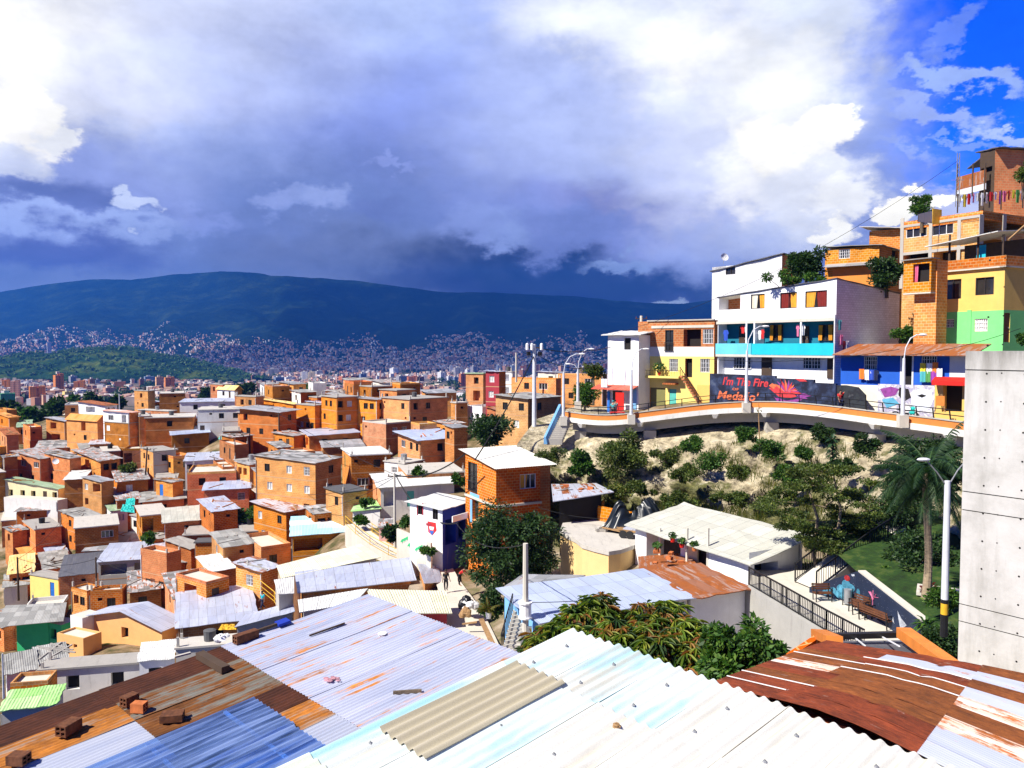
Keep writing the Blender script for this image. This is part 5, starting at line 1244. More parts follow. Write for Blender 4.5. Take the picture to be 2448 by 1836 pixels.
# shop with a red awning by the concrete pier
H = Hero('shop', 'little shop with a red awning tucked against the concrete pier', 'shop', 2236, 2330, 2350, 905, 992, 57, 48); H.tops(0, 0)
H.hole('L', 2254, 920, 2300, 985, 1.0); H.walls('white_dirty', 'yellow_ochre')
fc = H.F['L']; b = MB(); b.hexa([fc.pt(0,-.9,H.h-.5), fc.pt(H.L,-.9,H.h-.5), fc.pt(H.L,0,H.h), fc.pt(0,0,H.h)], [fc.pt(0,-.9,H.h-.2), fc.pt(H.L,-.9,H.h-.2), fc.pt(H.L,0,H.h+.08), fc.pt(0,0,H.h+.08)]); b.build('awning', M['red_paint'], H.o)
o = thing('easel_board', 'wooden easel board standing outside the red awning shop', 'board', at(2247, 985, 57), -.8)
b = MB(); b.bar((-.35,0,0),(-.1,0,1.3),.06); b.bar((.35,0,0),(.1,0,1.3),.06); b.bar((0,.5,0),(0,.05,1.25),.05); b.build('legs', M['timber'], o)
b = MB(); b.box(-.3,-.04,.45,.3,-.01,1.15); b.build('board', M['orange_paint'], o)

# ---------------- painted walls along the road
def m_paint(name, base, splash, sc=1.2):
    t = newmat(name); q = t.uv(); n1_ = t.noise(q, sc, 5., .65); n2_ = t.noise(q, sc*2.3, 3.)
    c = t.ramp(n1_, [(0., base), (.45, base)]+[(p, c_) for p, c_ in splash]); t.bsdf(t.mix(t.rng(n2_, .6, .68, 0., .6), c, splash[0][1]), .7)
m_paint('mural_dark', (.012,.014,.03,1), [(.58,(.03,.045,.10,1)),(.7,(.08,.10,.16,1)),(.8,(.02,.02,.05,1))], .9)
m_paint('mural_olive', (.03,.035,.04,1), [(.55,(.015,.015,.02,1)),(.7,(.12,.13,.14,1))], .8)
m_paint('mural_face', (.62,.60,.60,1), [(.5,(.30,.28,.42,1)),(.6,(.75,.70,.62,1)),(.72,(.10,.09,.12,1))], 1.1)
m_plain('mural_coral', (.56,.045,.05,1), .7, nz=.25); m_plain('mural_orange', (.66,.15,.06,1), .7, nz=.2); m_plain('mural_purple', (.25,.05,.25,1), .7, nz=.3); m_plain('mural_sky', (.10,.36,.52,1), .7, nz=.2); m_plain('mural_pale', (.70,.74,.82,1), .7)
H = Hero('mural_wall', 'dark mural wall with red script lettering and a fiery bird', 'wall', 1697, 1997, 2002, 917, 975, 69.5, 33, extra=1.); H.tops(0, 0); fc = H.F['L']
b = MB(); xs_ = [0, H.px('L', 1853, 930)[0], H.px('L', 1945, 930)[0], H.L]; zs_ = [H.px('L', 1780, 896)[1], H.px('L', 1900, 906)[1], H.px('L', 1970, 916)[1]]
for i in range(3): b.hexa([fc.pt(xs_[i],0,-1), fc.pt(xs_[i+1],0,-1), fc.pt(xs_[i+1],.25,-1), fc.pt(xs_[i],.25,-1)], [fc.pt(xs_[i],0,zs_[i]), fc.pt(xs_[i+1],0,zs_[i]), fc.pt(xs_[i+1],.25,zs_[i]), fc.pt(xs_[i],.25,zs_[i])])
b.uv = [(p[0], p[1]) for p in b.uv]; b.build('wall', M['mural_dark'], H.o)
def lettering(H, f, txt, u0, v0, u1, v1, m_, shear=.25, d=-.02):
    cu = bpy.data.curves.new('lettering', 'FONT'); cu.body = txt; cu.size = 1.; cu.shear = shear; cu.offset = .022; cu.extrude = .006; cu.resolution_u = 3
    cu.materials.append(M[m_]); o = bpy.data.objects.new('lettering', cu); COL.objects.link(o); o.parent = H.o
    x0, z0, x1, z1 = H.rect(f, u0, v0, u1, v1); fc = H.F[f]
    bpy.context.view_layer.update(); dm = o.dimensions
    o.rotation_euler = (PI/2, 0, fc.rz); o.scale = ((x1-x0)/max(dm.x, .1), (z1-z0)/max(dm.y, .1), 1); o.location = fc.pt(x0, d, z0); return o
lettering(H, 'L', "I'm The Fire", 1727, 902, 1836, 922, 'mural_coral'); lettering(H, 'L', 'OF', 1751, 927, 1766, 933, 'mural_orange', 0); lettering(H, 'L', "Medallo'", 1714, 935, 1814, 956, 'mural_orange')
def decal(H, f, pts, m_, d=-.012, name='painted_figure', smoothn=0):
    fc = H.F[f]; b = MB(); q = [H.px(f, *p) for p in pts]
    b.quad([fc.pt(x, d, z) for x, z in q]); b.quad([fc.pt(x, d+.006, z) for x, z in q][::-1]); return b.build(name, M[m_], H.o)
for i, (pts, m_) in enumerate(((((1838,928),(1856,922),(1872,926),(1892,936),(1905,948),(1885,952),(1862,948)),'mural_coral'),(((1905,944),(1922,940),(1940,946),(1925,950),(1936,956),(1912,954)),'mural_purple'),(((1838,922),(1846,916),(1858,922),(1850,930)),'mural_orange'),(((1900,905),(1922,906),(1930,912),(1912,912)),'mural_coral'),(((1850,948),(1880,958),(1900,955),(1915,948),(1918,956),(1890,966),(1860,962)),'mural_purple'))):
    decal(H, 'L', pts, m_, -.012-.003*i, 'painted_bird')
for k in range(13):
    a0 = math.radians(-150+k*13.5); cx0, cy0 = 1876+k*1.2, 936; ln = 30+10*math.sin(k*.5); nx_, ny_ = math.cos(a0), math.sin(a0)*.78
    decal(H, 'L', [(cx0-ny_*3, cy0+nx_*3), (cx0+nx_*ln*.6-ny_*4, cy0+ny_*ln*.6+nx_*4), (cx0+nx_*ln, cy0+ny_*ln), (cx0+nx_*ln*.6+ny_*2, cy0+ny_*ln*.6-nx_*2), (cx0+ny_*2, cy0-nx_*2)], ['mural_coral','mural_orange','mural_purple'][k % 3], -.034-.001*k, 'painted_feather')
HM = H
H = Hero('mural_wall', 'dark olive graffiti wall stepping down beside the outside stair', 'wall', 2000, 2068, 2072, 925, 975, 66, 35, extra=1.); H.tops(0, 0)
fc = H.F['L']; q = [H.px('L', *p) for p in ((2000,985),(2068,985),(2068,945),(2050,926),(2020,921),(2000,921))]
b = MB(); b.hexa([fc.pt(x,0,z) for x, z in q], [fc.pt(x,.2,z) for x, z in q]); b.build('wall', M['mural_olive'], H.o)
H = Hero('mural_wall', 'graffiti wall with a large pale face behind the motorcycle', 'wall', 2100, 2236, 2240, 922, 990, 61.5, 44, extra=1.); H.tops(0, 0)
fc = H.F['L']; b = MB(); b.hexa([fc.pt(0,0,-1), fc.pt(H.L,0,-1), fc.pt(H.L,.2,-1), fc.pt(0,.2,-1)], [fc.pt(0,0,H.h), fc.pt(H.L,0,H.h), fc.pt(H.L,.2,H.h), fc.pt(0,.2,H.h)]); b.build('wall', M['mural_face'], H.o)
for i, (pts, m_) in enumerate(((((2180,935),(2205,928),(2225,935),(2232,955),(2222,978),(2195,982),(2178,965)),'mural_pale'),(((2192,946),(2204,942),(2216,946),(2204,951)),'dark'),(((2104,930),(2130,924),(2150,930),(2140,945),(2115,950)),'mural_purple'),(((2150,926),(2172,930),(2178,950),(2160,960),(2148,945)),'dark'),(((2108,955),(2135,950),(2150,965),(2120,975)),'mural_sky'))): decal(H, 'L', pts, m_, -.012-.003*i, 'painted_face' if i < 2 else 'painted_shape')
o = thing('stair', 'outside stair rising between the graffiti walls', 'stair', at(2078, 985, 68.5), -.62)
b = MB()
for i in range(12): b.box(-1.5+i*.28,0,-1, 3.,.9,.05+i*.17)
b.build('steps', M['concrete'], o); b = MB(); b.bar((-1.5,-.05,.15),(1.9,-.05,2.3),.1,.3); b.build('stringer', M['concrete_pale'], o)

# ---------------- viaduct
VP = [(1350,984,80),(1375,988,79),(1405,992,78),(1444,995,77),(1480,992.5,76.5),(1517,988,76),(1610,976,75),(1700,965,74),(1780,961,73),(1850,960.5,71),(1900,963,69.5),(2000,973,66),(2100,986,62),(2230,1001,57),(2330,1014,53)]
def vpos(u):
    ks = [q[0] for q in VP]
    return at(u, lerp_tab([(q[0], q[1]) for q in VP], u), lerp_tab([(q[0], q[2]) for q in VP], u))
vu = [1350+i*20 for i in range(50)]; vp = [vpos(u) for u in vu]
# smooth the path
for _ in range(4): vp = [vp[0]]+[(vp[i-1]+vp[i]*2+vp[i+1])/4 for i in range(1, len(vp)-1)]+[vp[-1]]
vn = []
for i in range(len(vp)):
    d = vp[min(i+1, len(vp)-1)]-vp[max(i-1, 0)]; d.z = 0; d.normalize(); n_ = Vector((-d.y, d.x, 0))
    vn.append(n_ if n_.y > 0 else -n_)     # points inward, away from the camera
o = thing('viaduct', 'curved concrete road viaduct with an orange parapet band', 'viaduct', vp[20])
def sweep(prof, mat_, name, i0=0, i1=None, par=None):
    b = MB(); P_ = []
    for i in range(i0, i1 or len(vp)): P_.append([vp[i]+vn[i]*q[0]+Vector((0,0,q[1]))-vp[20] for q in prof])
    s_ = [0.]
    for i in range(1, len(P_)): s_.append(s_[-1]+(P_[i][0]-P_[i-1][0]).length)
    b.grid(P_, 0, lambda i, j: (s_[i], prof[j][0]+prof[j][1])); 
    b.quad(P_[0][:-1] if prof[0] == prof[-1] else P_[0]); b.quad((P_[-1][:-1] if prof[0] == prof[-1] else P_[-1])[::-1])
    return b.build(name, M[mat_], par or o)
m_plaster('parapet_orange', (.66, .22, .05, 1), .55, (.25, .13, .07, 1))
sweep([(0,0),(.22,0),(.22,-.6),(0,-.6),(0,0)], 'parapet_orange', 'parapet')
sweep([(-.06,.0),(.26,.0),(.26,.07),(-.06,.07),(-.06,.0)], 'concrete', 'coping')
sweep([(-.12,-.5),(-.001,-.5),(-.001,-.6),(.6,-.6),(.6,-.95),(-.12,-.95),(-.12,-.5)], 'white_dirty', 'edge_beam')
sweep([(.6,-.6),(7.5,-.6),(7.5,-1.2),(.6,-1.2),(.6,-.6)], 'concrete', 'deck_slab')
sweep([(1.3,-1.2),(1.9,-1.2),(1.9,-1.9),(1.3,-1.9),(1.3,-1.2)], 'concrete', 'girder')
for u_ in (1402, 1545, 1712, 1845, 2090, 2270):
    i = int((u_-1350)/20); p = vp[i]-vp[20]; n_ = vn[i]; b = MB(); d = Vector((n_.y, -n_.x, 0))
    b.hexa([p+n_*-.1-d*.12+Vector((0,0,-1.35)), p+n_*-.1+d*.12+Vector((0,0,-1.35)), p+n_*.4+d*.25+Vector((0,0,-1.35)), p+n_*.4-d*.25+Vector((0,0,-1.35))], [p+n_*-.28-d*.3+Vector((0,0,-.95)), p+n_*-.28+d*.3+Vector((0,0,-.95)), p+n_*.4+d*.3+Vector((0,0,-.95)), p+n_*.4-d*.3+Vector((0,0,-.95))]); b.build('bracket', M['white_dirty'], o)
for u_ in (1380, 1555, 1830, 2088): 
    i = int((u_-1350)/20); p = vp[i]-vp[20]+vn[i]*1.2; b = MB(); b.box(p.x-.55,p.y-.4,p.z-6,p.x+.55,p.y+.4,p.z-1.9); b.build('column', M['concrete'], o)
# railing on the parapet
b = MB(); acc = 0
for i in range(len(vp)-1):
    p, q = vp[i]-vp[20]+vn[i]*.1, vp[i+1]-vp[20]+vn[i+1]*.1
    for h_ in (.35, .72): b.bar(p+Vector((0,0,.05+h_)), q+Vector((0,0,.05+h_)), .06)
    if i % 2 == 0: b.bar(p+Vector((0,0,.05)), p-vn[i]*.12+Vector((0,0,.8)), .07)
b.build('railing', M['metal_black'], o)
b = MB(); b.grid([[vp[i]+vn[i]*.22+Vector((0,0,-.55)) for i in range(len(vp))], [vp[i]+vn[i]*11.+Vector((0,0,-.5)) for i in range(len(vp))]])
m_plaster('road_surface', (.10, .095, .09, 1), .3); tag(b.build('road', M['road_surface']), kind='structure')

# ---------------- hillside under and behind
SL = [(1240,76),(1300,74),(1500,67),(1700,64),(1900,60),(2100,50),(2330,42)]
def slopeP(u, k):
    """k 0..1: from beneath the deck (v about 1030) down to the yard (v about 1300)"""
    Dp = lerp_tab([(q[0], q[2]) for q in VP], max(u, 1350))+1.2-max(0, 1350-u)*.02
    v0 = lerp_tab([(1240,1062),(1340,1050),(1420,1046),(1560,1046),(1620,1042),(1700,1030),(1900,1026),(2020,1045),(2100,1062),(2330,1075)], u)
    v1 = lerp_tab([(1240,1290),(1500,1290),(1700,1285),(1900,1320),(2100,1360),(2330,1400)], u)
    kk = k+.0; D1_ = lerp_tab(SL, u)
    return at(u, v0+(v1-v0)*k, Dp+(D1_-Dp)*k**.8)
P = []; us = [1236+i*6 for i in range(189)]
def up(u, k):
    p = slopeP(u, 0); q = max(u, 1350); d = lerp_tab([(x[0], x[2]) for x in VP], q); zt_ = vpos(q).z-1.3
    return Vector((p.x+(.3*k*6), p.y+k*6, p.z+(zt_-p.z)*min(1, k*.9)))
for k in (4, 1.2, .5): P.append([up(u, k) for u in us])
for i in range(60):
    k = i/59.
    r = []
    for u in us:
        p = slopeP(u, k); w_ = min(1., k*6)
        n_ = fbm(p.x*.32, p.z*.5+p.y*.22, 1., 6)*1.0+abs(fbm(p.x*.9, p.z*1.1, 5., 5))*.85+fbm(p.x*2.4, p.z*2.2+p.y, 8., 4)*.22
        r.append(p+Vector((-.45, -.75, .35))*n_*w_*1.1)
    P.append(r)
P.append([p+Vector((0, -1.0, -4)) for p in P[-1]])
b = MB(); b.grid(P, smooth=True)
t = newmat('rock_slope'); q = t.obj(); g = t.n('ShaderNodeNewGeometry', 1); sz = t.n('ShaderNodeSeparateXYZ', 2, Vector=g)
n1_ = t.noise(q, .9, 8., .72); n2_ = t.noise(q, .28, 5., .65); n3_ = t.noise(t.vmath('MULTIPLY', q, (1., 1., 2.6)), 2.4, 6., .75)
c = t.ramp(n1_, [(.34, (.12, .10, .07, 1)), (.45, (.40, .34, .23, 1)), (.55, (.64, .55, .37, 1)), (.68, (.72, .67, .54, 1))])
c = t.mix(t.rng(n3_, .30, .46, .75, 0.), c, (.07, .06, .045, 1))
zz_ = t.n('ShaderNodeSeparateXYZ', 2, Vector=q)
veg = t.rng(t.math('ADD', n2_, t.math('MULTIPLY', t.rng(zz_, -9., -14., 0., 1.), .15)), .55, .64, 0., .85)
c = t.mix(veg, c, t.ramp(n3_, [(.35, (.03, .045, .01, 1)), (.55, (.12, .13, .03, 1)), (.7, (.30, .27, .10, 1))]))
t.bsdf(c, .95, bump=t.math('ADD', n1_, n3_), bstr=1., bdist=.3, spec=.1)
tag(b.build('hillside', M['rock_slope'], smooth=True), kind='structure')
# slope that carries the upper houses
P = []
for k in range(12):
    r = []
    for j in range(24):
        i = min(int(j*49/23), len(vp)-1); p = vp[i]+vn[i]*(9.5+k*3.2)
        r.append(p+Vector((0, 0, -.5+max(0, (p.x-24))*.03*k*(1.1 if k > 1 else .4)+k*.12)))
    P.append(r)
P.append([p+Vector((4, 12, -30)) for p in P[-1]])
b = MB(); b.grid(P); tag(b.build('upper_slope', M['hill_soil'], smooth=True), kind='structure')
# ================================================================== foreground roofs
def corr(par, P0, U, V, N, x0, x1, y0, y1, period, amp, th, mat_, name='sheet', ns=6, seg=4, lift=0., sag=0., rnd=None, tilt=0.):
    """one corrugated sheet of the plane P0+x*U+y*V with real waves, ribs along V"""
    b = MB(); nx = max(4, int((x1-x0)/period*ns)); o_ = Vector(par.location)
    ox = (rnd.uniform(0, 50) if rnd else 0); rows_ = []
    for j in range(seg+1):
        y = y0+(y1-y0)*j/seg; r = []
        for i in range(nx+1):
            x = x0+(x1-x0)*i/nx
            d = amp*math.sin(2*PI*x/period)+lift+tilt*(x-x0)/(x1-x0)-sag*math.sin(PI*j/seg)+.004*math.sin(x*3.1+y*2.3+ox)
            r.append(P0+U*x+V*y+N*d-o_)
        rows_.append(r)
    uvf = lambda i, j: (ox+x0+(x1-x0)*j/nx, ox+y0+(y1-y0)*i/seg)
    b.grid(rows_, 0, uvf)
    low = [[p-N*th for p in r][::-1] for r in rows_]; b.grid(low, 0, lambda i, j: uvf(i, nx-j))
    for j in (0, seg):
        for i in range(nx):
            a, c_ = rows_[j][i], rows_[j][i+1]; b.quad([a, c_, c_-N*th, a-N*th], 0, [uvf(j, i)]*4)
    for i in (0, nx):
        for j in range(seg):
            a, c_ = rows_[j][i], rows_[j+1][i]; b.quad([a, c_, c_-N*th, a-N*th], 0, [uvf(j, i)]*4)
    ob = b.build(name, M[mat_], par); ob.data.polygons.foreach_set('use_smooth', [True]*(2*nx*seg)+[False]*(len(b.f)-2*nx*seg)); return ob
def plane_of(p1, p2, p3):
    """U along p1->p2, V (perpendicular, in plane) towards p3"""
    U = (p2-p1).normalized(); N = U.cross(p3-p1).normalized(); V = N.cross(U)
    if V.dot(p3-p1) < 0: V = -V
    if N.z < 0: N = -N
    return U, V, N
def on_plane(u, v, P0, U, V, N):
    r = ray(u, v); t_ = P0.dot(N)/r.dot(N); q = r*t_-P0; return q.dot(U), q.dot(V)
RF = random.Random(21)
def m_fibre(name, col, tint, tcol, grime=.45):
    t = newmat(name); uv = t.uv()
    a = t.noise(t.vmath('MULTIPLY', uv, (3., .5, 1)), 1.1, 6., .65); b_ = t.noise(t.vmath('MULTIPLY', uv, (1.3, .35, 1)), .8, 5., .6); s_ = t.noise(uv, 60., 3., .6)
    c = t.mix(t.rng(b_, .46, .62, 0., tint, True), col, tcol)
    c = t.mix(t.rng(a, .50, .74, 0., grime), c, (.42, .38, .30, 1))
    sx_ = t.n('ShaderNodeSeparateXYZ', 0, Vector=uv); gr = t.math('SINE', t.math('MULTIPLY', sx_, 2*PI/.177))
    c = t.mix(t.math('MULTIPLY', t.rng(gr, .1, -1., 0., .7), t.rng(a, .38, .6, .25, 1.)), c, (.50, .45, .36, 1))
    c = t.mix(t.rng(t.noise(uv, 2.3, 6., .8), .68, .72, 0., .6), c, (.22, .21, .19, 1))
    c = t.mix(1., c, t.rng(s_, .3, .7, .9, 1.06), 'MULTIPLY')
    t.bsdf(c, .8, bump=s_, bstr=.25, bdist=.004, spec=.25)
m_fibre('fibre_near', (.62, .62, .58, 1), .0, (.4, .7, .8, 1), .5)
m_fibre('fibre_near_blue', (.60, .66, .66, 1), .9, (.30, .58, .68, 1), .3)
m_fibre('fibre_near_green', (.60, .66, .56, 1), .6, (.50, .76, .50, 1), .35)
m_fibre('fibre_beige', (.40, .36, .26, 1), .3, (.32, .28, .20, 1), .4)
def m_tin(name, base, base2, rustc, amount, streak=(2.2, .16), rough=.5, metal=.25, edge=0.):
    t = newmat(name); uv = t.uv()
    a = t.noise(t.vmath('MULTIPLY', uv, (streak[0], streak[1], 1)), 2.2, 7., .72); b_ = t.noise(uv, 1.1, 5., .6); f_ = t.noise(t.vmath('MULTIPLY', uv, (9., 1.2, 1)), 3., 5., .7)
    c = t.mix(t.rng(t.noise(t.vmath('MULTIPLY', uv, (3., .3, 1)), 1., 5.), .35, .65), base, base2)
    m_ = t.math('ADD', t.math('MULTIPLY', a, .7), t.math('MULTIPLY', b_, .3))
    m_ = t.math('ADD', m_, t.math('MULTIPLY', t.math('SUBTRACT', f_, .5), .18))
    k = t.rng(m_, .66-amount*.36, .72-amount*.36, 0., 1.)
    rc = t.mix(t.rng(f_, .3, .7), rustc, (min(1, rustc[0]*2.2), rustc[1]*2.6, rustc[2]*2., 1))
    rc = t.mix(1., rc, t.rng(t.noise(t.vmath('MULTIPLY', uv, (1.2, .5, 1)), 1.6, 7., .75), .3, .7, .45, 1.7), 'MULTIPLY'); rc = t.mix(t.rng(t.noise(t.vmath('MULTIPLY', uv, (5., 1.5, 1)), 6., 5., .8), .63, .70, 0., .55), rc, (.30, .17, .10, 1))
    c = t.mix(k, c, rc); rg = t.mix(k, (rough,)*3+(1,), (.85, .85, .85, 1))
    t.bsdf(c, t.n('ShaderNodeSeparateColor', Color=rg), t.math('MULTIPLY', t.math('SUBTRACT', 1., k), metal), bump=f_, bstr=.2, bdist=.004, spec=.35)
m_tin('tin_lavender', (.40, .44, .58, 1), (.56, .59, .72, 1), (.26, .085, .015, 1), .33, streak=(2.8, .09))
m_tin('tin_pale', (.48, .51, .60, 1), (.40, .44, .56, 1), (.20, .05, .012, 1), .25)
m_tin('tin_rust_dark', (.12, .07, .055, 1), (.05, .018, .012, 1), (.034, .008, .004, 1), .85, rough=.8, metal=0.)
m_tin('tin_rust_mix', (.20, .20, .18, 1), (.13, .11, .08, 1), (.085, .026, .006, 1), .55, rough=.7, metal=0.)
m_tin('tin_rust_orange', (.36, .30, .26, 1), (.26, .13, .05, 1), (.20, .062, .010, 1), .62, rough=.75, metal=0.)
m_tin('tin_rust_red', (.30, .20, .16, 1), (.14, .045, .025, 1), (.085, .014, .005, 1), .84, streak=(1.7,.4), rough=.7, metal=0.)
m_tin('tin_rust_brown', (.26, .16, .12, 1), (.13, .05, .025, 1), (.085, .022, .006, 1), .86, streak=(1.7,.4), rough=.7, metal=0.)
m_tin('tin_flaked', (.66, .58, .54, 1), (.55, .40, .32, 1), (.19, .05, .014, 1), .45, streak=(2.6, .35), rough=.7, metal=0.)
t = newmat('clear_sheet'); uv = t.uv(); n_ = t.noise(t.vmath('MULTIPLY', uv, (6., .4, 1)), 1.4, 5., .6)
pr = t.n('ShaderNodeBsdfPrincipled', None, Base_Color=t.mix(n_, (.04, .12, .34, 1), (.32, .42, .70, 1)), Roughness=.12); tr = t.n('ShaderNodeBsdfTransparent', Color=(.55, .74, 1., 1))
t.out(t.n('ShaderNodeMixShader', i0=t.rng(n_, .38, .62, .85, .22), i1=pr.outputs[0], i2=tr))

# ---- white fibre cement roof, nearest
p1, p2, p3 = at(1366, 1503, 12.), at(2265, 1832, 8.05), at(625, 1832, 8.9)
U, V, N = plane_of(p1, p2, p3)
rw = [0., on_plane(1170, 1588, p1, U, V, N)[1], on_plane(683, 1799, p1, U, V, N)[1]]; rw.append(rw[2]+1.7)
o = thing('house', 'nearest house, under the big white corrugated roof at the bottom', 'house', p1+Vector((0, 0, -.0)))
PW = .177
for r_ in range(3):
    for k in range(8):
        xa = k*5*PW; xb = xa+5*PW+.02
        m_ = ['fibre_near_blue', 'fibre_near', 'fibre_near'][r_] if k > 1 else ['fibre_near_blue', 'fibre_near_blue', 'fibre_near_green'][r_]
        if r_ == 0 and k > 2: m_ = 'fibre_near'
        if r_ == 1 and k == 0: m_ = 'fibre_near_blue'
        if r_ == 2 and k == 2: m_ = 'fibre_near_green'
        corr(o, p1, U, V, N, xa, xb, rw[r_]-(.14 if r_ else 0)-RF.uniform(0, .03), rw[r_+1], PW, .024, .008, m_, 'roof_sheet', 9, 5, .012*r_+(k % 2)*.004, 0., RF, .006)
b = MB(); ra, rb = .25, 6.6
q = [p1+U*x+V*y-N*.12-p1 for x, y in ((.15,.2),(6.9,.2),(6.9,6.2),(.15,6.2))]
b.hexa([Vector((a.x,a.y,a.z-4)) for a in q], q); b.build('walls', M['brick'], o)
b = MB()
for r_ in range(3):
    for k in range(9):
        for dy in (.33, .75):
            x = (k*5+2)*PW+PW*.25; y = rw[r_]+(rw[r_+1]-rw[r_])*dy; c_ = p1+U*x+V*y+N*.03-p1
            b.tube([c_, c_+N*.012], [.028, .02], 6); b.tube([c_, c_+N*.03], .009, 5)
b.build('hook_bolt', M['metal_grey'], o)
bx = [on_plane(u_, v_, p1, U, V, N) for u_, v_ in ((1237,1590),(1327,1640),(989,1803),(893,1741))]
o2 = thing('roof_sheet', 'loose beige corrugated sheet lying on the white roof', 'roof sheet', p1+U*bx[0][0]+V*bx[0][1])
corr(o2, p1, U, V, N, bx[0][0], bx[0][0]+5.2*PW, bx[0][1], bx[3][1], PW, .026, .01, 'fibre_beige', 'sheet', 9, 5, .055, .01, RF)
# ---- lavender tin roof with rust, at the left
q1, q2, q3 = at(880, 1420, 18.), at(1212, 1550, 15.), at(80, 1645, 13.9)
U2, V2, N2 = plane_of(q1, q2, q3)
st = lambda u_, v_: on_plane(u_, v_, q1, U2, V2, N2)
o = thing('house', 'house under the streaked lavender and rust tin roof at lower left', 'house', q1.copy())
L1 = st(571, 1554)[1]; L2 = st(235, 1629)[1]; L3 = L2+3.2
ROWS = [(0., L1+.15, ['tin_lavender']*12), (L1, L2+.1, ['tin_rust_dark','tin_rust_mix','tin_rust_mix','tin_rust_dark','tin_rust_orange','tin_pale','tin_rust_red','tin_rust_dark']), (L2, L3, ['tin_rust_dark','tin_rust_orange','tin_pale','tin_pale','tin_rust_dark','tin_rust_mix','tin_rust_dark','tin_rust_dark'])]
PT = .09
for r_, (ya, yb, ms) in enumerate(ROWS):
    for k, m_ in enumerate(ms):
        xa = k*.78-.02; corr(o, q1, U2, V2, N2, xa, xa+.81, ya, yb, PT, .010, .003, m_, 'roof_sheet', 6, 6, -.014*r_+(k % 2)*.006, .012, RF, .004)
b = MB(); q = [U2*x+V2*y-N2*.1 for x, y in ((.2,.25),(8,.25),(8,9.5),(.2,9.5))]
b.hexa([Vector((a.x,a.y,a.z-6)) for a in q], q); b.build('walls', M['brick_brown'], o)
# translucent blue panel and what lies under it
cx_ = [st(u_, v_) for u_, v_ in ((592,1682),(738,1765),(160,1840))]
o2 = thing('translucent_sheet', 'translucent blue corrugated sheets over the lower left roof', 'roof sheet', q1+U2*cx_[0][0]+V2*cx_[0][1])
y0_ = cx_[0][1]-.1; xa = cx_[0][0]; wd = cx_[1][0]-cx_[0][0]+.9
corr(o2, q1, U2, V2, N2, xa, xa+wd*.5, y0_, y0_+5.2, .12, .016, .003, 'clear_sheet', 'sheet', 7, 5, .085, .02, RF)
corr(o2, q1, U2, V2, N2, xa+wd*.5-.05, xa+wd, y0_+.05, y0_+5.2, .12, .016, .003, 'clear_sheet', 'sheet', 7, 5, .10, .02, RF)
b = MB()
for y in (y0_+.5, y0_+1.75, y0_+3.): b.bar(U2*(xa)+V2*y+N2*.015-(Vector(o2.location)-q1), U2*(xa+wd)+V2*(y+.05)+N2*.015-(Vector(o2.location)-q1), .05, .04)
b.build('batten', M['plastic_white'], o2)
# ---- rust red roof at the right
def curve3(s_, w_):
    """s along the sheets (0 left edge, 1 kink, 2 right edge), w across (0 far, 1 near)"""
    A0, A1 = at(1975, 1532, 14.3), at(1700, 1632, 11.2)
    K0, K1 = at(2268, 1578, 12.7), at(2010, 1712, 9.3)
    E0, E1 = at(2480, 1622, 11.6), at(2560, 1990, 6.9)
    if s_ < 1: a, c_ = A0+(K0-A0)*s_, A1+(K1-A1)*s_
    else: a, c_ = K0+(E0-K0)*(s_-1), K1+(E1-K1)*(s_-1)
    k = max(0, .16-abs(s_-1))/.16
    return a+(c_-a)*w_-Vector((0, 0, .05*k*k))
o = thing('house', 'house under the bent rust red tin roof at lower right', 'house', curve3(0, 0)); o_ = Vector(o.location)
NSTR = 9
for k in range(NSTR):
    for (sa, sb) in ((0., .52+.1*(k % 2)), (.5+.1*(k % 2), 1.42), (1.4, 2.)):
        w0, w1 = k/NSTR-.004, (k+1)/NSTR+.006; nx = 54; seg = 8
        m_ = RF.choice(['tin_rust_red','tin_rust_red','tin_rust_brown','tin_rust_brown','tin_rust_brown','tin_flaked'])
        if k in (1,) and sb > 1: m_ = 'tin_pale'
        if k == 3 and sa > 1.3: m_ = 'tin_pale'
        if k >= 7 and sa > 1.3: m_ = 'tin_pale'
        if k in (4,) and sa == 0: m_ = 'tin_flaked'
        if k == 8 and sa < 1.3: m_ = 'tin_rust_red'
        if k == 6 and sa > 1.3: m_ = 'tin_flaked'
        b = MB(); rows_ = []; lf = (.006 if sa == 0 else (.016 if sa < 1 else .03))+.004*(k % 2)
        for j in range(seg+1):
            s_ = sa+(sb-sa)*j/seg; rows_.append([curve3(s_, w0+(w1-w0)*i/nx)-o_+Vector((0,0,lf+.0085*math.sin(2*PI*i/6.))) for i in range(nx+1)])
        ofs = RF.uniform(0, 40)
        b.grid(rows_, 0, lambda i, j: (ofs+j/nx*.75, ofs+(sa+(sb-sa)*i/seg)*3.2), smooth=True)
        for i in range(nx):
            a, c_ = rows_[seg][i], rows_[seg][i+1]; b.quad([a, c_, c_-Vector((0,0,.012)), a-Vector((0,0,.012))], 0, [(0,0)]*4)
            a, c_ = rows_[0][i], rows_[0][i+1]; b.quad([a, c_, c_-Vector((0,0,.012)), a-Vector((0,0,.012))], 0, [(0,0)]*4)
        b.build('roof_sheet', M[m_], o, smooth=True)
        # pale lap along the strip
        if k and RF.random() < .5 and sa < 1.3:
            b = MB(); pts_ = [curve3(sa+(sb-sa)*j/8, w0+.003)-o_+Vector((0,0,lf+.012)) for j in range(9)]
            for a, c_ in zip(pts_, pts_[1:]): b.bar(a, c_, .022, .006)
            b.build('lap_strip', M['plastic_white'], o)
b = MB(); q = [curve3(s_, w_)-o_-Vector((0,0,.12)) for s_, w_ in ((.06,.04),(1,.04),(1.95,.04),(1.95,.96),(1,.96),(.06,.96))]
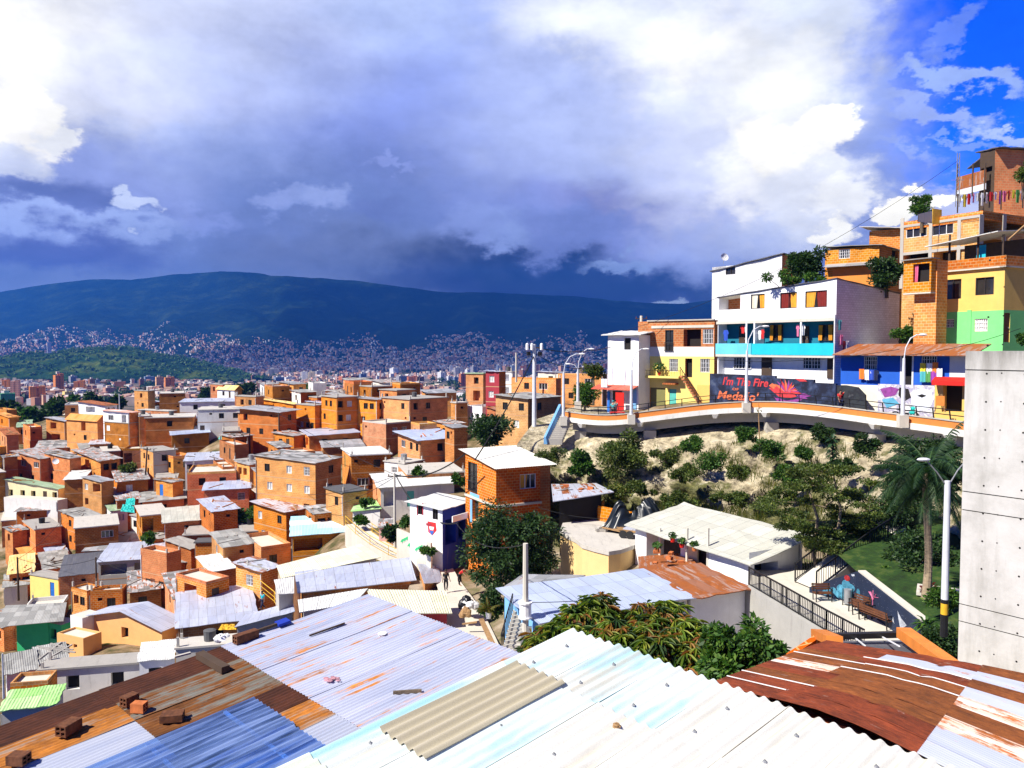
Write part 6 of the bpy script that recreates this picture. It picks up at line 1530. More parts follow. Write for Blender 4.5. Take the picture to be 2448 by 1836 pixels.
b.hexa([Vector((a.x,a.y,a.z-5)) for a in q], q); b.build('walls', M['brick_deep'], o)
# ---- kiosk with orange copings behind it
kq = [at(1902, 1575, 15.6), at(1990, 1522, 17.5), at(2160, 1520, 17.9), at(2295, 1612, 15.)]
o = thing('kiosk', 'dark roofed kiosk with orange sloping parapet caps behind the rust roof', 'kiosk', kq[0]); k0 = kq[0]
b = MB(); q = [p-k0 for p in kq]; b.hexa([p-Vector((0,0,3.5)) for p in q], [p-Vector((0,0,.25)) for p in q]); b.build('walls', M['brick_deep'], o)
b = MB(); b.hexa([p-Vector((0,0,.2)) for p in q], [p-Vector((0,0,.1)) for p in q]); b.build('roof', M['slate_sheet'], o)
for a, c_, nm in ((1890,1562,0),(1,1,1)):
    pass
def cap(pa, pb, w_, h_, m_): b = MB(); b.bar(pa-k0, pb-k0, w_, h_); return b.build('parapet_cap', M[m_], o)
cap(at(1957, 1514, 16.2), at(1995, 1531, 14.6), .30, .16, 'orange_paint'); cap(at(2160, 1512, 17.4), at(2288, 1604, 14.7), .30, .22, 'orange_paint')
b = MB(); pa, pb = at(1888, 1572, 15.2)-k0, at(1965, 1520, 15.8)-k0; b.hexa([pa-Vector((0,0,1.2)), pb-Vector((0,0,1.2)), pb+Vector((0,.2,-1.2)), pa+Vector((0,.2,-1.2))], [pa, pb, pb+Vector((0,.2,0)), pa+Vector((0,.2,0))]); b.build('lattice_wall', M['brick_deep'], o)
cap(at(1985, 1521, 17.2), at(2168, 1516, 17.6), .12, .12, 'metal_black')
for (a, c_) in (((2043,1524,17.6),(2068,1544,15.4)),((2105,1520,17.7),(2150,1545,15.4))): cap(at(*a), at(*c_), .03, .02, 'plastic_white')

# ---- concrete pier at the right edge
c0 = at(2300, 1174, 18.); d = Vector((.61, -.79, 0)); n_ = Vector((.79, .61, 0))
o = thing('concrete_pier', 'tall pale concrete pier with form joints at the right edge', 'pier', Vector((c0.x, c0.y, -11)), math.atan2(-.79, .61))
zj = [-11.]+[at(u_, v_, D_).z for u_, v_, D_ in ((2287,1484,18),(2289,1443,18),(2296,1218,18),(2297,1174,18),(2304,884,18),(2305,838,18))]
zj = [z+11 for z in zj]
b = MB(); hl = MB()
for i in range(len(zj)-1): b.box(0,0,zj[i]+(.012 if i else 0), 7.,1.6,zj[i+1]-.012, 0)
b.box(.02,.02,0,6.98,1.58,zj[-1]-.05, 1)
for i in range(9):
    for k in range(22):
        x = .45+i*.75; z = .5+k*.62; hl.tube([(x,-.004,z),(x,.01,z)], .022, 7); hl.tube([(x+.3,-.004,z+.02),(x+.3,.01,z+.02)], .016, 6)
t = newmat('pier_concrete'); q = t.obj(); a = t.noise(q, .9, 7., .68); a2 = t.noise(t.vmath('MULTIPLY', q, (1.4, 1.4, .22)), 1., 6., .7); a3 = t.noise(q, 14., 5., .6)
c = t.ramp(a, [(.3, (.40, .39, .36, 1)), (.5, (.53, .52, .49, 1)), (.7, (.60, .59, .57, 1))]); c = t.mix(t.rng(a2, .48, .70, 0., .7), c, (.30, .29, .26, 1)); c = t.mix(t.rng(a3, .62, .72, 0., .35), c, (.45, .44, .41, 1))
zz_ = t.n('ShaderNodeSeparateXYZ', 2, Vector=q); c = t.mix(t.math('MULTIPLY', t.rng(zz_, zj[-1]-.75, zj[-1], 0., 1.), t.rng(a2, .35, .6, .1, .8)), c, (.16, .15, .13, 1))
t.bsdf(c, .85, bump=a3, bstr=.25, bdist=.012, spec=.2)
b.build('shaft', [M['pier_concrete'], M['dark']], o); hl.build('tie_hole', M['dark'], o)

# ---- things lying on the roofs
def hollow_brick(P, rz, label, l_=.4, w_=.2, h_=.2, m_='brick_dull', par=None):
    o = thing('hollow_brick', label, 'brick', P, rz, 'bricks weighing down the roofs')
    b = MB(); tk = .022
    b.box(-l_/2,-w_/2,0,l_/2,w_/2,tk); b.box(-l_/2,-w_/2,h_-tk,l_/2,w_/2,h_); b.box(-l_/2,-w_/2,tk,l_/2,-w_/2+tk,h_-tk); b.box(-l_/2,w_/2-tk,tk,l_/2,w_/2,h_-tk)
    b.box(-l_/2,-tk/2,tk,l_/2,tk/2,h_-tk); b.box(-l_/2,-w_/2+tk,h_/2-tk/2,l_/2,-tk/2,h_/2+tk/2); b.box(-l_/2,tk/2,h_/2-tk/2,l_/2,w_/2-tk,h_/2+tk/2)
    for i in range(6):
        y = -w_/2-.004; z = h_*(i+.6)/6.6; b.box(-l_/2,y,z,l_/2,-w_/2,z+h_*.05)
    b.build('shell', M[m_], o); b = MB(); b.box(-l_*.3,-w_/2+tk+.004,tk+.004,l_*.3,w_/2-tk-.004,h_-tk-.004); b.build('inside', M['dark'], o); return o
m_plain('cloth_faded', (.42, .22, .26, 1), .9)
m_plain('brick_dull', (.12, .045, .02, 1), .9, nz=.45, sc=14.); m_plain('brick_block', (.50, .15, .045, 1), .9, nz=.25, sc=9.)
av = math.atan2(V2.y, V2.x)
def onroof(u_, v_, lift=.012): x, y = st(u_, v_); return q1+U2*x+V2*y+N2*lift
hollow_brick(onroof(165, 1752), av+.5, 'brown hollow brick alone on the pale tin sheet, lower left', .34, .2, .17)
hollow_brick(onroof(588, 1532), av+.1, 'long dark red brick block by the upper edge of the tin roof', .5, .16, .16)
hollow_brick(onroof(310, 1685), av+.3, 'dark hollow brick behind the pink one on the rusty tin', .25, .17, .16)
hollow_brick(onroof(333, 1702), av-.9, 'pinkish hollow brick standing beside a dark one', .22, .16, .15, 'brick_block')
hollow_brick(onroof(412, 1722), av-.6, 'brown flat brick next to the translucent sheet', .34, .24, .11)
hollow_brick(onroof(45, 1826), av-.9, 'brown brick cut by the lower left picture corner', .26, .2, .14)
def lying(name, label, cat, pa, pb, w_, h_, m_, parts=None):
    o = thing(name, label, cat, (pa+pb)/2); b = MB(); c_ = (pa+pb)/2; b.bar(pa-c_, pb-c_, w_, h_); b.build('body', M[m_], o); return o
def lay(name, label, cat, pa, pb, w_, h_, m_):
    b = MB(); c_ = (pa+pb)/2; b.bar(pa-c_, pb-c_, w_, h_); return tag(b.build(name, M[m_], None, c_), label, cat)
lay('timber_beam', 'short charred timber beam lying on the rusty tin roof', 'beam', onroof(478, 1572, .06), onroof(540, 1608, .06), .16, .12, 'dark_wood')
lay('stick', 'thin dark stick lying along the lavender tin roof', 'stick', onroof(740, 1523, .03), onroof(824, 1493, .03), .03, .03, 'dark_wood')
lay('stick', 'broken grey stick by the edge of the white roof', 'stick', onroof(940, 1660, .03), onroof(1008, 1655, .03), .05, .05, 'bark')
lay('plank', 'thin grey board on the dark rusty sheet, upper left', 'board', onroof(418, 1574, .03), onroof(456, 1564, .03), .06, .03, 'concrete')
o = thing('shovel', 'blue bladed shovel lying on the lavender tin roof', 'shovel', onroof(660, 1500, .03), 0)
b = MB(); pa, pb, pc = onroof(612, 1514, .04)-o.location, onroof(662, 1498, .05)-o.location, onroof(690, 1490, .07)-o.location
b.bar(pa, pb, .05); b.build('handle', M['dark_wood'], o); b = MB(); b.bar(pb, pc, .24, .05); b.build('blade', M['blue_deep'], o)
b = MB(); b.tube([onroof(914, 1517, .02)-onroof(914, 1517), onroof(914, 1517, .03)-onroof(914, 1517)], [.09,.09], 12); tag(b.build('plastic_disc', M['plastic_white'], None, onroof(914, 1517)), 'small white plastic disc lying on the lavender tin roof', 'disc')
b = MB(); c_ = onroof(795, 1628, .02)
for i in range(6): b.ball((RF.uniform(-.14,.14), RF.uniform(-.1,.1), .02), RF.uniform(.025,.05), 0, 7, 5, .3, (1.4,1,.5), RF)
tag(b.build('rag', M['cloth_faded'], None, c_), 'faded pink rag crumpled on the lavender tin roof', 'rag')
b = MB(); 
for i in range(5): b.ball((RF.uniform(-.1,.1), RF.uniform(-.1,.1), .05), RF.uniform(.05,.09), 0, 7, 5, .4, (1.3,1,.8), RF)
tag(b.build('plastic_bag', M['plastic_white'], None, onroof(530, 1532, .02)), 'crumpled clear plastic bag beside the long brick block', 'bag')
xx, yy = on_plane(1475, 1745, p1, U, V, N); b = MB(); b.ball((0,0,.02), .045, 0, 8, 6, .25, (1.2,1,.7), RF)
tag(b.build('stone', M['timber'], None, p1+U*xx+V*yy+N*.03), 'small tan stone resting in a trough of the white roof', 'stone')
# ================================================================== roofs and houses between the slope and the foreground
def quadhouse(name, label, Q, mw, mr, hw=3.2, inset=.35, grp=None, cat='house', n=6, extra=None, uvswap=False, th=.06, ops=None):
    """house under a four cornered sheet roof; Q = near left, near right, far right, far left as (u, v, D)"""
    P = [at(*q) for q in Q]; c0 = P[0].copy(); o = thing(name, label, cat, Vector((c0.x, c0.y, c0.z-hw)), 0, grp); of = Vector(o.location)
    rr = random.Random(int(abs(P[0].x*100+P[1].y*10))); b = MB()
    bil = lambda s_, t_: (P[0]*(1-s_)+P[1]*s_)*(1-t_)+(P[3]*(1-s_)+P[2]*s_)*t_-of
    G_ = [[bil(j/n, i/n)+Vector((0, 0, rr.uniform(-.02, .02))) for j in range(n+1)] for i in range(n+1)]
    lu, lv = (P[1]-P[0]).length, (P[3]-P[0]).length
    uvf = (lambda i, j: (i/n*lv, j/n*lu)) if uvswap else (lambda i, j: (j/n*lu, i/n*lv))
    b.grid(G_, 0, uvf); b.grid([[p-Vector((0,0,th)) for p in r][::-1] for r in G_], 0, uvf)
    for i in range(n):
        for a, c_ in ((G_[0][i],G_[0][i+1]),(G_[n][i+1],G_[n][i]),(G_[i+1][0],G_[i][0]),(G_[i][n],G_[i+1][n])): b.quad([a-Vector((0,0,th)), c_-Vector((0,0,th)), c_, a], 0, [(0,0)]*4)
    b.build('roof', M[mr], o)
    ctr = sum(P, Vector())/4; w = []
    for p in P:
        d = (ctr-p); d.z = 0; w.append(p+d.normalized()*inset*1.3-of-Vector((0,0,.10)))
    b = MB()
    for i in range(4):
        a, c_ = w[i], w[(i+1) % 4]; hd = math.hypot(c_.x-a.x, c_.y-a.y); rz = math.atan2(c_.y-a.y, c_.x-a.x)
        fc = Face(a.x, a.y, rz, hd, a.z, c_.z); hs = []
        if ops and i in ops:
            for (f0, z0, f1, z1, dp, bm) in ops[i]: hs.append((f0*hd, min(a.z, c_.z)+z0, f1*hd, min(a.z, c_.z)+z1, dp, bm))
        wall_face(b, fc, -1.5 if not hs else min(-1.5, min(h[1] for h in hs)-.2), 0, hs, 1)
        if ops and i in ops:
            for h_, q in zip(hs, ops[i]):
                if q[5] == 1 and q[4] < .2: nm, me, sn, sm = opening_parts('W', h_[2]-h_[0], h_[3]-h_[1]); k = inst(nm, me, o, fc.pt(h_[0],0,h_[1]), rz); inst(sn, sm, k)
    b.build('walls', [M[mw], M['dark']], o); return o
GN = 'metal and fibre roofed houses below the alley'
quadhouse('house', 'house under a cream sheet roof with a green rim beside the ramp', [(672,1382,70),(910,1332,77),(863,1300,82),(661,1352,75.5)], 'white_dirty', 'fibre_cream', 3, grp=GN)
quadhouse('house', 'house under the largest clean lavender tin roof above the alley', [(711,1418,66),(996,1387,70),(980,1332,77),(704,1367,72)], 'brick_pale', 'zinc', 3.2, .4, grp=GN)
quadhouse('house', 'small house with a lavender tin roof at the alley corner', [(1014,1394,67),(1060,1391,70),(1046,1352,75),(998,1347,73)], 'brick_pale', 'zinc', 3., .3, grp=GN)
quadhouse('house', 'house with a ribbed cream roof ending at the alley', [(905,1466,54),(1081,1466,56),(1064,1412,61),(876,1408,60)], 'maroon', 'fibre_cream', 3.2, .35, grp=GN)
quadhouse('house', 'low house with a smooth pale roof behind the lavender tin roof', [(716,1464,54),(850,1440,56),(880,1406,60),(712,1434,57)], 'concrete_pale', 'fibre_white', 3., .3, grp=GN)
quadhouse('shed', 'white sheet roofed shed left of the largest lavender roof', [(665,1420,63),(703,1418,64),(703,1378,69),(655,1386,68)], 'concrete', 'fibre_white', 3., .25, grp=GN, cat='shed')
quadhouse('shed', 'shed with a lavender sheet beside the yellow railed stair', [(560,1500,60),(705,1462,62),(700,1438,66),(585,1470,65)], 'concrete_pale', 'zinc', 2.6, .25, grp=GN, cat='shed')
HL(0, 1380, K, [
 ((-60,528,548,402,620), 66,'green','green',('none',),'o22a D42a o72a','','bright green house with a dark door at the lower left',dict(G_, name='green_house', D=93, bands=False, dpt=5.)),
 ((60,400,560,228,320), 40,'white_dirty',BB,('lean','zinc_blue',0,.3,.3),'','','shed under pale blue sheets behind the green house',dict(G_, D=116, dpt=4.)),
 ((710,1385,1500,432,640), 66,'peach','peach_pale',('gable','zinc','x',1.25,.6),'','','peach gabled house under a wide shining tin roof',dict(G_, D=84, bands=False, name='peach_house')),
 ((548,705,716,345,520), 60,'white','white',('none',),'','','white blank wall house beside the peach gable',dict(WN, D=87, bands=False)),
 ((425,712,722,535,640), 66,'peach','peach',('par','peach',.2),'','','peach terrace parapet in front of the white wall',dict(G_, D=83, bands=False, name='peach_house')),
 ((292,345,1195,792,960), 12,'brick','white_dirty',('flat','slab',.2),'','','brick house with a stained grey slab and loose corrugated sheets',dict(G_, D=68)),
 ((1168,1190,1470,712,800), 16,'white_dirty','white',('lean','fibre_white',0,1.0,.2),'','','narrow house with a steep white corrugated sheet',dict(WN, D=66)),
 ((1482,1502,2010,612,760), 14,'white_dirty','concrete_pale',('flat','slab_pale',.1),'','','pale flat roof terrace with a yellow cloth heap',dict(WN, D=64)),
 ((1488,1520,2150,428,560), 22,BB,BB,('lean','zinc',.01,.3,.3),'','','low house under pale sheets weighted with stones',dict(G_, D=76)),
 ((130,330,440,745,860), 34,'white_dirty','white_dirty',('lean','fibre_grey',0,.55,.3),'','','shed with steep striped grey corrugated sheets, lower left',dict(WN, D=72, dpt=3.2)),
 ((-20,60,200,820,960), 34,'white_dirty','white_dirty',('lean','fibre_grey',0,.6,.3),'','','shed with grey corrugated sheets at the left picture edge',dict(WN, D=70, dpt=3.2)),
 ((70,90,335,930,1060), 12,BK,BK,('par',BK,.3),'','','low brick wall house with dark washing, lower left',dict(G_, D=64)),
 ((-60,20,390,1130,1300), 18,'concrete_pale','concrete_pale',('lean','lime_sheet',.0,.25,.2),'','','house with a lime green sheet roof at the left edge',dict(G_, D=46)),
])
quadhouse('shed', 'shed roof of dull corrugated sheets over the green house', [(-25,1500,91.5),(152,1484,92.5),(160,1440,99),(15,1447,98)], 'green', 'fibre_grey', 2.2, 2.2, cat='shed')
def rail(label, pts, hgt, m_, step=.14, name='railing', thick=.03, cat='railing', kick=True):
    o = thing(name, label, cat, pts[0]); P_ = [Vector(p)-Vector(pts[0]) for p in pts]
    b = MB(); pb_ = MB()
    for a, c_ in zip(P_, P_[1:]):
        L_ = (c_-a).length; n = max(1, int(L_/step))
        for i in range(n+1):
            p = a+(c_-a)*i/n
            if i % 8 == 0: pb_.bar(p, p+Vector((0,0,hgt)), thick*2)
            elif kick: b.bar(p+Vector((0,0,.1)), p+Vector((0,0,hgt-.05)), thick*.8)
        pb_.bar(a+Vector((0,0,hgt)), c_+Vector((0,0,hgt)), thick*2)
        pb_.bar(a+Vector((0,0,.1)), c_+Vector((0,0,.1)), thick*1.4)
        if not kick: pb_.bar(a+Vector((0,0,hgt*.5)), c_+Vector((0,0,hgt*.5)), thick*1.4)
    pb_.build('frame', M[m_], o)
    if kick: b.build('baluster', M[m_], o)
    return o
# ---- yard, alley, ground of the compound
P = []
for i in range(26):
    y = 6+i*2.6; r = []
    for j in range(40):
        x = -9+j*1.35; z = -16.9
        k = min(1, max(0, (y-43)/8.)); z += 2.2*k*k*(3-2*k)*min(1, max(0, (x-6)/6))
        z -= 4.0*min(1, max(0, (6.-x)/9.))
        r.append(Vector((x, y, z+fbm(x*.3, y*.3, 2.)*.15)))
    P.append(r)
b = MB(); b.grid(P); t = newmat('yard_earth'); q = t.obj(); t.bsdf(t.ramp(t.noise(q, .5, 6., .7), [(.35, (.09, .10, .03, 1)), (.5, (.22, .17, .11, 1)), (.65, (.36, .30, .22, 1))]), .95, bump=t.noise(q, 4., 4.), bstr=.4, bdist=.05)
tag(b.build('ground', M['yard_earth'], smooth=True), kind='structure')
ap = [(1050,1345,78,2.),(1070,1390,70,2.2),(1092,1430,64.5,2.6),(1110,1470,60,3.),(1125,1515,55,3.2),(1140,1570,49,3.4),(1150,1640,43,3.4)]
b = MB(); b.grid([[at(u_, v_, D_)+Vector((s_*w_*.5, 0, .05)) for s_ in (-1, -.4, .3, 1.)] for u_, v_, D_, w_ in ap]); tag(b.build('path', M['concrete_pale']), kind='structure')
# ramp with yellow rails
rp = [(845,1252,92),(870,1275,89),(905,1300,85.5),(950,1325,82),(1010,1348,79)]
o = thing('ramp', 'pale concrete ramp descending between the sheet roofs to the alley', 'ramp', at(*rp[0]))
b = MB(); rows_ = []
for u_, v_, D_ in rp: p = at(u_, v_, D_)-Vector(o.location); rows_.append([p+Vector((-.9,-.4,0)), p+Vector((.9,.4,0)), p+Vector((.9,.4,-2.5)), p+Vector((-.9,-.4,-2.5)), p+Vector((-.9,-.4,0))])
b.grid(rows_); b.build('slab', M['concrete_pale'], o)
rail('yellow pipe railing on the left side of the ramp', [at(*q)+Vector((-.85,-.4,0)) for q in rp], 1., 'yellow_paint', .6, thick=.025, kick=False)
rail('yellow pipe railing on the right side of the ramp', [at(*q)+Vector((.85,.4,0)) for q in rp], 1., 'yellow_paint', .6, thick=.025, kick=False)
rail('yellow handrail of the stair beside the brick house with green curtains', [at(622,1412,76), at(656,1440,73), at(660,1448,70)], 1., 'yellow_paint', .5, thick=.025, kick=False)

# ---- brick house under the white corrugated roof
H = Hero('house', 'deep orange brick house under a white corrugated roof beside the dark mango tree', 'house', 1112, 1186, 1292, 1115, 1335, 70, 27, grp=None); H.tops(0., .10)
H.win('L', 1119, 1106, 1141, 1172, 't'); r = H.win('R', 1243, 1133, 1281, 1168, 'W'); H.curtain('R', r, 'curtain_yellow', 0, .45)
H.hole('L', 1129, 1193, 1144, 1245, .3); H.walls('brick_deep', 'brick')
fc = H.F['R']; zb = H.px('R', 1240, 1203)[1]; H.fbox('R', -.1, zb-.2, H.W+.1, zb, -.12, 0, 'floor_slab', 'concrete_pale'); H.fbox('L', 0, zb-.2, H.L, zb, -.12, 0, 'floor_slab', 'concrete_pale')
H.pbox('L', 1124, 1180, 1146, 1194, -.02, 0, 'painted_field', 'blue_light'); H.pbox('L', 1124, 1194, 1129, 1250, -.02, 0, 'painted_field', 'blue_light')
b = MB(); b.box(H.W,.8,-2,H.W+1.5,H.L,H.h-.1); b.build('side_bay', M['brick_deep'], H.o)
UL = Vector((1,0,0)); VL = Vector((0,1,.10)).normalized(); NL_ = UL.cross(VL)
class _P: location = (0,0,0)
for r_ in range(3):
    for k in range(5):
        sh_ = MB(); x0_ = -.35+k*1.24; nx = 7*6; L_ = (H.L+1.2)/3
        rows_ = [[UL*(x0_+1.26*i/nx)+VL*(-.55+(L_+.12)*(r_+0)-.0+(L_+.12)*j/2)+Vector((0,0,H.h+.05+.012*r_+.022*math.sin(2*PI*(x0_+1.26*i/nx)/.177))) for i in range(nx+1)] for j in range(3)]
        sh_.grid(rows_, 0, lambda i, j: (x0_+1.26*j/nx, i*.8)); sh_.grid([[p-Vector((0,0,.012)) for p in q][::-1] for q in rows_], 0, lambda i, j: (x0_, i*.8)); sh_.build('roof_sheet', M['fibre_near'], H.o, smooth=True)
# ---- white house with emblem and blue porch
H = Hero('white_house', 'white house with a painted emblem and a deep blue porch', 'house', 978, 1058, 1124, 1216, 1310, 74, 56); H.tops(.02, .06)
H.win('L', 999, 1203, 1010, 1230, 'w'); H.win('L', 1034, 1216, 1047, 1242, 'w'); H.hole('R', 1064, 1240, 1090, 1300, 1.2, 4); H.hole('R', 1096, 1245, 1118, 1285, 1.)
H.walls('blue_deep', 'white', 'blue_deep'); sheet_roof(H.o, 'fibre_white', H.h, H.W, H.L, .02, .06, .4)
for u_, v_ in ((998,1203),(1011,1203),): H.pbox('L', u_-1, 1203, u_+1, 1231, -.05, 0, 'shutter', 'maroon')
decal(H, 'L', [(1022,1246),(1042,1250),(1044,1268),(1034,1280),(1024,1272)], 'cloth_red', -.012, 'painted_emblem'); decal(H, 'L', [(1019,1250),(1032,1252),(1032,1258),(1019,1256)], 'maroon', -.02, 'painted_emblem'); decal(H, 'L', [(1026,1258),(1038,1260),(1036,1268),(1028,1266)], 'plastic_white', -.024, 'painted_emblem'); decal(H, 'L', [(1026,1268),(1038,1270),(1033,1280)], 'blue_door', -.028, 'painted_emblem')
H.pbox('R', 1058, 1222, 1124, 1236, -1.2, -1.1, 'porch_fascia', 'white')
# graffitied retaining wall beside the ramp
o = thing('retaining_wall', 'pale retaining wall with green graffiti below the white emblem house', 'wall', at(950, 1300, 79)); of = Vector(o.location)
wa, wb = at(948, 1290, 80)-of, at(1030, 1340, 73)-of; b = MB(); b.hexa([wa-Vector((0,0,2)), wb-Vector((0,0,2)), wb+Vector((.1,.3,-2)), wa+Vector((.1,.3,-2))], [wa+Vector((0,0,1.1)), wb+Vector((0,0,1.6)), wb+Vector((.1,.3,1.6)), wa+Vector((.1,.3,1.1))]); b.build('wall', M['concrete_pale'], o)
b = MB()
for i in range(9):
    c_ = wa+(wb-wa)*(.2+.07*i)+Vector((-.03,-.05,.1+.5*(i % 3)*.5)); b.quad([c_+Vector((-.25,.15,0)), c_+Vector((.2,-.12,.1)), c_+Vector((.15,-.1,.45)), c_+Vector((-.1,.06,.3))])
b.build('painted_scrawl', M['green'], o)
quadhouse('shed', 'low pink walled shed beneath the concrete cable pole', [(902,1262,86),(948,1258,86),(940,1238,90),(905,1240,90)], 'pink_wall', 'patchy', 2.4, .3, cat='shed')
quadhouse('shed', 'shed with a lime edged pale roof next to the small black roofed house', [(838,1222,98),(912,1215,97),(900,1196,103),(850,1200,104)], 'white_dirty', 'lime_sheet', 2.4, .3, cat='shed')
# ---- open shed with bricks on its roof
quadhouse('shed', 'open dark shed under loose metal sheets strewn with bricks and boards', [(1322,1199,64),(1468,1176,66),(1425,1155,71),(1318,1157,71)], 'dark', 'zinc_rust', 3.2, .9, cat='shed')
for i, (u_, v_) in enumerate(((1353,1167),(1390,1176),(1386,1186),(1412,1173),(1404,1180))):
    hollow_brick(at(u_, v_, 68)+Vector((0,0,.12)), i*.9, ['orange brick at the back of the shed roof','two toned orange brick in the middle of the shed roof','orange brick at the front of the shed roof','orange brick at the right of the shed roof','orange brick among the boards on the shed roof'][i], .5, .3, .2, 'brick_block')
for i, (a, c_) in enumerate((((1325,1168),(1350,1164)),((1330,1178),(1362,1170)),((1345,1188),(1380,1183)),((1415,1160),(1432,1176)))):
    lay('board', ['grey board at the rear of the shed roof','grey board crossing the shed roof at left','rusty board along the shed roof front','thin board leaning across the shed roof right'][i], 'board', at(*a, 68)+Vector((0,0,.15)), at(*c_, 68)+Vector((0,0,.15)), .2, .05, ['slab','slab','rust','timber'][i])
# ---- cream house with rounded terrace
o = thing('house', 'cream house with a curved roof terrace and barred window', 'house', at(1480, 1395, 58)); of = Vector(o.location)
zt = at(1490, 1310, 58).z
fp = [at(1378,1312,59.5),at(1392,1316,58),at(1420,1322,57),at(1455,1325,56),at(1483,1320,56.5),at(1530,1300,58.5),at(1525,1280,66),at(1440,1262,68),at(1350,1268,66),at(1340,1290,62)]
fp = [Vector((p.x,p.y,zt))-of for p in fp]; b = MB(); b.hexa([Vector((p.x,p.y,-4)) for p in fp], fp); b.build('walls', M['peach_pale'], o)
c_ = sum(fp, Vector())/len(fp); b = MB(); fo = [c_+(p-c_)*1.03 for p in fp]; b.hexa([p+Vector((0,0,.003)) for p in fo], [p+Vector((0,0,.28)) for p in fo]); b.build('terrace_slab', M['slab_pale'], o)
a, e_ = fp[1], fp[3]; d = (e_-a).normalized(); rz = math.atan2(d.y, d.x)
nm, me, sn, sm = opening_parts('b', 1.0, 1.15); p = fp[1]+(fp[2]-fp[1])*.12; rz = math.atan2((fp[2]-fp[1]).y, (fp[2]-fp[1]).x); k = inst(nm, me, o, (p.x+math.sin(rz)*.13, p.y-math.cos(rz)*.13, -1.75), rz); inst(sn, sm, k)
b = MB(); pa, pb = at(1430,1240,66)-of, at(1530,1262,63)-of
for (p, q, h_) in ((pa,pb,1.5),(at(1428,1238,66)-of, at(1445,1222,70)-of,1.3)): 
    z = zt-of.z; b.hexa([Vector((p.x,p.y,z)),Vector((q.x,q.y,z)),Vector((q.x,q.y+.16,z)),Vector((p.x,p.y+.16,z))],[Vector((p.x,p.y,z+h_)),Vector((q.x,q.y,z+h_)),Vector((q.x,q.y+.16,z+h_)),Vector((p.x,p.y+.16,z+h_))])
b.build('parapet', M['brick_gold'], o)
o = thing('handcart', 'two wheeled handcart loaded with sheets on the curved terrace', 'handcart', Vector((at(1500,1300,60).x, at(1500,1300,60).y, zt+.28)), -.5)
b = MB(); b.bar((-1.1,0,.55),(.9,-.3,.55),.08); b.bar((-1.1,.6,.55),(.9,.5,.55),.08); b.box(-.8,-.2,.55,.7,.6,.62); b.build('frame', M['timber'], o)
b = MB(); b.box(-.3,-.15,.63,.9,.5,.72); b.build('load', M['zinc_rust'], o)
for x in (-.25, .3):
    b = MB(); b.tube([(x,-.38,.3),(x,-.28,.3)], .3, 14); b.build('wheel', M['rubber'], o)
for i, (u_, v_) in enumerate(((1440,1268),(1432,1262),(1450,1262))):
    P0_ = at(u_, v_, 62); hollow_brick(Vector((P0_.x, P0_.y, zt+.3)), i*.3, ['grey block in front of the plank pile on the terrace','grey block left of the plank pile on the terrace','grey block under the planks on the terrace'][i], .5, .3, .25, 'concrete')
for i in range(3): P0_ = at(1440+i*9, 1256+i*4, 62); P1_ = at(1487+i*8, 1272+i*3, 61); lay('plank', ['uppermost long plank resting on the terrace blocks','middle long plank resting on the terrace blocks','lowest long plank resting on the terrace blocks'][i], 'plank', Vector((P0_.x,P0_.y,zt+.62-i*.05)), Vector((P1_.x,P1_.y,zt+.5-i*.05)), .25, .06, ['timber','dark_wood','timber'][i])
# ---- black tarpaulin heap
b = MB(); rows_ = []; PC = at(1522, 1240, 63.)
for i in range(15):
    r = []
    for j in range(29):
        a = PI*j/28; rr = 3.35-i*.2; top_ = 2.9*max(math.exp(-((math.cos(a)*rr+1.6)/1.0)**2), .95*math.exp(-((math.cos(a)*rr-1.2)/1.5)**2))
        x = math.cos(a)*(3.4*(1-i/20.)); y = -math.sin(a)*(1.9*(1-i/15.)); k = i/14.
        h_ = k*(1.1+1.75*max(math.exp(-((x+1.55)/.75)**2), .9*math.exp(-((x-1.1)/1.2)**2)))
        r.append(Vector((x+.08*math.sin(j*2.2), y+.12*math.sin(j*1.7+i*.3), h_+.05*math.sin(j*2.9)*(1-k))))
    rows_.append(r)
b.grid(rows_); tag(b.build('tarpaulin', M['tarp_black'], None, PC-Vector((0,0,.9)), smooth=True), 'black tarpaulin draped over a heap at the foot of the rock slope', 'tarpaulin')
# ---- house under the big pale corrugated roof
H = Hero('house', 'white house with a veranda under the big pale corrugated roof', 'house', 1522, 1790, 1925, 1339, 1402, 48, 29, grp=None); H.tops(.19, 0)
H.hole('L', 1545, 1285, 1690, 1395, 1.6, 4); H.hole('L', 1700, 1330, 1702, 1332, .05)
H.hole('R', 1803, 1345, 1860, 1398, 1.4); r = H.hole('R', 1909, 1300, 1927, 1378, .2); H.walls('white', 'white', 'dark_wood'); H.ops
sheet_roof(H.o, 'fibre', H.h, H.W, H.L, .19, 0, (.55,.7), th=.07)
H.pbox('L', 1612, 1300, 1640, 1345, 1.0, 1.1, 'wall_panel', 'cream'); H.pbox('L', 1600, 1306, 1611, 1335, 1.0, 1.1, 'wall_panel', 'white')
for u_ in (1575, 1640, 1690): H.pbox('L', u_, 1262, u_+4, 1400, -.05, .05, 'post', 'concrete_pale')
H.fbox('L', H.L*.55, -.5, H.L, .1, -.02, 0, 'apron', 'zinc')
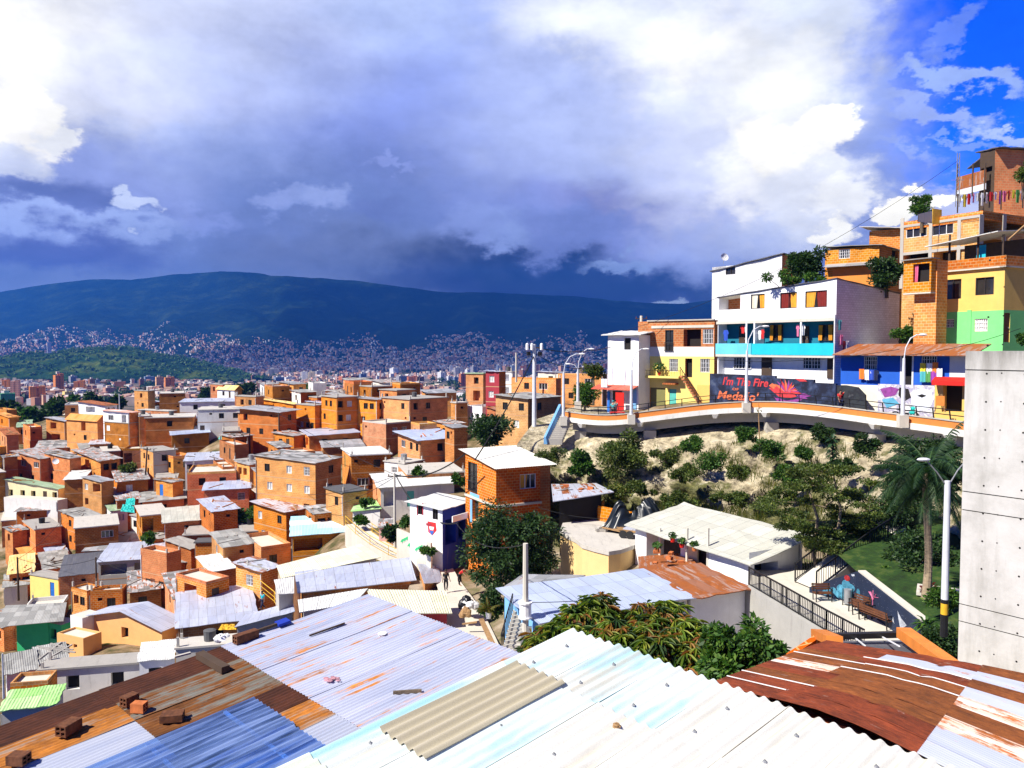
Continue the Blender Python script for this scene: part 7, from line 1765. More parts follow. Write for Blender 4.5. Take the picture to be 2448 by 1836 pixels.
for i, (u_, v_) in enumerate(((1608,1287),(1630,1300),(1660,1308),(1571,1310))):
    P0_ = at(u_, v_, 53-i*.7); o = thing('potted_plant', ['potted plant hanging first from the left on the veranda','potted plant hanging in the middle of the veranda','potted plant hanging before the cream panel','cactus in a pot at the veranda corner'][i], 'plant', P0_)
    b = MB(); b.tube([(0,0,-.25),(0,0,0)], [.13,.18], 9); b.build('pot', M['red_paint' if i < 2 else 'brick_block'], o)
    b = MB(); leafball(b, (0,0,.2), .3, 60, RF, .14); b.build('leaves', M['leaf_mid'], o)
# ---- house under the light blue tin roof
H = Hero('house', 'long house under the light blue tin roof below the mango crown', 'house', 1206, 1287, 1648, 1478, 1580, 40, 25); H.tops(0, .06)
H.hole('R', 1330, 1478, 1420, 1570, 1.5); H.hole('R', 1440, 1460, 1570, 1560, 1.5); H.win('R', 1594, 1439, 1640, 1470, 'W')
H.walls('cream_pale', 'blue_light'); sheet_roof(H.o, 'zinc_blue', H.h, H.W, H.L, 0, .06, (.3,.55), th=.05)
H = Hero('house', 'white walled annex under rusty and pale tin strips', 'house', 1560, 1650, 1788, 1421, 1570, 43.9, 25, maxL=4.5); H.tops(0, .06)
H.walls('white', 'white'); sheet_roof(H.o, 'rust', H.h, H.W, H.L, 0, .06, (.2,.55), th=.05)
quadhouse('shed', 'shed under rusty sheets held down by loose bricks', [(1528,1366,50),(1665,1347,52),(1640,1322,56),(1525,1330,55)], 'white_dirty', 'rust', 2.4, .3, cat='shed')
for i, (u_, v_) in enumerate(((1570,1326),(1604,1330),(1600,1341),(1626,1351),(1566,1354))): hollow_brick(at(u_, v_, 52.5)+Vector((0,0,.1)), i*1.1, ['orange brick at the far left of the rusty shed roof','orange brick at the top of the rusty shed roof','orange brick in the centre of the rusty shed roof','orange brick near the right of the rusty shed roof','orange brick at the front of the rusty shed roof'][i], .45, .25, .2, 'brick_block')
quadhouse('shed', 'small shed with grey and rusty sheets under the mango crown', [(1190,1412,46),(1340,1398,47),(1400,1375,51),(1250,1372,51)], 'dark', 'zinc_dull', 2.4, .4, cat='shed')
# ---- plaza with starry mural, benches and rails
ZP = -13.75
P_ = [at(1792,1404,45.8), at(1800,1390,49), at(1935,1380,49), at(2040,1455,43), at(2190,1516,36.3), at(2065,1570,35.4), at(1975,1520,38.), at(1880,1461,41.6)]
o = b = MB(); pz = [Vector((p.x,p.y,ZP)) for p in P_]; b.hexa([p-Vector((0,0,4)) for p in pz], pz); tag(b.build('pavement', M['concrete_pale']), kind='structure')
rl = [Vector((p.x,p.y,ZP)) for p in (at(1790,1404,45.8), at(1880,1461,41.8), at(1975,1520,38.2), at(2065,1570,35.5))]
o = thing('retaining_wall', 'streaked grey retaining wall below the black railing', 'wall', rl[0]); b = MB(); c_ = rl[0]
for a, e_ in zip(rl, rl[1:]):
    n_ = Vector((-(e_-a).y, (e_-a).x, 0)).normalized()*.25; b.hexa([a-c_-n_-Vector((0,0,5)), e_-c_-n_-Vector((0,0,5)), e_-c_+n_-Vector((0,0,5)), a-c_+n_-Vector((0,0,5))], [a-c_-n_+Vector((0,0,.06)), e_-c_-n_+Vector((0,0,.06)), e_-c_+n_+Vector((0,0,.06)), a-c_+n_+Vector((0,0,.06))])
b.uv = [(q[0], q[1]) for q in b.uv]; b.build('wall', M['grey_render'], o)
rail('black railing along the top of the grey retaining wall', rl, 1.08, 'metal_black', .15, thick=.035)
m_ = newmat('starry'); q = m_.obj(); v_ = m_.n('ShaderNodeTexVoronoi', 0, Vector=q, Scale=9.); cb = m_.noise(q, .8, 4.)
m_.bsdf(m_.mix(m_.rng(v_, .06, .12, .75, 0.), m_.mix(cb, (.008,.010,.022,1), (.02,.035,.08,1)), (.6,.65,.8,1)), .7)
o = thing('mural_wall', 'starry night mural wall around the bench plaza', 'wall', Vector((at(2045,1455,42.5).x, at(2045,1455,42.5).y, ZP))); of = Vector(o.location); MUR = of.copy()
A_, B_, C_ = at(1934,1452,44.5)-of, Vector((0,0,0)), at(2196,1516,36.)-of; A_.z = C_.z = 0; TB, TC_ = 1.75, 1.3
def slab_(a, c_, ha, hc, nm): 
    n_ = Vector((-(c_-a).y, (c_-a).x, 0)).normalized()*.25; b = MB(); b.hexa([a-Vector((0,0,1)), c_-Vector((0,0,1)), c_+n_-Vector((0,0,1)), a+n_-Vector((0,0,1))], [a+Vector((0,0,ha)), c_+Vector((0,0,hc)), c_+n_+Vector((0,0,hc)), a+n_+Vector((0,0,ha))]); return b.build(nm, M['starry'], o)
slab_(A_, B_, .3, TB, 'wall'); slab_(B_, C_, TB, TC_, 'wall')
def wallpt(a, c_, s_, z, d=.015): 
    n_ = Vector(((c_-a).y, -(c_-a).x, 0)).normalized(); return a+(c_-a)*s_+n_*d+Vector((0,0,z))
def wpaint(a, c_, pts, m_, d=.015, nm='painted_figure'):
    b = MB(); q = [wallpt(a, c_, s_, z, d) for s_, z in pts]; b.quad(q); b.quad([p-Vector((0,0,.0)) for p in q][::-1]); return b.build(nm, M[m_], o)
def disc(sx, z, r, L_, n=14): return [(sx+r*math.cos(2*PI*i/n)/L_, z+r*math.sin(2*PI*i/n)) for i in range(n)]
LA, LC_ = (A_-B_).length, (C_-B_).length
for i, (sx, z, r) in enumerate(((.45,.30,.2),(.53,.42,.2),(.62,.3,.2),(.70,.62,.26),(.80,.95,.24),(.9,.8,.22),(.35,.22,.15),(.74,.28,.2),(.85,.45,.2))): wpaint(A_, B_, disc(sx, z, r, LA), 'mural_sky', .012+.002*i, 'painted_cloud')
wpaint(A_, B_, disc(.82, 1.3, .16, LA), 'mural_coral', .03, 'painted_cloud')
for i, (sx, z, r) in enumerate(((.05,.7,.22),(.11,.45,.2),(.02,.4,.2),(.16,.3,.15))): wpaint(B_, C_, disc(sx, z, r, LC_), 'mural_sky', .012+.002*i, 'painted_cloud')
wpaint(B_, C_, [(.70,1.15),(.76,.9),(.84,.75),(.80,.55),(.78,.1),(.74,.5),(.72,.8)], 'mural_pale', .02); wpaint(B_, C_, [(.62,.5),(.66,.4),(.64,.7)], 'mural_pale', .02); wpaint(A_, B_, [(.90,1.55),(.97,1.6),(.98,1.5),(.93,1.45)], 'mural_pale', .034)
b = MB()
for a0, a1 in (((.3,.2),(.31,.9)),((.31,.8),(.27,1.2)),((.31,.8),(.36,1.25)),((.31,.9),(.31,1.35)),((.29,1.0),(.24,1.15)),((.335,1.05),(.40,1.15))): b.bar(wallpt(B_, C_, *a0), wallpt(B_, C_, *a1), .05, .01)
b.build('painted_tree', M['cloth_pink'], o)
def bench(P, rz, label, l_=1.5):
    o = thing('park_bench', label, 'bench', P, rz, 'benches in front of the starry mural')
    b = MB()
    for k in range(4): b.box(-l_/2,-.22+k*.115,.43,l_/2,-.13+k*.115,.46)
    b.build('seat', M['bench_wood'], o); b = MB()
    for k in range(3): b.box(-l_/2,.26+k*.02,.55+k*.12,l_/2,.29+k*.02,.64+k*.12)
    b.build('backrest', M['bench_wood'], o)
    for s_ in (-1, 1):
        b = MB(); x = s_*(l_/2-.08); b.bar((x,-.22,0),(x,-.2,.66),.045); b.bar((x,.24,0),(x,.32,.9),.045); b.bar((x,-.22,.42),(x,.26,.42),.045); b.bar((x,-.24,.66),(x,.28,.66),.05); b.build('leg', M['metal_black'], o)
m_plain('bench_wood', (.115, .042, .018, 1), .7, nz=.25)
for u_, v_, D_, rz, l_, lb in ((1966,1452,43,.0,1.0,'wooden armchair bench at the left end of the starry mural'),(2052,1472,41.,-1.1,1.0,'wooden armchair bench by the mural corner'),(2062,1482,40.4,1.9,1.0,'wooden bench turned towards the mural corner'),(2095,1500,39.3,1.95,1.9,'long wooden bench facing the mural, left of the last one'),(2128,1496,39.4,-1.15,2.0,'long wooden bench standing right against the mural')):
    p = at(u_, v_, D_); bench(Vector((p.x, p.y, ZP)), rz, lb, l_)
o = thing('litter_bin', 'grey cylindrical litter bin before the mural corner', 'bin', Vector((at(2026,1456,42.3).x, at(2026,1456,42.3).y, ZP))); b = MB(); b.tube([(0,0,.1),(0,0,.85)], .2, 14); b.build('body', M['metal_grey'], o); b = MB(); b.bar((-.26,0,0),(-.26,0,.9),.04); b.bar((.26,0,0),(.26,0,.9),.04); b.build('post', M['metal_black'], o)
# ramp beside the mural, garden, back rails
o = thing('ramp', 'concrete garden ramp rising behind the starry mural', 'ramp', at(1936,1440,45)); of = Vector(o.location)
ra_ = [Vector((at(1925,1440,45.5).x,45.5,ZP+.1)), Vector((at(2050,1380,47.5).x,47.5,ZP+1.9)), Vector((at(2135,1345,49).x,49,ZP+2.9))]
b = MB(); b.grid([[p-of+Vector((-.3,.9,0)), p-of+Vector((.3,-.9,0)), p-of+Vector((.3,-.9,-2)), p-of+Vector((-.3,.9,-2)), p-of+Vector((-.3,.9,0))] for p in ra_]); b.build('slab', M['concrete_pale'], o)
rail('black railing on the near side of the garden ramp', [p+Vector((.3,-.85,0)) for p in ra_], 1.05, 'metal_black', .2, thick=.035)
rail('black railing on the far side of the garden ramp', [p+Vector((-.3,.85,0)) for p in ra_], 1.05, 'metal_black', .2, thick=.035)
rail('black railing running behind the palm trunk', [Vector((at(2135,1345,49).x,49,ZP+2.9)), Vector((at(2230,1300,52).x,52,ZP+3.1)), Vector((at(2285,1290,52).x,52,ZP+3.1))], 1.05, 'metal_black', .2, thick=.035)
P = []
for i in range(12):
    r = []
    for j in range(14):
        k = j/13.; a = B_+(C_-B_)*(i/11.)*1.5+MUR; r.append(Vector((a.x+.2+k*9, a.y+.1+k*2.5, ZP+TB-.12-(i/11.)*.75+k*1.1+fbm(i*.4, j*.4, 3.)*.12)))
    P.append(r)
P = [[p+Vector((0,8,.8)) for p in P[0]]]+P
b = MB(); b.grid(P); t = newmat('lawn'); q = t.obj(); t.bsdf(t.ramp(t.noise(q, 1.1, 6., .7), [(.35, (.012, .028, .006, 1)), (.5, (.022, .06, .008, 1)), (.64, (.07, .10, .02, 1))]), .95, bump=t.noise(q, 20., 4.), bstr=.8, bdist=.08)
tag(b.build('lawn', M['lawn'], smooth=True), kind='structure')
o = thing('manhole_slab', 'pale concrete slab with a round cover set in the lawn', 'slab', P[6][4]+Vector((0,0,.06)), -.5); b = MB(); b.box(-1.4,-.8,-.1,1.4,.8,.06); b.build('slab', M['concrete_pale'], o); b = MB(); b.tube([(.1,0,.06),(.1,0,.08)], .5, 18); b.build('cover', M['slab_pale'], o)
b = MB(); a = B_+MUR; c_ = C_+MUR; b.bar(a+Vector((.3,0,TB+.02)), c_+Vector((.3,0,TC_+.02)), .4, .12); tag(b.build('kerb', M['concrete_pale']), kind='structure')
# smaller huts that fill the gaps between them
RH = random.Random(42); USED = {o.get('label') for o in bpy.data.objects}; nh = 0
BASEF = list(FOOT)
def trimmed(l):
    w_ = l.split(); return l if len(w_) <= 11 else None
for q in range(9000):
    if nh >= 130: break
    u = RH.uniform(-30, 1010); lo = lerp_tab([(-30,1005),(300,985),(600,975),(1010,960)], u); hi = lerp_tab([(-30,1560),(300,1500),(600,1470),(700,1360),(830,1225),(1010,1180)], u)
    v = RH.uniform(lo, hi); D = Dm(u, v); th = RH.uniform(18, 62); W = RH.uniform(3.2, 6.2); L = RH.uniform(3.2, 6.2); h = RH.choice([2.6, 2.8, 3., 4.6, 5.2])*(1 if D > 90 else .85)
    a = math.radians(th); P = at(u, v, D); cx, cy = P.x+(math.cos(a)*W-math.sin(a)*L)/2, P.y+(math.sin(a)*W+math.cos(a)*L)/2; r = (W+L)/4
    if any(math.hypot(cx-f[0], cy-f[1]) < (r+f[2])*.90 for f in FOOT): continue
    k = F/D; b0, b1, bt, bb = u-L*math.sin(a)*k, u+W*math.cos(a)*k, v-(h+.9)*k, v+1.5*k; hid = False
    for f in BASEF:
        if f[9] > D:
            ov = max(0, min(b1, f[7])-max(b0, f[6]))*max(0, min(bb, f[5])-max(bt, f[8])); ar = max(1., (f[7]-f[6])*min(f[5]-f[8], 75))
            if ov > .17*ar: hid = True; break
    if hid: continue
    nb = sorted(BASEF, key=lambda f: math.hypot(cx-f[0], cy-f[1]))[:4]
    mat_, wd = RH.choice([(BK,'brick'),(BD,'deep red brick'),(BB,'brown brick'),(BG,'golden brick'),(BP,'pale brick'),(BK,'brick'),(BB,'brown brick'),('white_dirty','whitewashed')])
    rf, rw_ = RH.choice([(('flat','slab',.2),'slab roofed'),(('flat','slab_pale',.15),'flat roofed'),(('par',mat_,.5),'parapeted'),(('lean','patchy',.01,.2,.35),'patch roofed'),(('lean','zinc_dull',.01,.2,.35),'tin roofed'),(('lean','patchy_grey',.0,.2,.35),'grey roofed'),(('lean','fibre_grey',.0,.2,.35),'ribbed roofed'),(('lean','zinc_rust',.0,.2,.35),'rusty roofed'),(('par',mat_,.3),'parapeted'),(('flat','slab',.1),'slab roofed')])
    lab = None
    for f in nb:
        t_ = trimmed(f[3])
        if not t_: continue
        du, dv = u-f[4], v-f[5]; rel = ('left of' if du < 0 else 'right of') if abs(du) > abs(dv)*1.2 else ('in front of' if dv > 0 else 'behind')
        l_ = '%s %s hut %s the %s' % (rw_, wd, rel, t_)
        if len(l_.split()) <= 16 and l_ not in USED: lab = l_; break
    if not lab: continue
    USED.add(lab); nh += 1
    oL = RH.choice(['w50a','o40a','c35a w75a','w30a s75a','D30a w70a','','o50a o80a','b50a','P40a','w50a w50b']); oR = RH.choice(['','','s30a','o50a','w60a','c40a','D60a','s70a'])
    if mat_ == 'white_dirty': mR_ = RH.choice([BB, 'white_dirty'])
    else: mR_ = RH.choice([BD, BB, mat_])
    house(u-L*math.sin(a)*k*.93, u, u+W*math.cos(a)*k*.93, v-h*k, v, th, mat_, mR_, rf, oL, oR, lab, D=D, group=GB, name='brick_hut' if mat_ != 'white_dirty' else 'white_hut', minW=2.6)
print('huts', nh)
# ================================================================== trees and plants
RT = random.Random(99)
def clump(b, c, r, n, ls, flat=.85, mi=0, droop=.0, long=1.9):
    """a leafy mass: many small folded leaves through the outer part of a ball"""
    c = Vector(c)
    for _ in range(n):
        d = Vector((RT.gauss(0,1), RT.gauss(0,1), RT.gauss(0,1))).normalized()
        rad = RT.random()**.45
        p = c+Vector((d.x*r, d.y*r, d.z*r*flat))*rad
        ax = (d*.7+Vector((RT.uniform(-1,1), RT.uniform(-1,1), RT.uniform(-.6,.8)-droop))).normalized()
        sd = ax.cross(Vector((RT.uniform(-1,1), RT.uniform(-1,1), RT.uniform(.2,1)))).normalized()
        s = ls*RT.uniform(.65, 1.3)
        b.quad([p, p+ax*s*.5+sd*s*.5/long, p+ax*s, p+ax*s*.5-sd*s*.5/long], mi, [(0,0)]*4)
def tree(name, label, base, crown_c, rx, rz, nclump, nleaf, ls, leafm, cat='tree', group=None, trunk_r=.14, bark='bark', flat=.85, cr=.42, droop=0., hollow=.0, long=1.9):
    o = thing(name, label, cat, base, 0, group); bo = Vector(base); cc = Vector(crown_c)-bo
    b = MB(); tips = []
    if cat == 'bush':
        for i in range(nclump):
            d = Vector((RT.gauss(0,1), RT.gauss(0,1), RT.gauss(0,.8))).normalized(); q = RT.random()**.5
            p = cc+Vector((d.x*rx*1.25*q, d.y*rx*.9*q, d.z*rz*q-.1*rz)); tips.append(p)
            clump(b, p, max(.25, min(rx, rz)*cr*RT.uniform(.55, 1.35)), nleaf, ls, .8, 0, .2, long)
        b.build('leaves', M[leafm], o); b = MB()
        for p in tips[:9]: b.tube([(RT.uniform(-.2,.2)*rx,0,-.2), (p.x*.6, p.y*.6, p.z*.5), tuple(p)], [.04,.03,.012], 5)
        b.build('stem', M[bark], o); return o
    for i in range(nclump):
        d = Vector((RT.gauss(0,1), RT.gauss(0,1)*.8, RT.gauss(0,1))).normalized(); q = RT.uniform(.35, 1.)
        p = cc+Vector((d.x*rx*q, d.y*rx*.8*q, d.z*rz*q)); tips.append(p)
        clump(b, p, max(rx, rz)*cr*RT.uniform(.6, 1.25), nleaf, ls, flat, 0, droop, long)
    b.build('crown', M[leafm], o)
    b = MB(); top = cc+Vector((0, 0, -rz*.35))
    mid = top*.5+Vector((RT.uniform(-.1,.1)*rx, 0, 0))
    b.tube([(0,0,-.5), mid, top], [trunk_r*1.3, trunk_r, trunk_r*.7], 8)
    for p in tips[:12]:
        b.tube([mid+(top-mid)*RT.uniform(.3, 1), (top+p)*.5+Vector((0,0,.1*rz)), p], [trunk_r*.5, trunk_r*.3, trunk_r*.12], 5)
    b.build('trunk', M[bark], o); return o
def tpx(name, label, u0, v0, u1, v1, D, nclump, nleaf, ls, leafm, base_v=None, **kw):
    c = at((u0+u1)/2, (v0+v1)/2, D); rx = (u1-u0)/2*D/F; rz = (v1-v0)/2*D/F
    bp = at((u0+u1)/2, base_v or (v1 if kw.get('cat') != 'bush' else (v0+v1*2)/3), D); k = kw.get('cr', .42)
    return tree(name, label, bp, c, rx*(1-k*.55), rz*(1-k*.55), nclump, nleaf, ls, leafm, **kw)
tpx('mango_tree', 'big dark mango tree beside the white corrugated brick house', 1088, 1184, 1350, 1428, 60, 70, 330, .30, 'leaf_dark', 1475, droop=.35, cr=.27, long=2.6)
tpx('tree', 'round dark tree below the tall white utility pole', 1110, 990, 1232, 1068, 110, 20, 260, .45, 'leaf_dark', 1085, cr=.42)
tpx('bush', 'dark green bush at the left end of the rock slope', 1340, 1048, 1420, 1160, 72.5, 16, 240, .28, 'leaf_mid', cat='bush')
tpx('bush', 'largest olive bush hanging below the viaduct', 1425, 1008, 1560, 1150, 71, 30, 260, .24, 'leaf_olive', cat='bush')
for (u0, v0, u1, v1, D, m_, lb) in ((1762,1010,1812,1060,69,'leaf_mid','small green bush near the top of the pale rock'),(1800,1044,1884,1100,66,'leaf_mid','bright green bush in the middle of the pale rock'),(1660,1074,1736,1142,64.5,'leaf_mid','green bush left of centre on the rock slope'),(1856,1096,1926,1160,62,'leaf_mid','green bush low on the rock above the layered tree'),(1600,1100,1668,1150,64.5,'leaf_olive','olive bush low on the rock near the black tarpaulin'),(1560,1060,1625,1120,66,'leaf_olive','yellowish bush right of the largest olive bush'),(1905,1070,1935,1100,64,'leaf_mid','little tuft of leaves on the bare rock face'),(1935,1015,1985,1060,66,'leaf_dark','dark bush in the shade beneath the viaduct'),(1290,1060,1345,1110,75,'leaf_olive','scrubby bush at the foot of the blue stair'),(1990,1085,2040,1140,57,'leaf_dark','dark bush behind the layered tree'),(1700,1170,1790,1215,61,'leaf_olive','sparse scrub just above the pale corrugated roof'),(1440,1150,1500,1200,68,'grass_blade','tall yellow grass by the open shed'),(1580,1160,1660,1220,63,'leaf_olive','olive scrub between the tarpaulin and the pale roof'),(1740,1100,1800,1150,63.5,'leaf_olive','dull scrub in the middle of the rock slope'),(1630,1040,1680,1080,68,'leaf_mid','green tuft under the viaduct lamp with the script mural'),(1830,1160,1900,1220,60,'leaf_olive','scrub above the right end of the pale roof'),(1500,1140,1570,1190,68,'leaf_olive','ragged bush directly above the black tarpaulin'),(2040,1030,2100,1090,58,'leaf_dark','dark leaves beneath the viaduct column at right')):
    tpx('bush', lb, u0-8, v0-6, u1+8, v1+4, D, 13, 210, .2, m_, cat='bush', cr=.5)
b = MB()
for k in range(2600):
    u = RT.uniform(1330, 2150); kk = RT.random(); 
    if fbm(u*.012, kk*3., 6.)+(kk-.5)*.35 < .02: continue
    p = slopeP(u, .1+.88*kk)+Vector((-.3,-.8,.1)); 
    for _ in range(7):
        q = p+Vector((RT.uniform(-.4,.4), RT.uniform(-.3,.3), RT.uniform(-.2,.2))); h = RT.uniform(.2,.7); dx = RT.uniform(-.25,.25); w_ = .03
        b.quad([q+Vector((-w_,0,0)), q+Vector((w_,0,0)), q+Vector((dx+w_*.3,-.1,h)), q+Vector((dx,-.1,h))], 0, [(0,0)]*4)
tag(b.build('slope_grass', M['grass_blade']), 'dry grass and weeds scattered over the pale rock slope', 'grass', kind='stuff')
# bushy trees among the upper houses
tpx('tree', 'bushy dark tree rising behind the white turquoise house', 1872, 582, 1985, 680, 79, 24, 260, .3, 'leaf_dark', 720, cr=.4)
tpx('bush', 'light green shrub below the bushy tree behind the white house', 1820, 640, 1990, 690, 77, 14, 170, .28, 'leaf_mid', 710, cat='bush', cr=.5)
tpx('tree', 'round leafy tree between the orange brick house and the narrow tower', 2068, 605, 2172, 700, 76, 24, 260, .28, 'leaf_dark', 700, cr=.4)
tpx('bush', 'bush beside the narrow brick tower above the rusty roof', 2135, 755, 2192, 832, 71, 12, 200, .24, 'leaf_mid', 845, cat='bush', cr=.5)
tpx('tree', 'small feathery tree against the sky beside the roof screen', 2172, 455, 2235, 525, 79, 16, 150, .3, 'leaf_mid', 545, cr=.38, long=3.)
tpx('bush', 'thin dry bush in front of the top right shack', 2420, 378, 2475, 440, 70, 9, 90, .25, 'leaf_olive', 470, cat='bush', cr=.45)
tpx('bush', 'green bush at the right picture edge beside the mint house', 2430, 780, 2475, 835, 62, 8, 150, .2, 'leaf_mid', cat='bush', cr=.5)
tpx('tree', 'tree with pale blossom behind the viaduct lamps', 1384, 874, 1452, 900, 104, 12, 150, .35, 'leaf_olive', 960, cr=.5)
tpx('tree', 'dark leafy tree behind the railing at the viaduct end', 1352, 912, 1448, 975, 97, 16, 200, .34, 'leaf_mid', 1000, cr=.45)
# left side greens
tpx('bush', 'green overgrown bank beside the half rusted tin roof', 560, 1190, 626, 1272, 118, 14, 170, .6, 'leaf_mid', cat='bush', cr=.5)
tpx('tree', 'big dark tree at the left below the valley towers', 92, 955, 175, 1018, 300, 18, 170, 1.6, 'leaf_dark', 1030, cr=.45)
for (a_, lb) in (((190,940,250,985,380),'tree between the tiled house and the valley towers'),((255,950,300,985,360),'low tree at the foot of the peach valley towers'),((-20,950,40,1000,330),'tree cut by the left picture edge'),((470,925,520,955,500),'dark tree behind the bright white skyline house'),((560,915,610,945,520),'dark tree behind the pale orange sheet roof')): tpx('tree', lb, *a_, 12, 140, 2., 'leaf_dark', a_[3]+14, cr=.45)
tpx('tree', 'dark tree at the left picture edge above the brick roofs', 28, 968, 100, 1025, 290, 14, 160, 1.6, 'leaf_mid', 1040, cr=.45)
tpx('tree', 'small dark tree right of the yellow valley tower', 160, 945, 205, 985, 420, 10, 120, 2., 'leaf_mid', 1000, cr=.5)
tpx('tree', 'tree behind the skyline left of the three storey brick house', 718, 918, 770, 960, 400, 12, 120, 2., 'leaf_mid', 980, cr=.5)
tpx('bush', 'bush in the garden below the lit doorway', 332, 1262, 378, 1298, 116, 10, 120, .5, 'leaf_mid', cat='bush', cr=.5)
tpx('bush', 'grassy bank left of the narrow pale house', 290, 1095, 330, 1135, 148, 8, 120, .6, 'leaf_olive', cat='bush', cr=.5)
tpx('bush', 'dark bush below the cable pole beside the ramp', 915, 1238, 950, 1300, 82, 9, 140, .4, 'leaf_dark', cat='bush', cr=.5)
tpx('bush', 'bush beneath the curling white roof', 1082, 1130, 1112, 1160, 92, 8, 120, .4, 'leaf_mid', cat='bush', cr=.5)
for (a_, lb) in (((860,1180,905,1215,98),'bush above the lime edged shed roof'),((955,1225,990,1262,80),'shrub at the foot of the concrete cable pole'),((1000,1300,1050,1330,73),'climbing shrub on the graffitied retaining wall'),((1130,1095,1180,1150,88),'weedy bush behind the white corrugated brick house'),((985,1110,1020,1140,98),'bush between the curling white roof and the emblem house')): tpx('bush', lb, *a_, 8, 130, .3, 'leaf_mid', cat='bush', cr=.5)
tpx('bush', 'plants in the weedy yard behind the ramp', 845, 1228, 880, 1256, 90, 7, 100, .4, 'leaf_mid', cat='bush', cr=.5)
tpx('bush', 'trailing dark plants under the mango tree beside the alley', 1145, 1395, 1205, 1480, 54, 16, 200, .24, 'leaf_dark', cat='bush', cr=.45)
# garden at the right
tpx('bush', 'clipped bush on the lawn above the starry mural', 2072, 1350, 2165, 1412, 43, 14, 240, .16, 'leaf_mid', cat='bush', cr=.45)
tpx('bush', 'shrub between the palm and the concrete pier', 2225, 1380, 2300, 1470, 33, 14, 220, .16, 'leaf_mid', cat='bush', cr=.45)
tpx('bush', 'dark shrub below the striped pole', 2190, 1470, 2300, 1580, 27, 20, 260, .13, 'leaf_dark', cat='bush', cr=.42)
tpx('bush', 'dark hedge behind the garden ramp', 2010, 1290, 2140, 1350, 53, 18, 200, .2, 'leaf_dark', cat='bush', cr=.45)
tpx('bush', 'dark planting at the far end of the garden', 2140, 1240, 2290, 1330, 56, 22, 220, .22, 'leaf_dark', cat='bush', cr=.45)
tpx('bush', 'red leaved plant on the lawn', 2205, 1392, 2235, 1425, 38, 5, 60, .22, 'leaf_red', cat='bush', cr=.5, long=3.)
tpx('bush', 'dark red shrub beneath the palm fronds', 2095, 1240, 2145, 1305, 52, 7, 120, .3, 'leaf_red', cat='bush', cr=.5, long=3.)
tpx('bush', 'small orange flowering plant by the ramp railing', 2135, 1353, 2160, 1378, 44, 4, 60, .14, 'leaf_gold', cat='bush', cr=.5)
tpx('bush', 'low planting along the white veranda house wall', 1925, 1330, 1975, 1380, 50, 8, 150, .18, 'leaf_mid', cat='bush', cr=.5)
tpx('tree', 'dense dark tree filling the corner between viaduct and concrete pier', 2120, 1020, 2330, 1230, 44, 54, 260, .24, 'leaf_dark', 1400, cr=.34, droop=.3, long=2.6)
tpx('tree', 'dark leafy tree behind the palm trunk', 2085, 1120, 2240, 1300, 49, 28, 240, .2, 'leaf_dark', 1380, cr=.36, droop=.3, long=2.4)
tpx('bush', 'thick undergrowth beneath the palm and dark trees', 2110, 1250, 2310, 1390, 43, 26, 240, .18, 'leaf_dark', cat='bush', cr=.42)
# layered tree: flat tiers
o = thing('tree', 'layered flat crowned tree with a pale forked trunk in the garden', 'tree', at(1962, 1400, 48)); bo = Vector(o.location); b = MB(); tb = MB()
t0 = Vector((0,0,0)); f1 = at(1945, 1330, 48)-bo; tp = at(1990, 1120, 48)-bo
tb.tube([t0, f1, at(1955,1240,48)-bo, at(1930,1160,48)-bo], [.14,.12,.09,.04], 7); tb.tube([f1*.3, at(2000,1300,48)-bo, at(2010,1220,48)-bo, tp], [.13,.11,.08,.03], 7)
for i in range(64):
    k = RT.random(); v = 1115+k*205; half = 35+110*math.sin(PI*min(1, .12+k*.9))
    u = 1962+RT.uniform(-1, 1)*half+(15 if k < .3 else 0); p = at(u, v, 48+RT.uniform(-2.2, 2.2))-bo
    for _ in range(4): clump(b, p+Vector((RT.uniform(-.5,.5), RT.uniform(-.5,.5), RT.uniform(-.06,.06))), .45, 120, .15, .25, 0, 0)
    if i % 4 == 0: tb.tube([Vector((tp.x*.4, 0, p.z-.5)), (Vector((tp.x*.4,0,p.z-.3))+p)*.5, p], [.05,.03,.012], 5)
b.build('crown', M['leaf_olive'], o); tb.build('trunk', M['palm_bark'], o)
# palm
def frond(b, base, az_, el_, L_, droop, nl=34, wl=.55):
    pts = []; d = Vector((math.cos(az_)*math.cos(el_), math.sin(az_)*math.cos(el_), math.sin(el_))); p = Vector(base)
    for i in range(12): pts.append(p.copy()); p = p+d*(L_/11); d = (d+Vector((0,0,-droop/11))).normalized()
    b.tube(pts, [.035*(1-i/13) for i in range(12)], 5)
    for i in range(nl):
        k = .12+.86*i/nl; q = k*11; j = min(int(q), 10); c = pts[j]+(pts[j+1]-pts[j])*(q-j); tg = (pts[min(j+1, 11)]-pts[j]).normalized()
        sd = tg.cross(Vector((0,0,1))).normalized(); w_ = wl*math.sin(PI*min(1, k*.85+.12))
        for s_ in (-1, 1):
            e = c+sd*s_*w_*.75+tg*w_*.35+Vector((0,0,-w_*RT.uniform(.35,.8))); n_ = tg*.022
            b.quad([c-n_, c+n_, (c+e)*.5+n_+Vector((0,0,.03)), e], 0, [(0,0)]*4); b.quad([c-n_, (c+e)*.5+n_+Vector((0,0,.03)), e, (c+e)*.5-n_], 0, [(0,0)]*4)
o = thing('palm_tree', 'feathery palm tree beside the striped lamp pole', 'palm tree', at(2213, 1432, 36)); bo = Vector(o.location)
b = MB(); cr = at(2218, 1130, 36)-bo; pts = [cr*(i/10)+Vector((.1*math.sin(i*.5), 0, 0)) for i in range(11)]; b.tube(pts, [.21,.19,.17,.16,.155,.15,.15,.145,.14,.13,.11], 10)
for i in range(26): q = cr*(i/27)+Vector((.1*math.sin(i*.19),0,0)); b.tube([q, q+Vector((0,0,.03))], [.2-.003*i]*2, 10)
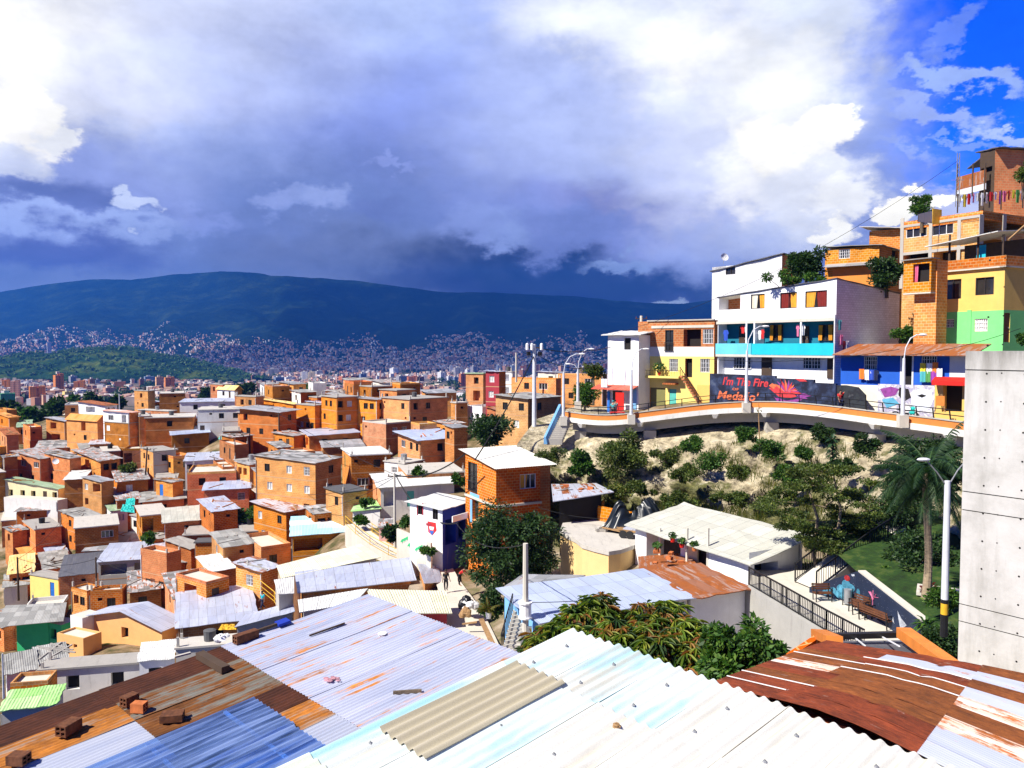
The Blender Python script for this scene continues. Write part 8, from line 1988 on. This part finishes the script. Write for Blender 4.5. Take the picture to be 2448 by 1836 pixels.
b.build('trunk', M['palm_bark'], o); b = MB()
for i in range(64): frond(b, cr+Vector((0,0,RT.uniform(-.9,.5))), RT.uniform(0, 2*PI), RT.uniform(-.6, 1.25), RT.uniform(2.2, 3.5), RT.uniform(1.0, 2.4))
b.build('crown', M['leaf_palm'], o)
def spiky(name, label, P, h, n, L_, mat_, w_=.07):
    o = thing(name, label, 'plant', P); b = MB()
    b.tube([(0,0,-.2),(0,0,h)], .05, 6); b.build('stem', M['bark'], o); b = MB()
    for i in range(n):
        a = RT.uniform(0, 2*PI); e_ = RT.uniform(-.5, 1.1); z = h*RT.uniform(.15, 1.); d = Vector((math.cos(a)*math.cos(e_), math.sin(a)*math.cos(e_), math.sin(e_))); s_ = Vector((-math.sin(a), math.cos(a), 0))*w_
        c = Vector((0,0,z)); m_ = c+d*L_*.55; e = c+d*L_+Vector((0,0,-L_*.3))
        b.quad([c-s_*.5, c+s_*.5, m_+s_, m_-s_], 0, [(0,0)]*4); b.quad([m_-s_, m_+s_, e], 0, [(0,0)]*3)
    b.build('leaves', M[mat_], o); return o
spiky('dracaena', 'spiky dark plant standing on the rock above the layered tree', at(1990, 1126, 58), 2.4, 150, .75, 'leaf_palm')
spiky('agave', 'pale green agave at the lower right of the lawn', at(2215, 1500, 31), .1, 46, .7, 'leaf_mid', .06)
o = thing('potted_plant', 'yellow green palm in a white bucket at the alley mouth', 'plant', at(1168, 1478, 52)); b = MB(); b.tube([(0,0,0),(0,0,.4)], [.16,.2], 10); b.build('pot', M['plastic_white'], o); b = MB()
for i in range(16): frond(b, (0,0,.4), RT.uniform(0,2*PI), RT.uniform(.6,1.4), RT.uniform(.8,1.2), 1.6, 14, .22)
b.build('leaves', M['leaf_gold'], o)
o = thing('dead_stalk', 'tall dry flower stalk standing on the pale rock', 'plant', at(1816, 1052, 67)); b = MB(); b.tube([(0,0,0),(-.1,0,1.8),(-.16,0,3.2)], [.05,.04,.015], 6); b.build('stem', M['timber'], o)
b = MB(); clump(b, (-.12,0,2.6), .3, 40, .14); b.build('leaves', M['leaf_gold'], o)
o = thing('potted_plant', 'leafy plants with red flowers on the yellow house balcony', 'plant', Matrix.Translation(HY.P) @ Matrix.Rotation(HY.a, 4, 'Z') @ Vector(HY.F['L'].pt(HY.px('L', 1575, 893, -.7)[0], -.6, HY.px('L', 1575, 897, -.7)[1])))
b = MB(); b.tube([(0,0,0),(0,0,.35)], [.14,.2], 9); b.build('pot', M['red_paint'], o); b = MB(); leafball(b, (0,0,.9), .7, 160, RT, .16); b.build('leaves', M['leaf_mid'], o)
# nearest mango with hanging leaf rosettes
def rosette(b, p, n, L_, mi=0):
    up_ = Vector((RT.uniform(-.5,.5), RT.uniform(-.7,.2), 1)).normalized()
    for i in range(n):
        a = 2*PI*i/n+RT.uniform(-.3,.3); e_ = RT.uniform(-.9, .45); d = Vector((math.cos(a)*math.cos(e_), math.sin(a)*math.cos(e_), math.sin(e_)))
        s_ = d.cross(Vector((0,0,1))).normalized()*L_*.085; l_ = L_*RT.uniform(.7, 1.15)
        m1 = p+d*l_*.4; m2 = p+d*l_*.75+Vector((0,0,-l_*.16)); e = p+d*l_+Vector((0,0,-l_*.38))
        b.quad([p, m1+s_, m2+s_*.85, e], mi, [(0,0)]*4); b.quad([p, e, m2-s_*.85, m1-s_], mi, [(0,0)]*4)
def mango(label, blobs, mats, nros, L_, base, nl=10):
    o = thing('mango_tree', label, 'tree', base); bo = Vector(base); bs = [MB() for _ in mats]
    tot = sum(q[3]**2 for q in blobs)
    for (u_, v_, D, r_) in blobs:
        c = at(u_, v_, D)-bo; R_ = r_*D/F
        for _ in range(int(nros*r_*r_/tot)):
            d = Vector((RT.gauss(0,1), RT.gauss(0,1), RT.gauss(0,1))).normalized(); p = c+d*R_*RT.random()**.33
            w_ = RT.random(); k = 0 if w_ < .55 else (1 if w_ < .76 else 2)
            rosette(bs[min(k, len(bs)-1)], p, nl, L_*RT.uniform(.8, 1.2))
    for b, m_ in zip(bs, mats):
        b.build('crown', M[m_], o)
    b = MB(); 
    for (u_, v_, D, r_) in blobs: c = at(u_, v_, D)-bo; b.tube([(0,0,0), c*.5+Vector((0,0,-.4)), c], [.22,.12,.04], 7)
    b.build('trunk', M['bark'], o); return o
m_leaf('mango_green', (.05, .12, .010, 1), (.15, .23, .02, 1), (.34, .36, .04, 1)); m_leaf('mango_new', (.26, .20, .03, 1), (.36, .14, .03, 1), (.28, .10, .03, 1)); m_leaf('mango_dark', (.016, .045, .012, 1), (.03, .075, .016, 1), (.06, .11, .02, 1))
mango('mango tree with reddish new leaves behind the white corrugated roof', [(1320,1560,25,62),(1380,1510,25.5,66),(1430,1475,26,58),(1395,1560,24.5,70),(1470,1560,24,80),(1555,1510,25.5,72),(1600,1480,26,46),(1560,1580,23.5,84),(1640,1545,24.5,70),(1660,1600,23,66),(1290,1545,25.5,40)], ['mango_green','mango_new','mango_dark'], 1500, .42, at(1500, 1700, 24.5)+Vector((0,0,-4)))
tpx('tree', 'broad leaved dark green tree between the mango and the rust red roof', 1660, 1478, 1895, 1655, 21.5, 44, 190, .20, 'leaf_mid', 1780, cr=.33, droop=.4, long=2.1)

# ================================================================== poles, lamps, cables
def lamp(label, u, vb, D, hpx, armdx, arm_up, m_='metal_white', r=.16):
    p = at(u, vb, D); o = thing('street_lamp', label, 'street lamp', p, 0, 'street lamps on the viaduct'); h = hpx*D/F
    b = MB(); b.tube([(0,0,0),(0,0,h*.5),(0,0,h)], [r, r*.85, r*.62], 12); b.build('pole', M[m_], o)
    dx = armdx*D/F; up_ = arm_up*D/F; b = MB(); b.tube([(0,0,h-.1),(dx*.08,0,h+up_*.45),(dx*.32,0,h+up_*.85),(dx*.65,0,h+up_),(dx*.86,0,h+up_)], .045, 7); b.build('arm', M['metal_white'], o)
    s_ = 1 if dx > 0 else -1; b = MB(); b.ball((dx*.95,0,h+up_), .16, 0, 10, 6, 0, (2.1,1,.6)); b.build('lamp_head', M['plastic_white'], o)
    b = MB(); b.box(-.34,-.25,-.8,.34,.25,.12); b.build('base', M['concrete_pale'], o); return o
lamp('white street lamp standing before the dark script mural', 1784, 966, 72.2, 128, 46, 58)
lamp('white street lamp in front of the red screen and canopy', 1509, 994, 75.6, 110, 36, 50)
lamp('white street lamp at the head of the blue stair', 1347, 998, 79.2, 108, 46, 44)
lamp('white street lamp in front of the blue house', 2158, 996, 59, 140, 46, 56)
lamp('white street lamp behind the blue stair lamp, facing right', 1381, 962, 92, 76, 34, 52)
lamp('white street lamp with its arm to the left behind the stair', 1382, 962, 93.5, 72, -26, 20)
o = thing('lamp_pole', 'white double arm lamp pole with a black and yellow foot', 'street lamp', at(2257, 1490, 24)); h = (1490-1142)*24/F
b = MB(); b.tube([(0,0,.62),(0,0,h)], [.105,.085], 14); b.build('pole', M['metal_white'], o)
b = MB(); b.tube([(0,0,.28),(0,0,.62)], .106, 14); b.build('yellow_band', M['yellow_paint'], o); b = MB(); b.tube([(0,0,.62),(0,0,.74)], .108, 14); b.tube([(0,0,-.4),(0,0,.28)], .107, 14); b.build('black_band', M['metal_black'], o)
b = MB(); b.tube([(0,0,h-.2),(-.32,0,h+.25),(-.62,0,h+.58)], .02, 6); b.tube([(0,0,h-.2),(.35,.1,h+.3),(.62,.2,h+.55)], .02, 6); b.build('arm', M['metal_grey'], o)
for s_ in (-1, 1):
    b = MB(); b.ball((.74*s_,.2*(s_ > 0),h+.64), .1, 0, 10, 6, 0, (2.1,1,.6)); b.build('lamp_head', M['metal_white'], o)
def pole(label, u, vb, vt, D, r=.13, m_='concrete_pale', arms=1, name='utility_pole', tilt=0.):
    p = at(u, vb, D); o = thing(name, label, 'utility pole', p, 0); h = (vb-vt)*D/F; o.rotation_euler.y = tilt
    b = MB(); b.tube([(0,0,-1),(0,0,h)], [r*1.2, r*.8], 9); b.build('pole', M[m_], o)
    for i in range(arms):
        b = MB(); b.bar((-.7,0,h-.35-i*.7), (.7,0,h-.35-i*.7), .1); b.build('crossarm', M['dark_wood'], o)
        for s_ in (-.6, 0, .6):
            b = MB(); b.tube([(s_,0,h-.3-i*.7),(s_,0,h-.1-i*.7)], .05, 7); b.build('insulator', M['brown_door'], o)
    return o
o = pole('tall white utility pole with transformers and a green foot', 1277, 1052, 822, 84, .22, 'metal_white', 1); h = (1052-822)*84/F
for s_ in (-.75, -.25, .75):
    b = MB(); b.tube([(s_,-.3,h-.6),(s_,-.3,h-.1)], .16, 10); b.ball((s_,-.3,h-.05), .16, 0, 8, 5); b.build('transformer', M['plastic_white'], o)
for s_ in (-.6, .6):
    b = MB(); b.tube([(s_,.1,h-1.2),(s_,.1,h-.8)], .22, 10); b.build('cable_drum', M['metal_black'], o)
b = MB(); b.tube([(0,0,0),(0,0,1.)], .28, 10); b.build('green_band', M['green_door'], o)
pole('concrete pole with one crossarm carrying the thick black cables', 944, 1300, 1128, 84, .13, 'concrete_pale', 1)
pole('wooden pole in front of the small pale brick house', 346, 1170, 1068, 146, .16, 'dark_wood', 1, tilt=.08)
pole('dark wooden pole among the left roofs', 44, 1420, 1330, 118, .14, 'dark_wood', 0)
pole('pole with a tangle of cables before the long white house', 533, 1040, 985, 205, .16, 'dark_wood', 2)
pole('thin pole left of the tangle of cables', 466, 1045, 975, 215, .14, 'dark_wood', 0)
pole('pole at the corner of the dark overhanging roof', 668, 1090, 985, 150, .15, 'dark_wood', 1)
pole('stub pole beside the turquoise awning', 598, 1100, 1036, 150, .15, 'dark_wood', 0)
pole('white pole with a round lamp on the skyline', 286, 990, 942, 300, .2, 'metal_white', 0)
pole('pole on the roof of the blank brick block', 331, 975, 928, 290, .18, 'concrete_pale', 1)
pole('grey pole above the pale brick houses behind the viaduct', 1234, 900, 843, 140, .18, 'concrete_pale', 0)
pole('pale pole with one bracket behind the white lean roof house', 1533, 800, 755, 95, .22, 'concrete_pale', 1)
pole('black pole among the lower left sheds', 231, 1420, 1330, 108, .12, 'dark_wood', 0)
pole('grey street pole at the left edge of the picture', 8, 1640, 1560, 62, .07, 'metal_white', 0)
o = pole('near grey pole with a spool and meter boxes over the alley stair', 1256, 1560, 1292, 40, .16, 'concrete_pale', 0); h = (1560-1292)*40/F
b = MB(); b.tube([(0,-.02,h*.33),(0,-.02,h*.46)], .3, 12); b.tube([(0,-.02,h*.32),(0,-.02,h*.335)], .36, 12); b.tube([(0,-.02,h*.455),(0,-.02,h*.47)], .36, 12); b.build('spool', M['plastic_white'], o)
b = MB(); b.box(-.25,-.3,h*.05,.05,-.1,h*.2); b.box(.1,-.3,h*.12,.32,-.1,h*.25); b.build('meter_box', M['metal_grey'], o)
def cable(label, a, c_, sag, r=.025):
    a = at(*a); c_ = at(*c_); b = MB(); b.tube([(c_-a)*(i/14)+Vector((0,0,-4*sag*(i/14)*(1-i/14))) for i in range(15)], r, 5)
    tag(b.build('cable', M['wire'], None, a), label, 'cable')
cable('thick black cable sagging from the concrete pole to the white roofed brick house', (944,1135,84), (1112,1085,71), .9, .07)
cable('black cable looping from the concrete pole down to the deep blue porch', (948,1140,83.5), (1095,1250,71), 1.6, .06)
cable('long thick cable slanting down left from the tall white pole', (1277,850,84), (1135,1100,72), .4, .06)
cable('cable running right from the tall white pole to the white lean roof house', (1277,830,84), (1460,830,88), .5, .04)
cable('second cable under it from the tall white pole to the lamps', (1280,845,84), (1452,862,90), 1.2, .035)
cable('thin wire crossing in front of the turquoise balcony', (1690,858,70), (2150,835,59), .5, .02)
cable('thin wire crossing the mint green wall', (2160,850,59), (2440,785,58), .3, .02)
cable('wire over the light blue tin roof', (1258,1440,40), (1640,1395,46), .3, .018)
cable('thin wire from the lattice pole down into the valley houses', (2289,385,79), (1460,800,90), 2., .02)
cable('white washing line over the curved terrace', (1285,1212,66), (1530,1235,62), .5, .02)
cable('wire from the cable tangle to the dark overhanging roof', (533,990,205), (668,990,150), 1., .03)
cable('wire from the wooden pole across the brick roofs', (346,1075,146), (533,1005,205), 1.5, .03)
cable('wire from the dark pole across the lower sheds', (44,1335,118), (231,1335,108), 1., .03)
for i, (a_, c_, lb) in enumerate((((944,1135,84),(668,990,150),'cable from the concrete pole up to the dark overhanging roof'),((944,1140,84),(760,1215,105),'cable from the concrete pole to the black slab roofed house'),((944,1138,84),(700,1180,118),'cable from the concrete pole across the big three storey block'),((668,992,150),(850,1010,150),'cable along the front of the gallery house'),((346,1075,146),(190,1130,140),'cable from the leaning wooden pole to the left roofs'),((346,1072,146),(560,1120,135),'cable from the leaning wooden pole to the small white house'),((533,992,205),(400,1000,200),'cable from the tangle to the two tone block'),((533,988,205),(470,980,215),'short cable between the two poles by the white house'),((231,1335,108),(420,1400,98),'cable from the black pole to the green awning house'),((44,1335,118),(150,1240,130),'cable from the dark pole to the orange sheet roof'),((1277,840,84),(1234,850,140),'cable from the white pole back to the grey pole'),((1256,1300,40),(1090,1250,70),'cable from the near grey pole to the emblem house'))): cable(lb, a_, c_, .5+.15*(i % 4), .028)
# blue stair at the viaduct end
o = thing('stair', 'outdoor stair with a blue side panel at the viaduct end', 'stair', at(1320, 1050, 79)); b = MB(); bo = Vector(o.location); T0, T1 = at(1325,1048,78.5)-bo, at(1352,985,80.5)-bo
for i in range(14):
    p = T0+(T1-T0)*i/13; b.box(p.x-.75,p.y-.3,p.z-.6,p.x+.75,p.y+.3,p.z)
b.build('steps', M['concrete'], o); b = MB(); S0, S1 = at(1306,1052,78.)-bo, at(1340,962,80)-bo
b.hexa([S0+Vector((-.25,0,-.4)), S0+Vector((.1,0,-.4)), S1+Vector((.35,.4,-1.6)), S1+Vector((-.3,.4,-1.6))], [S0+Vector((-.25,0,.3)), S0+Vector((-.05,0,.3)), S1+Vector((.1,.4,-.2)), S1+Vector((-.15,.4,-.2))]); b.build('side_panel', M['blue_light'], o)
# turquoise tarpaulins and awnings, dishes
def sheetcloth(name, label, cat, pts, m_, n=8):
    P_ = [at(*q) for q in pts]; c0 = P_[0].copy(); b = MB()
    b.grid([[((P_[0]*(1-i/n)+P_[1]*i/n)*(1-j/n)+(P_[3]*(1-i/n)+P_[2]*i/n)*j/n)-c0+Vector((0,-.05*math.sin(i*2.3+j),.12*math.sin(i*1.9)*math.sin(j*2.1))) for i in range(n+1)] for j in range(n+1)])
    return tag(b.build(name, M[m_], None, c0), label, cat)
sheetcloth('tarpaulin', 'turquoise tarpaulin shading the brick yard by the stub pole', 'tarpaulin', [(522,1050,158),(584,1054,158),(582,1044,164),(524,1043,164)], 'tarp_teal')
sheetcloth('tarpaulin', 'upper turquoise tarpaulin on the grey roofed brick house', 'tarpaulin', [(300,1207,116),(322,1208,116),(323,1190,117),(302,1192,117)], 'tarp_teal')
sheetcloth('tarpaulin', 'crumpled lower turquoise tarpaulin on the balcony', 'tarpaulin', [(288,1222,115),(322,1226,115),(320,1210,116),(294,1204,116)], 'tarp_teal')
sheetcloth('bed_sheet', 'pink cloth spread on the dark slab roof', 'cloth', [(512,1286,119),(545,1284,119),(538,1276,123),(505,1280,123)], 'cloth_pink')
sheetcloth('bed_sheet', 'white cloth spread on the dark slab roof', 'cloth', [(492,1292,118),(565,1280,118),(562,1275,121),(505,1285,121)], 'cloth_white')
for (lb, pts) in (('green metal awning over the dark shop window',[(418,1424,94.5),(478,1424,95),(482,1409,97),(425,1410,97)]),('green metal awning over the dark side door',[(497,1412,96),(524,1413,95),(531,1404,97),(504,1404,98)])): sheetcloth('awning', lb, 'awning', pts, 'awning_green', 4)
sheetcloth('cloth', 'yellow cloth heap on the pale terrace beside the tin roof', 'cloth', [(522,1506,63),(566,1505,63),(560,1492,64.5),(530,1492,64)], 'yellow_paint', 6)
dish(at(452, 1302, 118), 0., .9, 'large white satellite dish beside the dark slab terrace')
dish(at(134, 1112, 149), .2, .6, 'satellite dish on the brick wall below the mottled rust roof')
dish(at(628, 1186, 124), -.2, .55, 'satellite dish at the corner of the big three storey block')
# alley litter
m_plain('bag_black', (.012,.012,.014,1), .3, spec=.5)
for i, (u_, v_, m_, lb) in enumerate(((1108,1458,'bag_black','black rubbish bag in the alley, front left'),(1118,1450,'bag_black','black rubbish bag beside the wall in the alley'),(1128,1458,'plastic_white','white rubbish bag among the black ones in the alley'),(1122,1472,'plastic_white','white sacks heaped below the rubbish bags'),(1112,1478,'timber','brown bundle heaped below the rubbish bags'))):
    b = MB()
    for k in range(4): b.ball((RT.uniform(-.25,.25), RT.uniform(-.2,.2), .2+k*.1), RT.uniform(.22,.36), 0, 8, 6, .2, (1,1,.9), RT)
    tag(b.build('rubbish_bag', M[m_], None, at(u_, v_, 59-i*.6)), lb, 'rubbish bag')
lay('plank', 'long pale plank leaning at the alley mouth', 'plank', at(1150,1480,50), at(1178,1540,45), .3, .08, 'timber')
lay('plank', 'split timber lying across the alley below the sacks', 'plank', at(1105,1492,55), at(1140,1487,55), .18, .08, 'timber')
lay('barrel', 'grey metal drum standing beside the alley plank', 'drum', at(1205,1545,43), at(1205,1500,43), .5, .5, 'metal_grey') if False else None
o = thing('stair', 'steep black railed stair under the light blue tin roof', 'stair', at(1228, 1545, 41)); b = MB(); bo = Vector(o.location); S0, S1 = at(1222,1560,40.)-bo, at(1248,1460,42.5)-bo
for i in range(11): p = S0+(S1-S0)*i/10; b.box(p.x-.5,p.y-.2,p.z-.15,p.x+.5,p.y+.2,p.z)
b.build('steps', M['concrete'], o); b = MB()
for i in range(11): p = S0+(S1-S0)*i/10+Vector((-.5,-.1,0)); b.bar(p, p+Vector((0,0,.95)), .04)
b.bar(S0+Vector((-.5,-.1,.95)), S1+Vector((-.5,-.1,.95)), .06); b.build('railing', M['metal_black'], o)
# motorcycle
o = thing('motorcycle', 'parked motorcycle with a white and teal tank by the graffiti face', 'motorcycle', vpos(2134)+vn[39]*1.2+Vector((0,0,-.5)), -.72)
for x in (-.68, .68):
    b = MB(); n = 20; ring = [(x+.3*math.cos(2*PI*i/n), 0, .31+.3*math.sin(2*PI*i/n)) for i in range(n+1)]; b.tube(ring, .055, 8, cap=False); w_ = b.build('wheel', M['rubber'], o)
    b = MB(); 
    for i in range(6): a = PI*i/6; b.bar((x+.27*math.cos(a),0,.31+.27*math.sin(a)), (x-.27*math.cos(a),0,.31-.27*math.sin(a)), .03)
    b.build('rim', M['metal_grey'], w_)
b = MB(); b.bar((-.68,0,.31),(-.1,0,.45),.07); b.box(-.18,-.14,.25,.25,.14,.58); b.bar((.68,0,.31),(.45,0,.98),.06); b.bar((-.35,0,.7),(.35,0,.75),.06); b.bar((-.5,-.15,.35),(.1,-.15,.3),.07); b.build('frame', M['metal_black'], o)
b = MB(); b.ball((.18,0,.85), .2, 0, 10, 7, 0, (1.5,.7,.75)); b.build('fuel_tank', M['plastic_white'], o); b = MB(); b.ball((.55,0,.9), .17, 0, 10, 7, 0, (1.2,.8,1)); b.ball((.5,0,.6), .15, 0, 8, 6, 0, (1.5,.6,1)); b.build('fairing', M['tarp_teal'], o)
b = MB(); b.ball((-.35,0,.82), .16, 0, 10, 7, 0, (2.3,.8,.45)); b.build('seat', M['rubber'], o); b = MB(); b.bar((.4,-.34,1.05),(.4,.34,1.05),.04); b.build('handlebar', M['metal_grey'], o)
b = MB(); b.ball((.72,0,.86), .08); b.build('headlight', M['plastic_white'], o)
o = thing('table', 'red plastic table on the viaduct terrace', 'table', vpos(1462)+vn[5]*1.6+Vector((0,0,-.5))); b = MB(); b.box(-.7,-.4,.68,.7,.4,.74); b.build('table_top', M['red_paint'], o)
for x in (-.6, .6):
    for y in (-.3, .3): b = MB(); b.bar((x,y,0),(x,y,.68),.07); b.build('leg', M['red_paint'], o)
# ================================================================== people
SK = {'skin': (.33,.17,.10,1), 'skin_dark': (.12,.06,.035,1)}
for k, v in SK.items(): m_plain(k, v, .6, nz=.06)
m_plain('hair_black', (.012,.010,.009,1), .7)
def skinmesh(name, joints, bones, radii, mat_, par, sub=1):
    me = bpy.data.meshes.new(name); ks = list(joints); ix = {k: i for i, k in enumerate(ks)}
    me.from_pydata([joints[k] for k in ks], [(ix[a], ix[b_]) for a, b_ in bones], []); me.materials.append(M[mat_])
    o = bpy.data.objects.new(name, me); COL.objects.link(o); o.parent = par
    md = o.modifiers.new('skin', 'SKIN'); md.use_smooth_shade = True
    sv = me.skin_vertices[0].data
    for i, k in enumerate(ks): r = radii[k]; sv[i].radius = r if isinstance(r, tuple) else (r, r); sv[i].use_root = (i == 0)
    s_ = o.modifiers.new('subdivision', 'SUBSURF'); s_.levels = sub; s_.render_levels = sub; return o
def person(label, P, rz, shirt, pants, skin='skin', bend=0., arms=((.12,-.05,-.55),(.12,-.05,-.55)), step=.12, hat=None, k=1., sit=0.):
    o = thing('person', label, 'person', P, rz); o.scale = (k, k, k)
    V_ = Vector; cb, sb = math.cos(bend), math.sin(bend); pel = V_((0,0,.95-sit))
    def up_(x, y, z): return pel+V_((x, y*cb-z*sb, z*cb+y*sb))     # bend forward (towards -y)
    J = {'pelvis': pel, 'spine': up_(0,0,.22), 'chest': up_(0,0,.42), 'neck': up_(0,-.01,.56), 'head': up_(0,-.03,.68), 'crown': up_(0,-.03,.80), 'nose': up_(0,-.13,.69)}
    Rr = {'pelvis': (.15,.11), 'spine': (.135,.10), 'chest': (.16,.11), 'neck': .055, 'head': (.082,.098), 'crown': (.07,.082), 'nose': .014}
    B_ = [('pelvis','spine'),('spine','chest'),('chest','neck'),('neck','head'),('head','crown'),('head','nose')]
    for s_, nm, ar in ((-1,'l',arms[0]),(1,'r',arms[1])):
        sh_ = up_(s_*.20,0,.48); ad = V_((s_*ar[0], ar[1], ar[2])); el_ = sh_+ad.normalized()*.29; wr = el_+(ad+V_((0,-.12,.05))).normalized()*.25; hd = wr+(ad+V_((0,-.1,0))).normalized()*.09
        J.update({'shoulder_'+nm: sh_, 'elbow_'+nm: el_, 'wrist_'+nm: wr, 'palm_'+nm: hd}); Rr.update({'shoulder_'+nm: .062, 'elbow_'+nm: .043, 'wrist_'+nm: .028, 'palm_'+nm: (.036,.018)})
        B_ += [('chest','shoulder_'+nm),('shoulder_'+nm,'elbow_'+nm),('elbow_'+nm,'wrist_'+nm),('wrist_'+nm,'palm_'+nm)]
        f_ = (hd-wr).normalized(); sd = f_.cross(V_((0,1,0))).normalized()
        for q in range(4):
            l_ = (.085,.095,.09,.07)[q]; m_ = 'f%d_%s' % (q, nm); J[m_] = hd+f_*l_*.5+sd*(q-1.5)*.02; J[m_+'t'] = hd+f_*l_+sd*(q-1.5)*.022+V_((0,-.025,0)); Rr[m_] = .009; Rr[m_+'t'] = .007; B_ += [('palm_'+nm, m_), (m_, m_+'t')]
        J['th_'+nm] = wr+f_*.05-sd*.05+V_((0,-.02,0)); Rr['th_'+nm] = .010; B_.append(('wrist_'+nm, 'th_'+nm))
        hp = pel+V_((s_*.09,0,-.04)); kn = V_((s_*.11, -step*s_*.5-.03-sit*.9, .50-sit*.1)); an = V_((s_*.11, step*s_*.9-sit*.8, .08)); to = an+V_((s_*.02,-.19,-.04))
        J.update({'hip_'+nm: hp, 'knee_'+nm: kn, 'ankle_'+nm: an, 'toe_'+nm: to}); Rr.update({'hip_'+nm: .095, 'knee_'+nm: .062, 'ankle_'+nm: .042, 'toe_'+nm: (.04,.03)})
        B_ += [('pelvis','hip_'+nm),('hip_'+nm,'knee_'+nm),('knee_'+nm,'ankle_'+nm),('ankle_'+nm,'toe_'+nm)]
    skinmesh('body', J, B_, Rr, skin, o)
    sj = ['pelvis','spine','chest','shoulder_l','shoulder_r','elbow_l','elbow_r']; g = lambda r, a: tuple(x+a for x in r) if isinstance(r, tuple) else r+a
    J2 = {q: J[q] for q in sj}; J2['elbow_l'] = J['shoulder_l']*.25+J['elbow_l']*.75; J2['elbow_r'] = J['shoulder_r']*.25+J['elbow_r']*.75
    skinmesh('shirt', J2, [q for q in B_ if q[0] in sj and q[1] in sj], {q: g(Rr[q], .022) for q in sj}, shirt, o)
    pj = ['pelvis','hip_l','hip_r','knee_l','knee_r','ankle_l','ankle_r']
    skinmesh('trousers', {q: J[q] for q in pj}, [q for q in B_ if q[0] in pj and q[1] in pj], {q: g(Rr[q], .018) for q in pj}, pants, o)
    b = MB(); c = J['crown']; b.ball(c+V_((0,.02,-.01)), .10, 0, 10, 7, 0, (.95,1.08,.85)); b.build('hair' if not hat else 'hat', M[hat or 'hair_black'], o)
    b = MB()
    for s_ in (-1, 1): q = J['head']+(J['nose']-J['head']).normalized()*.088+V_((s_*.032,0,.015)); b.ball(q, .011, 0, 6, 4)
    b.build('eyes', M['dark'], o); b = MB(); q = J['head']+(J['nose']-J['head']).normalized()*.086; b.bar(q+V_((-.025,0,-.05)), q+V_((.025,0,-.05)), .01); b.build('mouth', M['curtain_red'], o)
    return o
gz = lambda u, v, D: at(u, v, D)
person('person in a red shirt and black shorts bending over in the alley', gz(1098,1400,66), 1.2, 'cloth_red', 'cloth_black', bend=.75, arms=((.1,-.5,-.5),(.1,-.5,-.5)))
person('person dressed all in black standing at the alley corner', gz(1066,1412,66), .4, 'cloth_black', 'cloth_black', 'skin_dark')
person('person in a blue top on the stair with the yellow handrail', gz(628,1455,72), -.5, 'turquoise', 'cloth_navy', k=.9, step=.25)
rz0 = lambda u, off: vpos(u)+vn[max(0, min(48, int((u-1350)/20)))]*off+Vector((0,0,-.5))
person('person in a grey top standing by the viaduct railing', rz0(1420,4.2), PI, 'concrete', 'cloth_navy')
person('person with a turquoise cap beside the grey topped one', rz0(1432,3.2), PI*.9, 'cloth_teal', 'cloth_black', hat='cloth_teal')
person('person in a red shirt with a backpack in front of the dark mural end', rz0(1978,1.6), .3, 'cloth_red', 'cloth_navy', arms=((.1,-.2,-.5),(.35,-.3,.5)))
person('person by the shop door next to the concrete pier', rz0(2290,2.4), .6, 'cloth_white', 'cloth_navy')
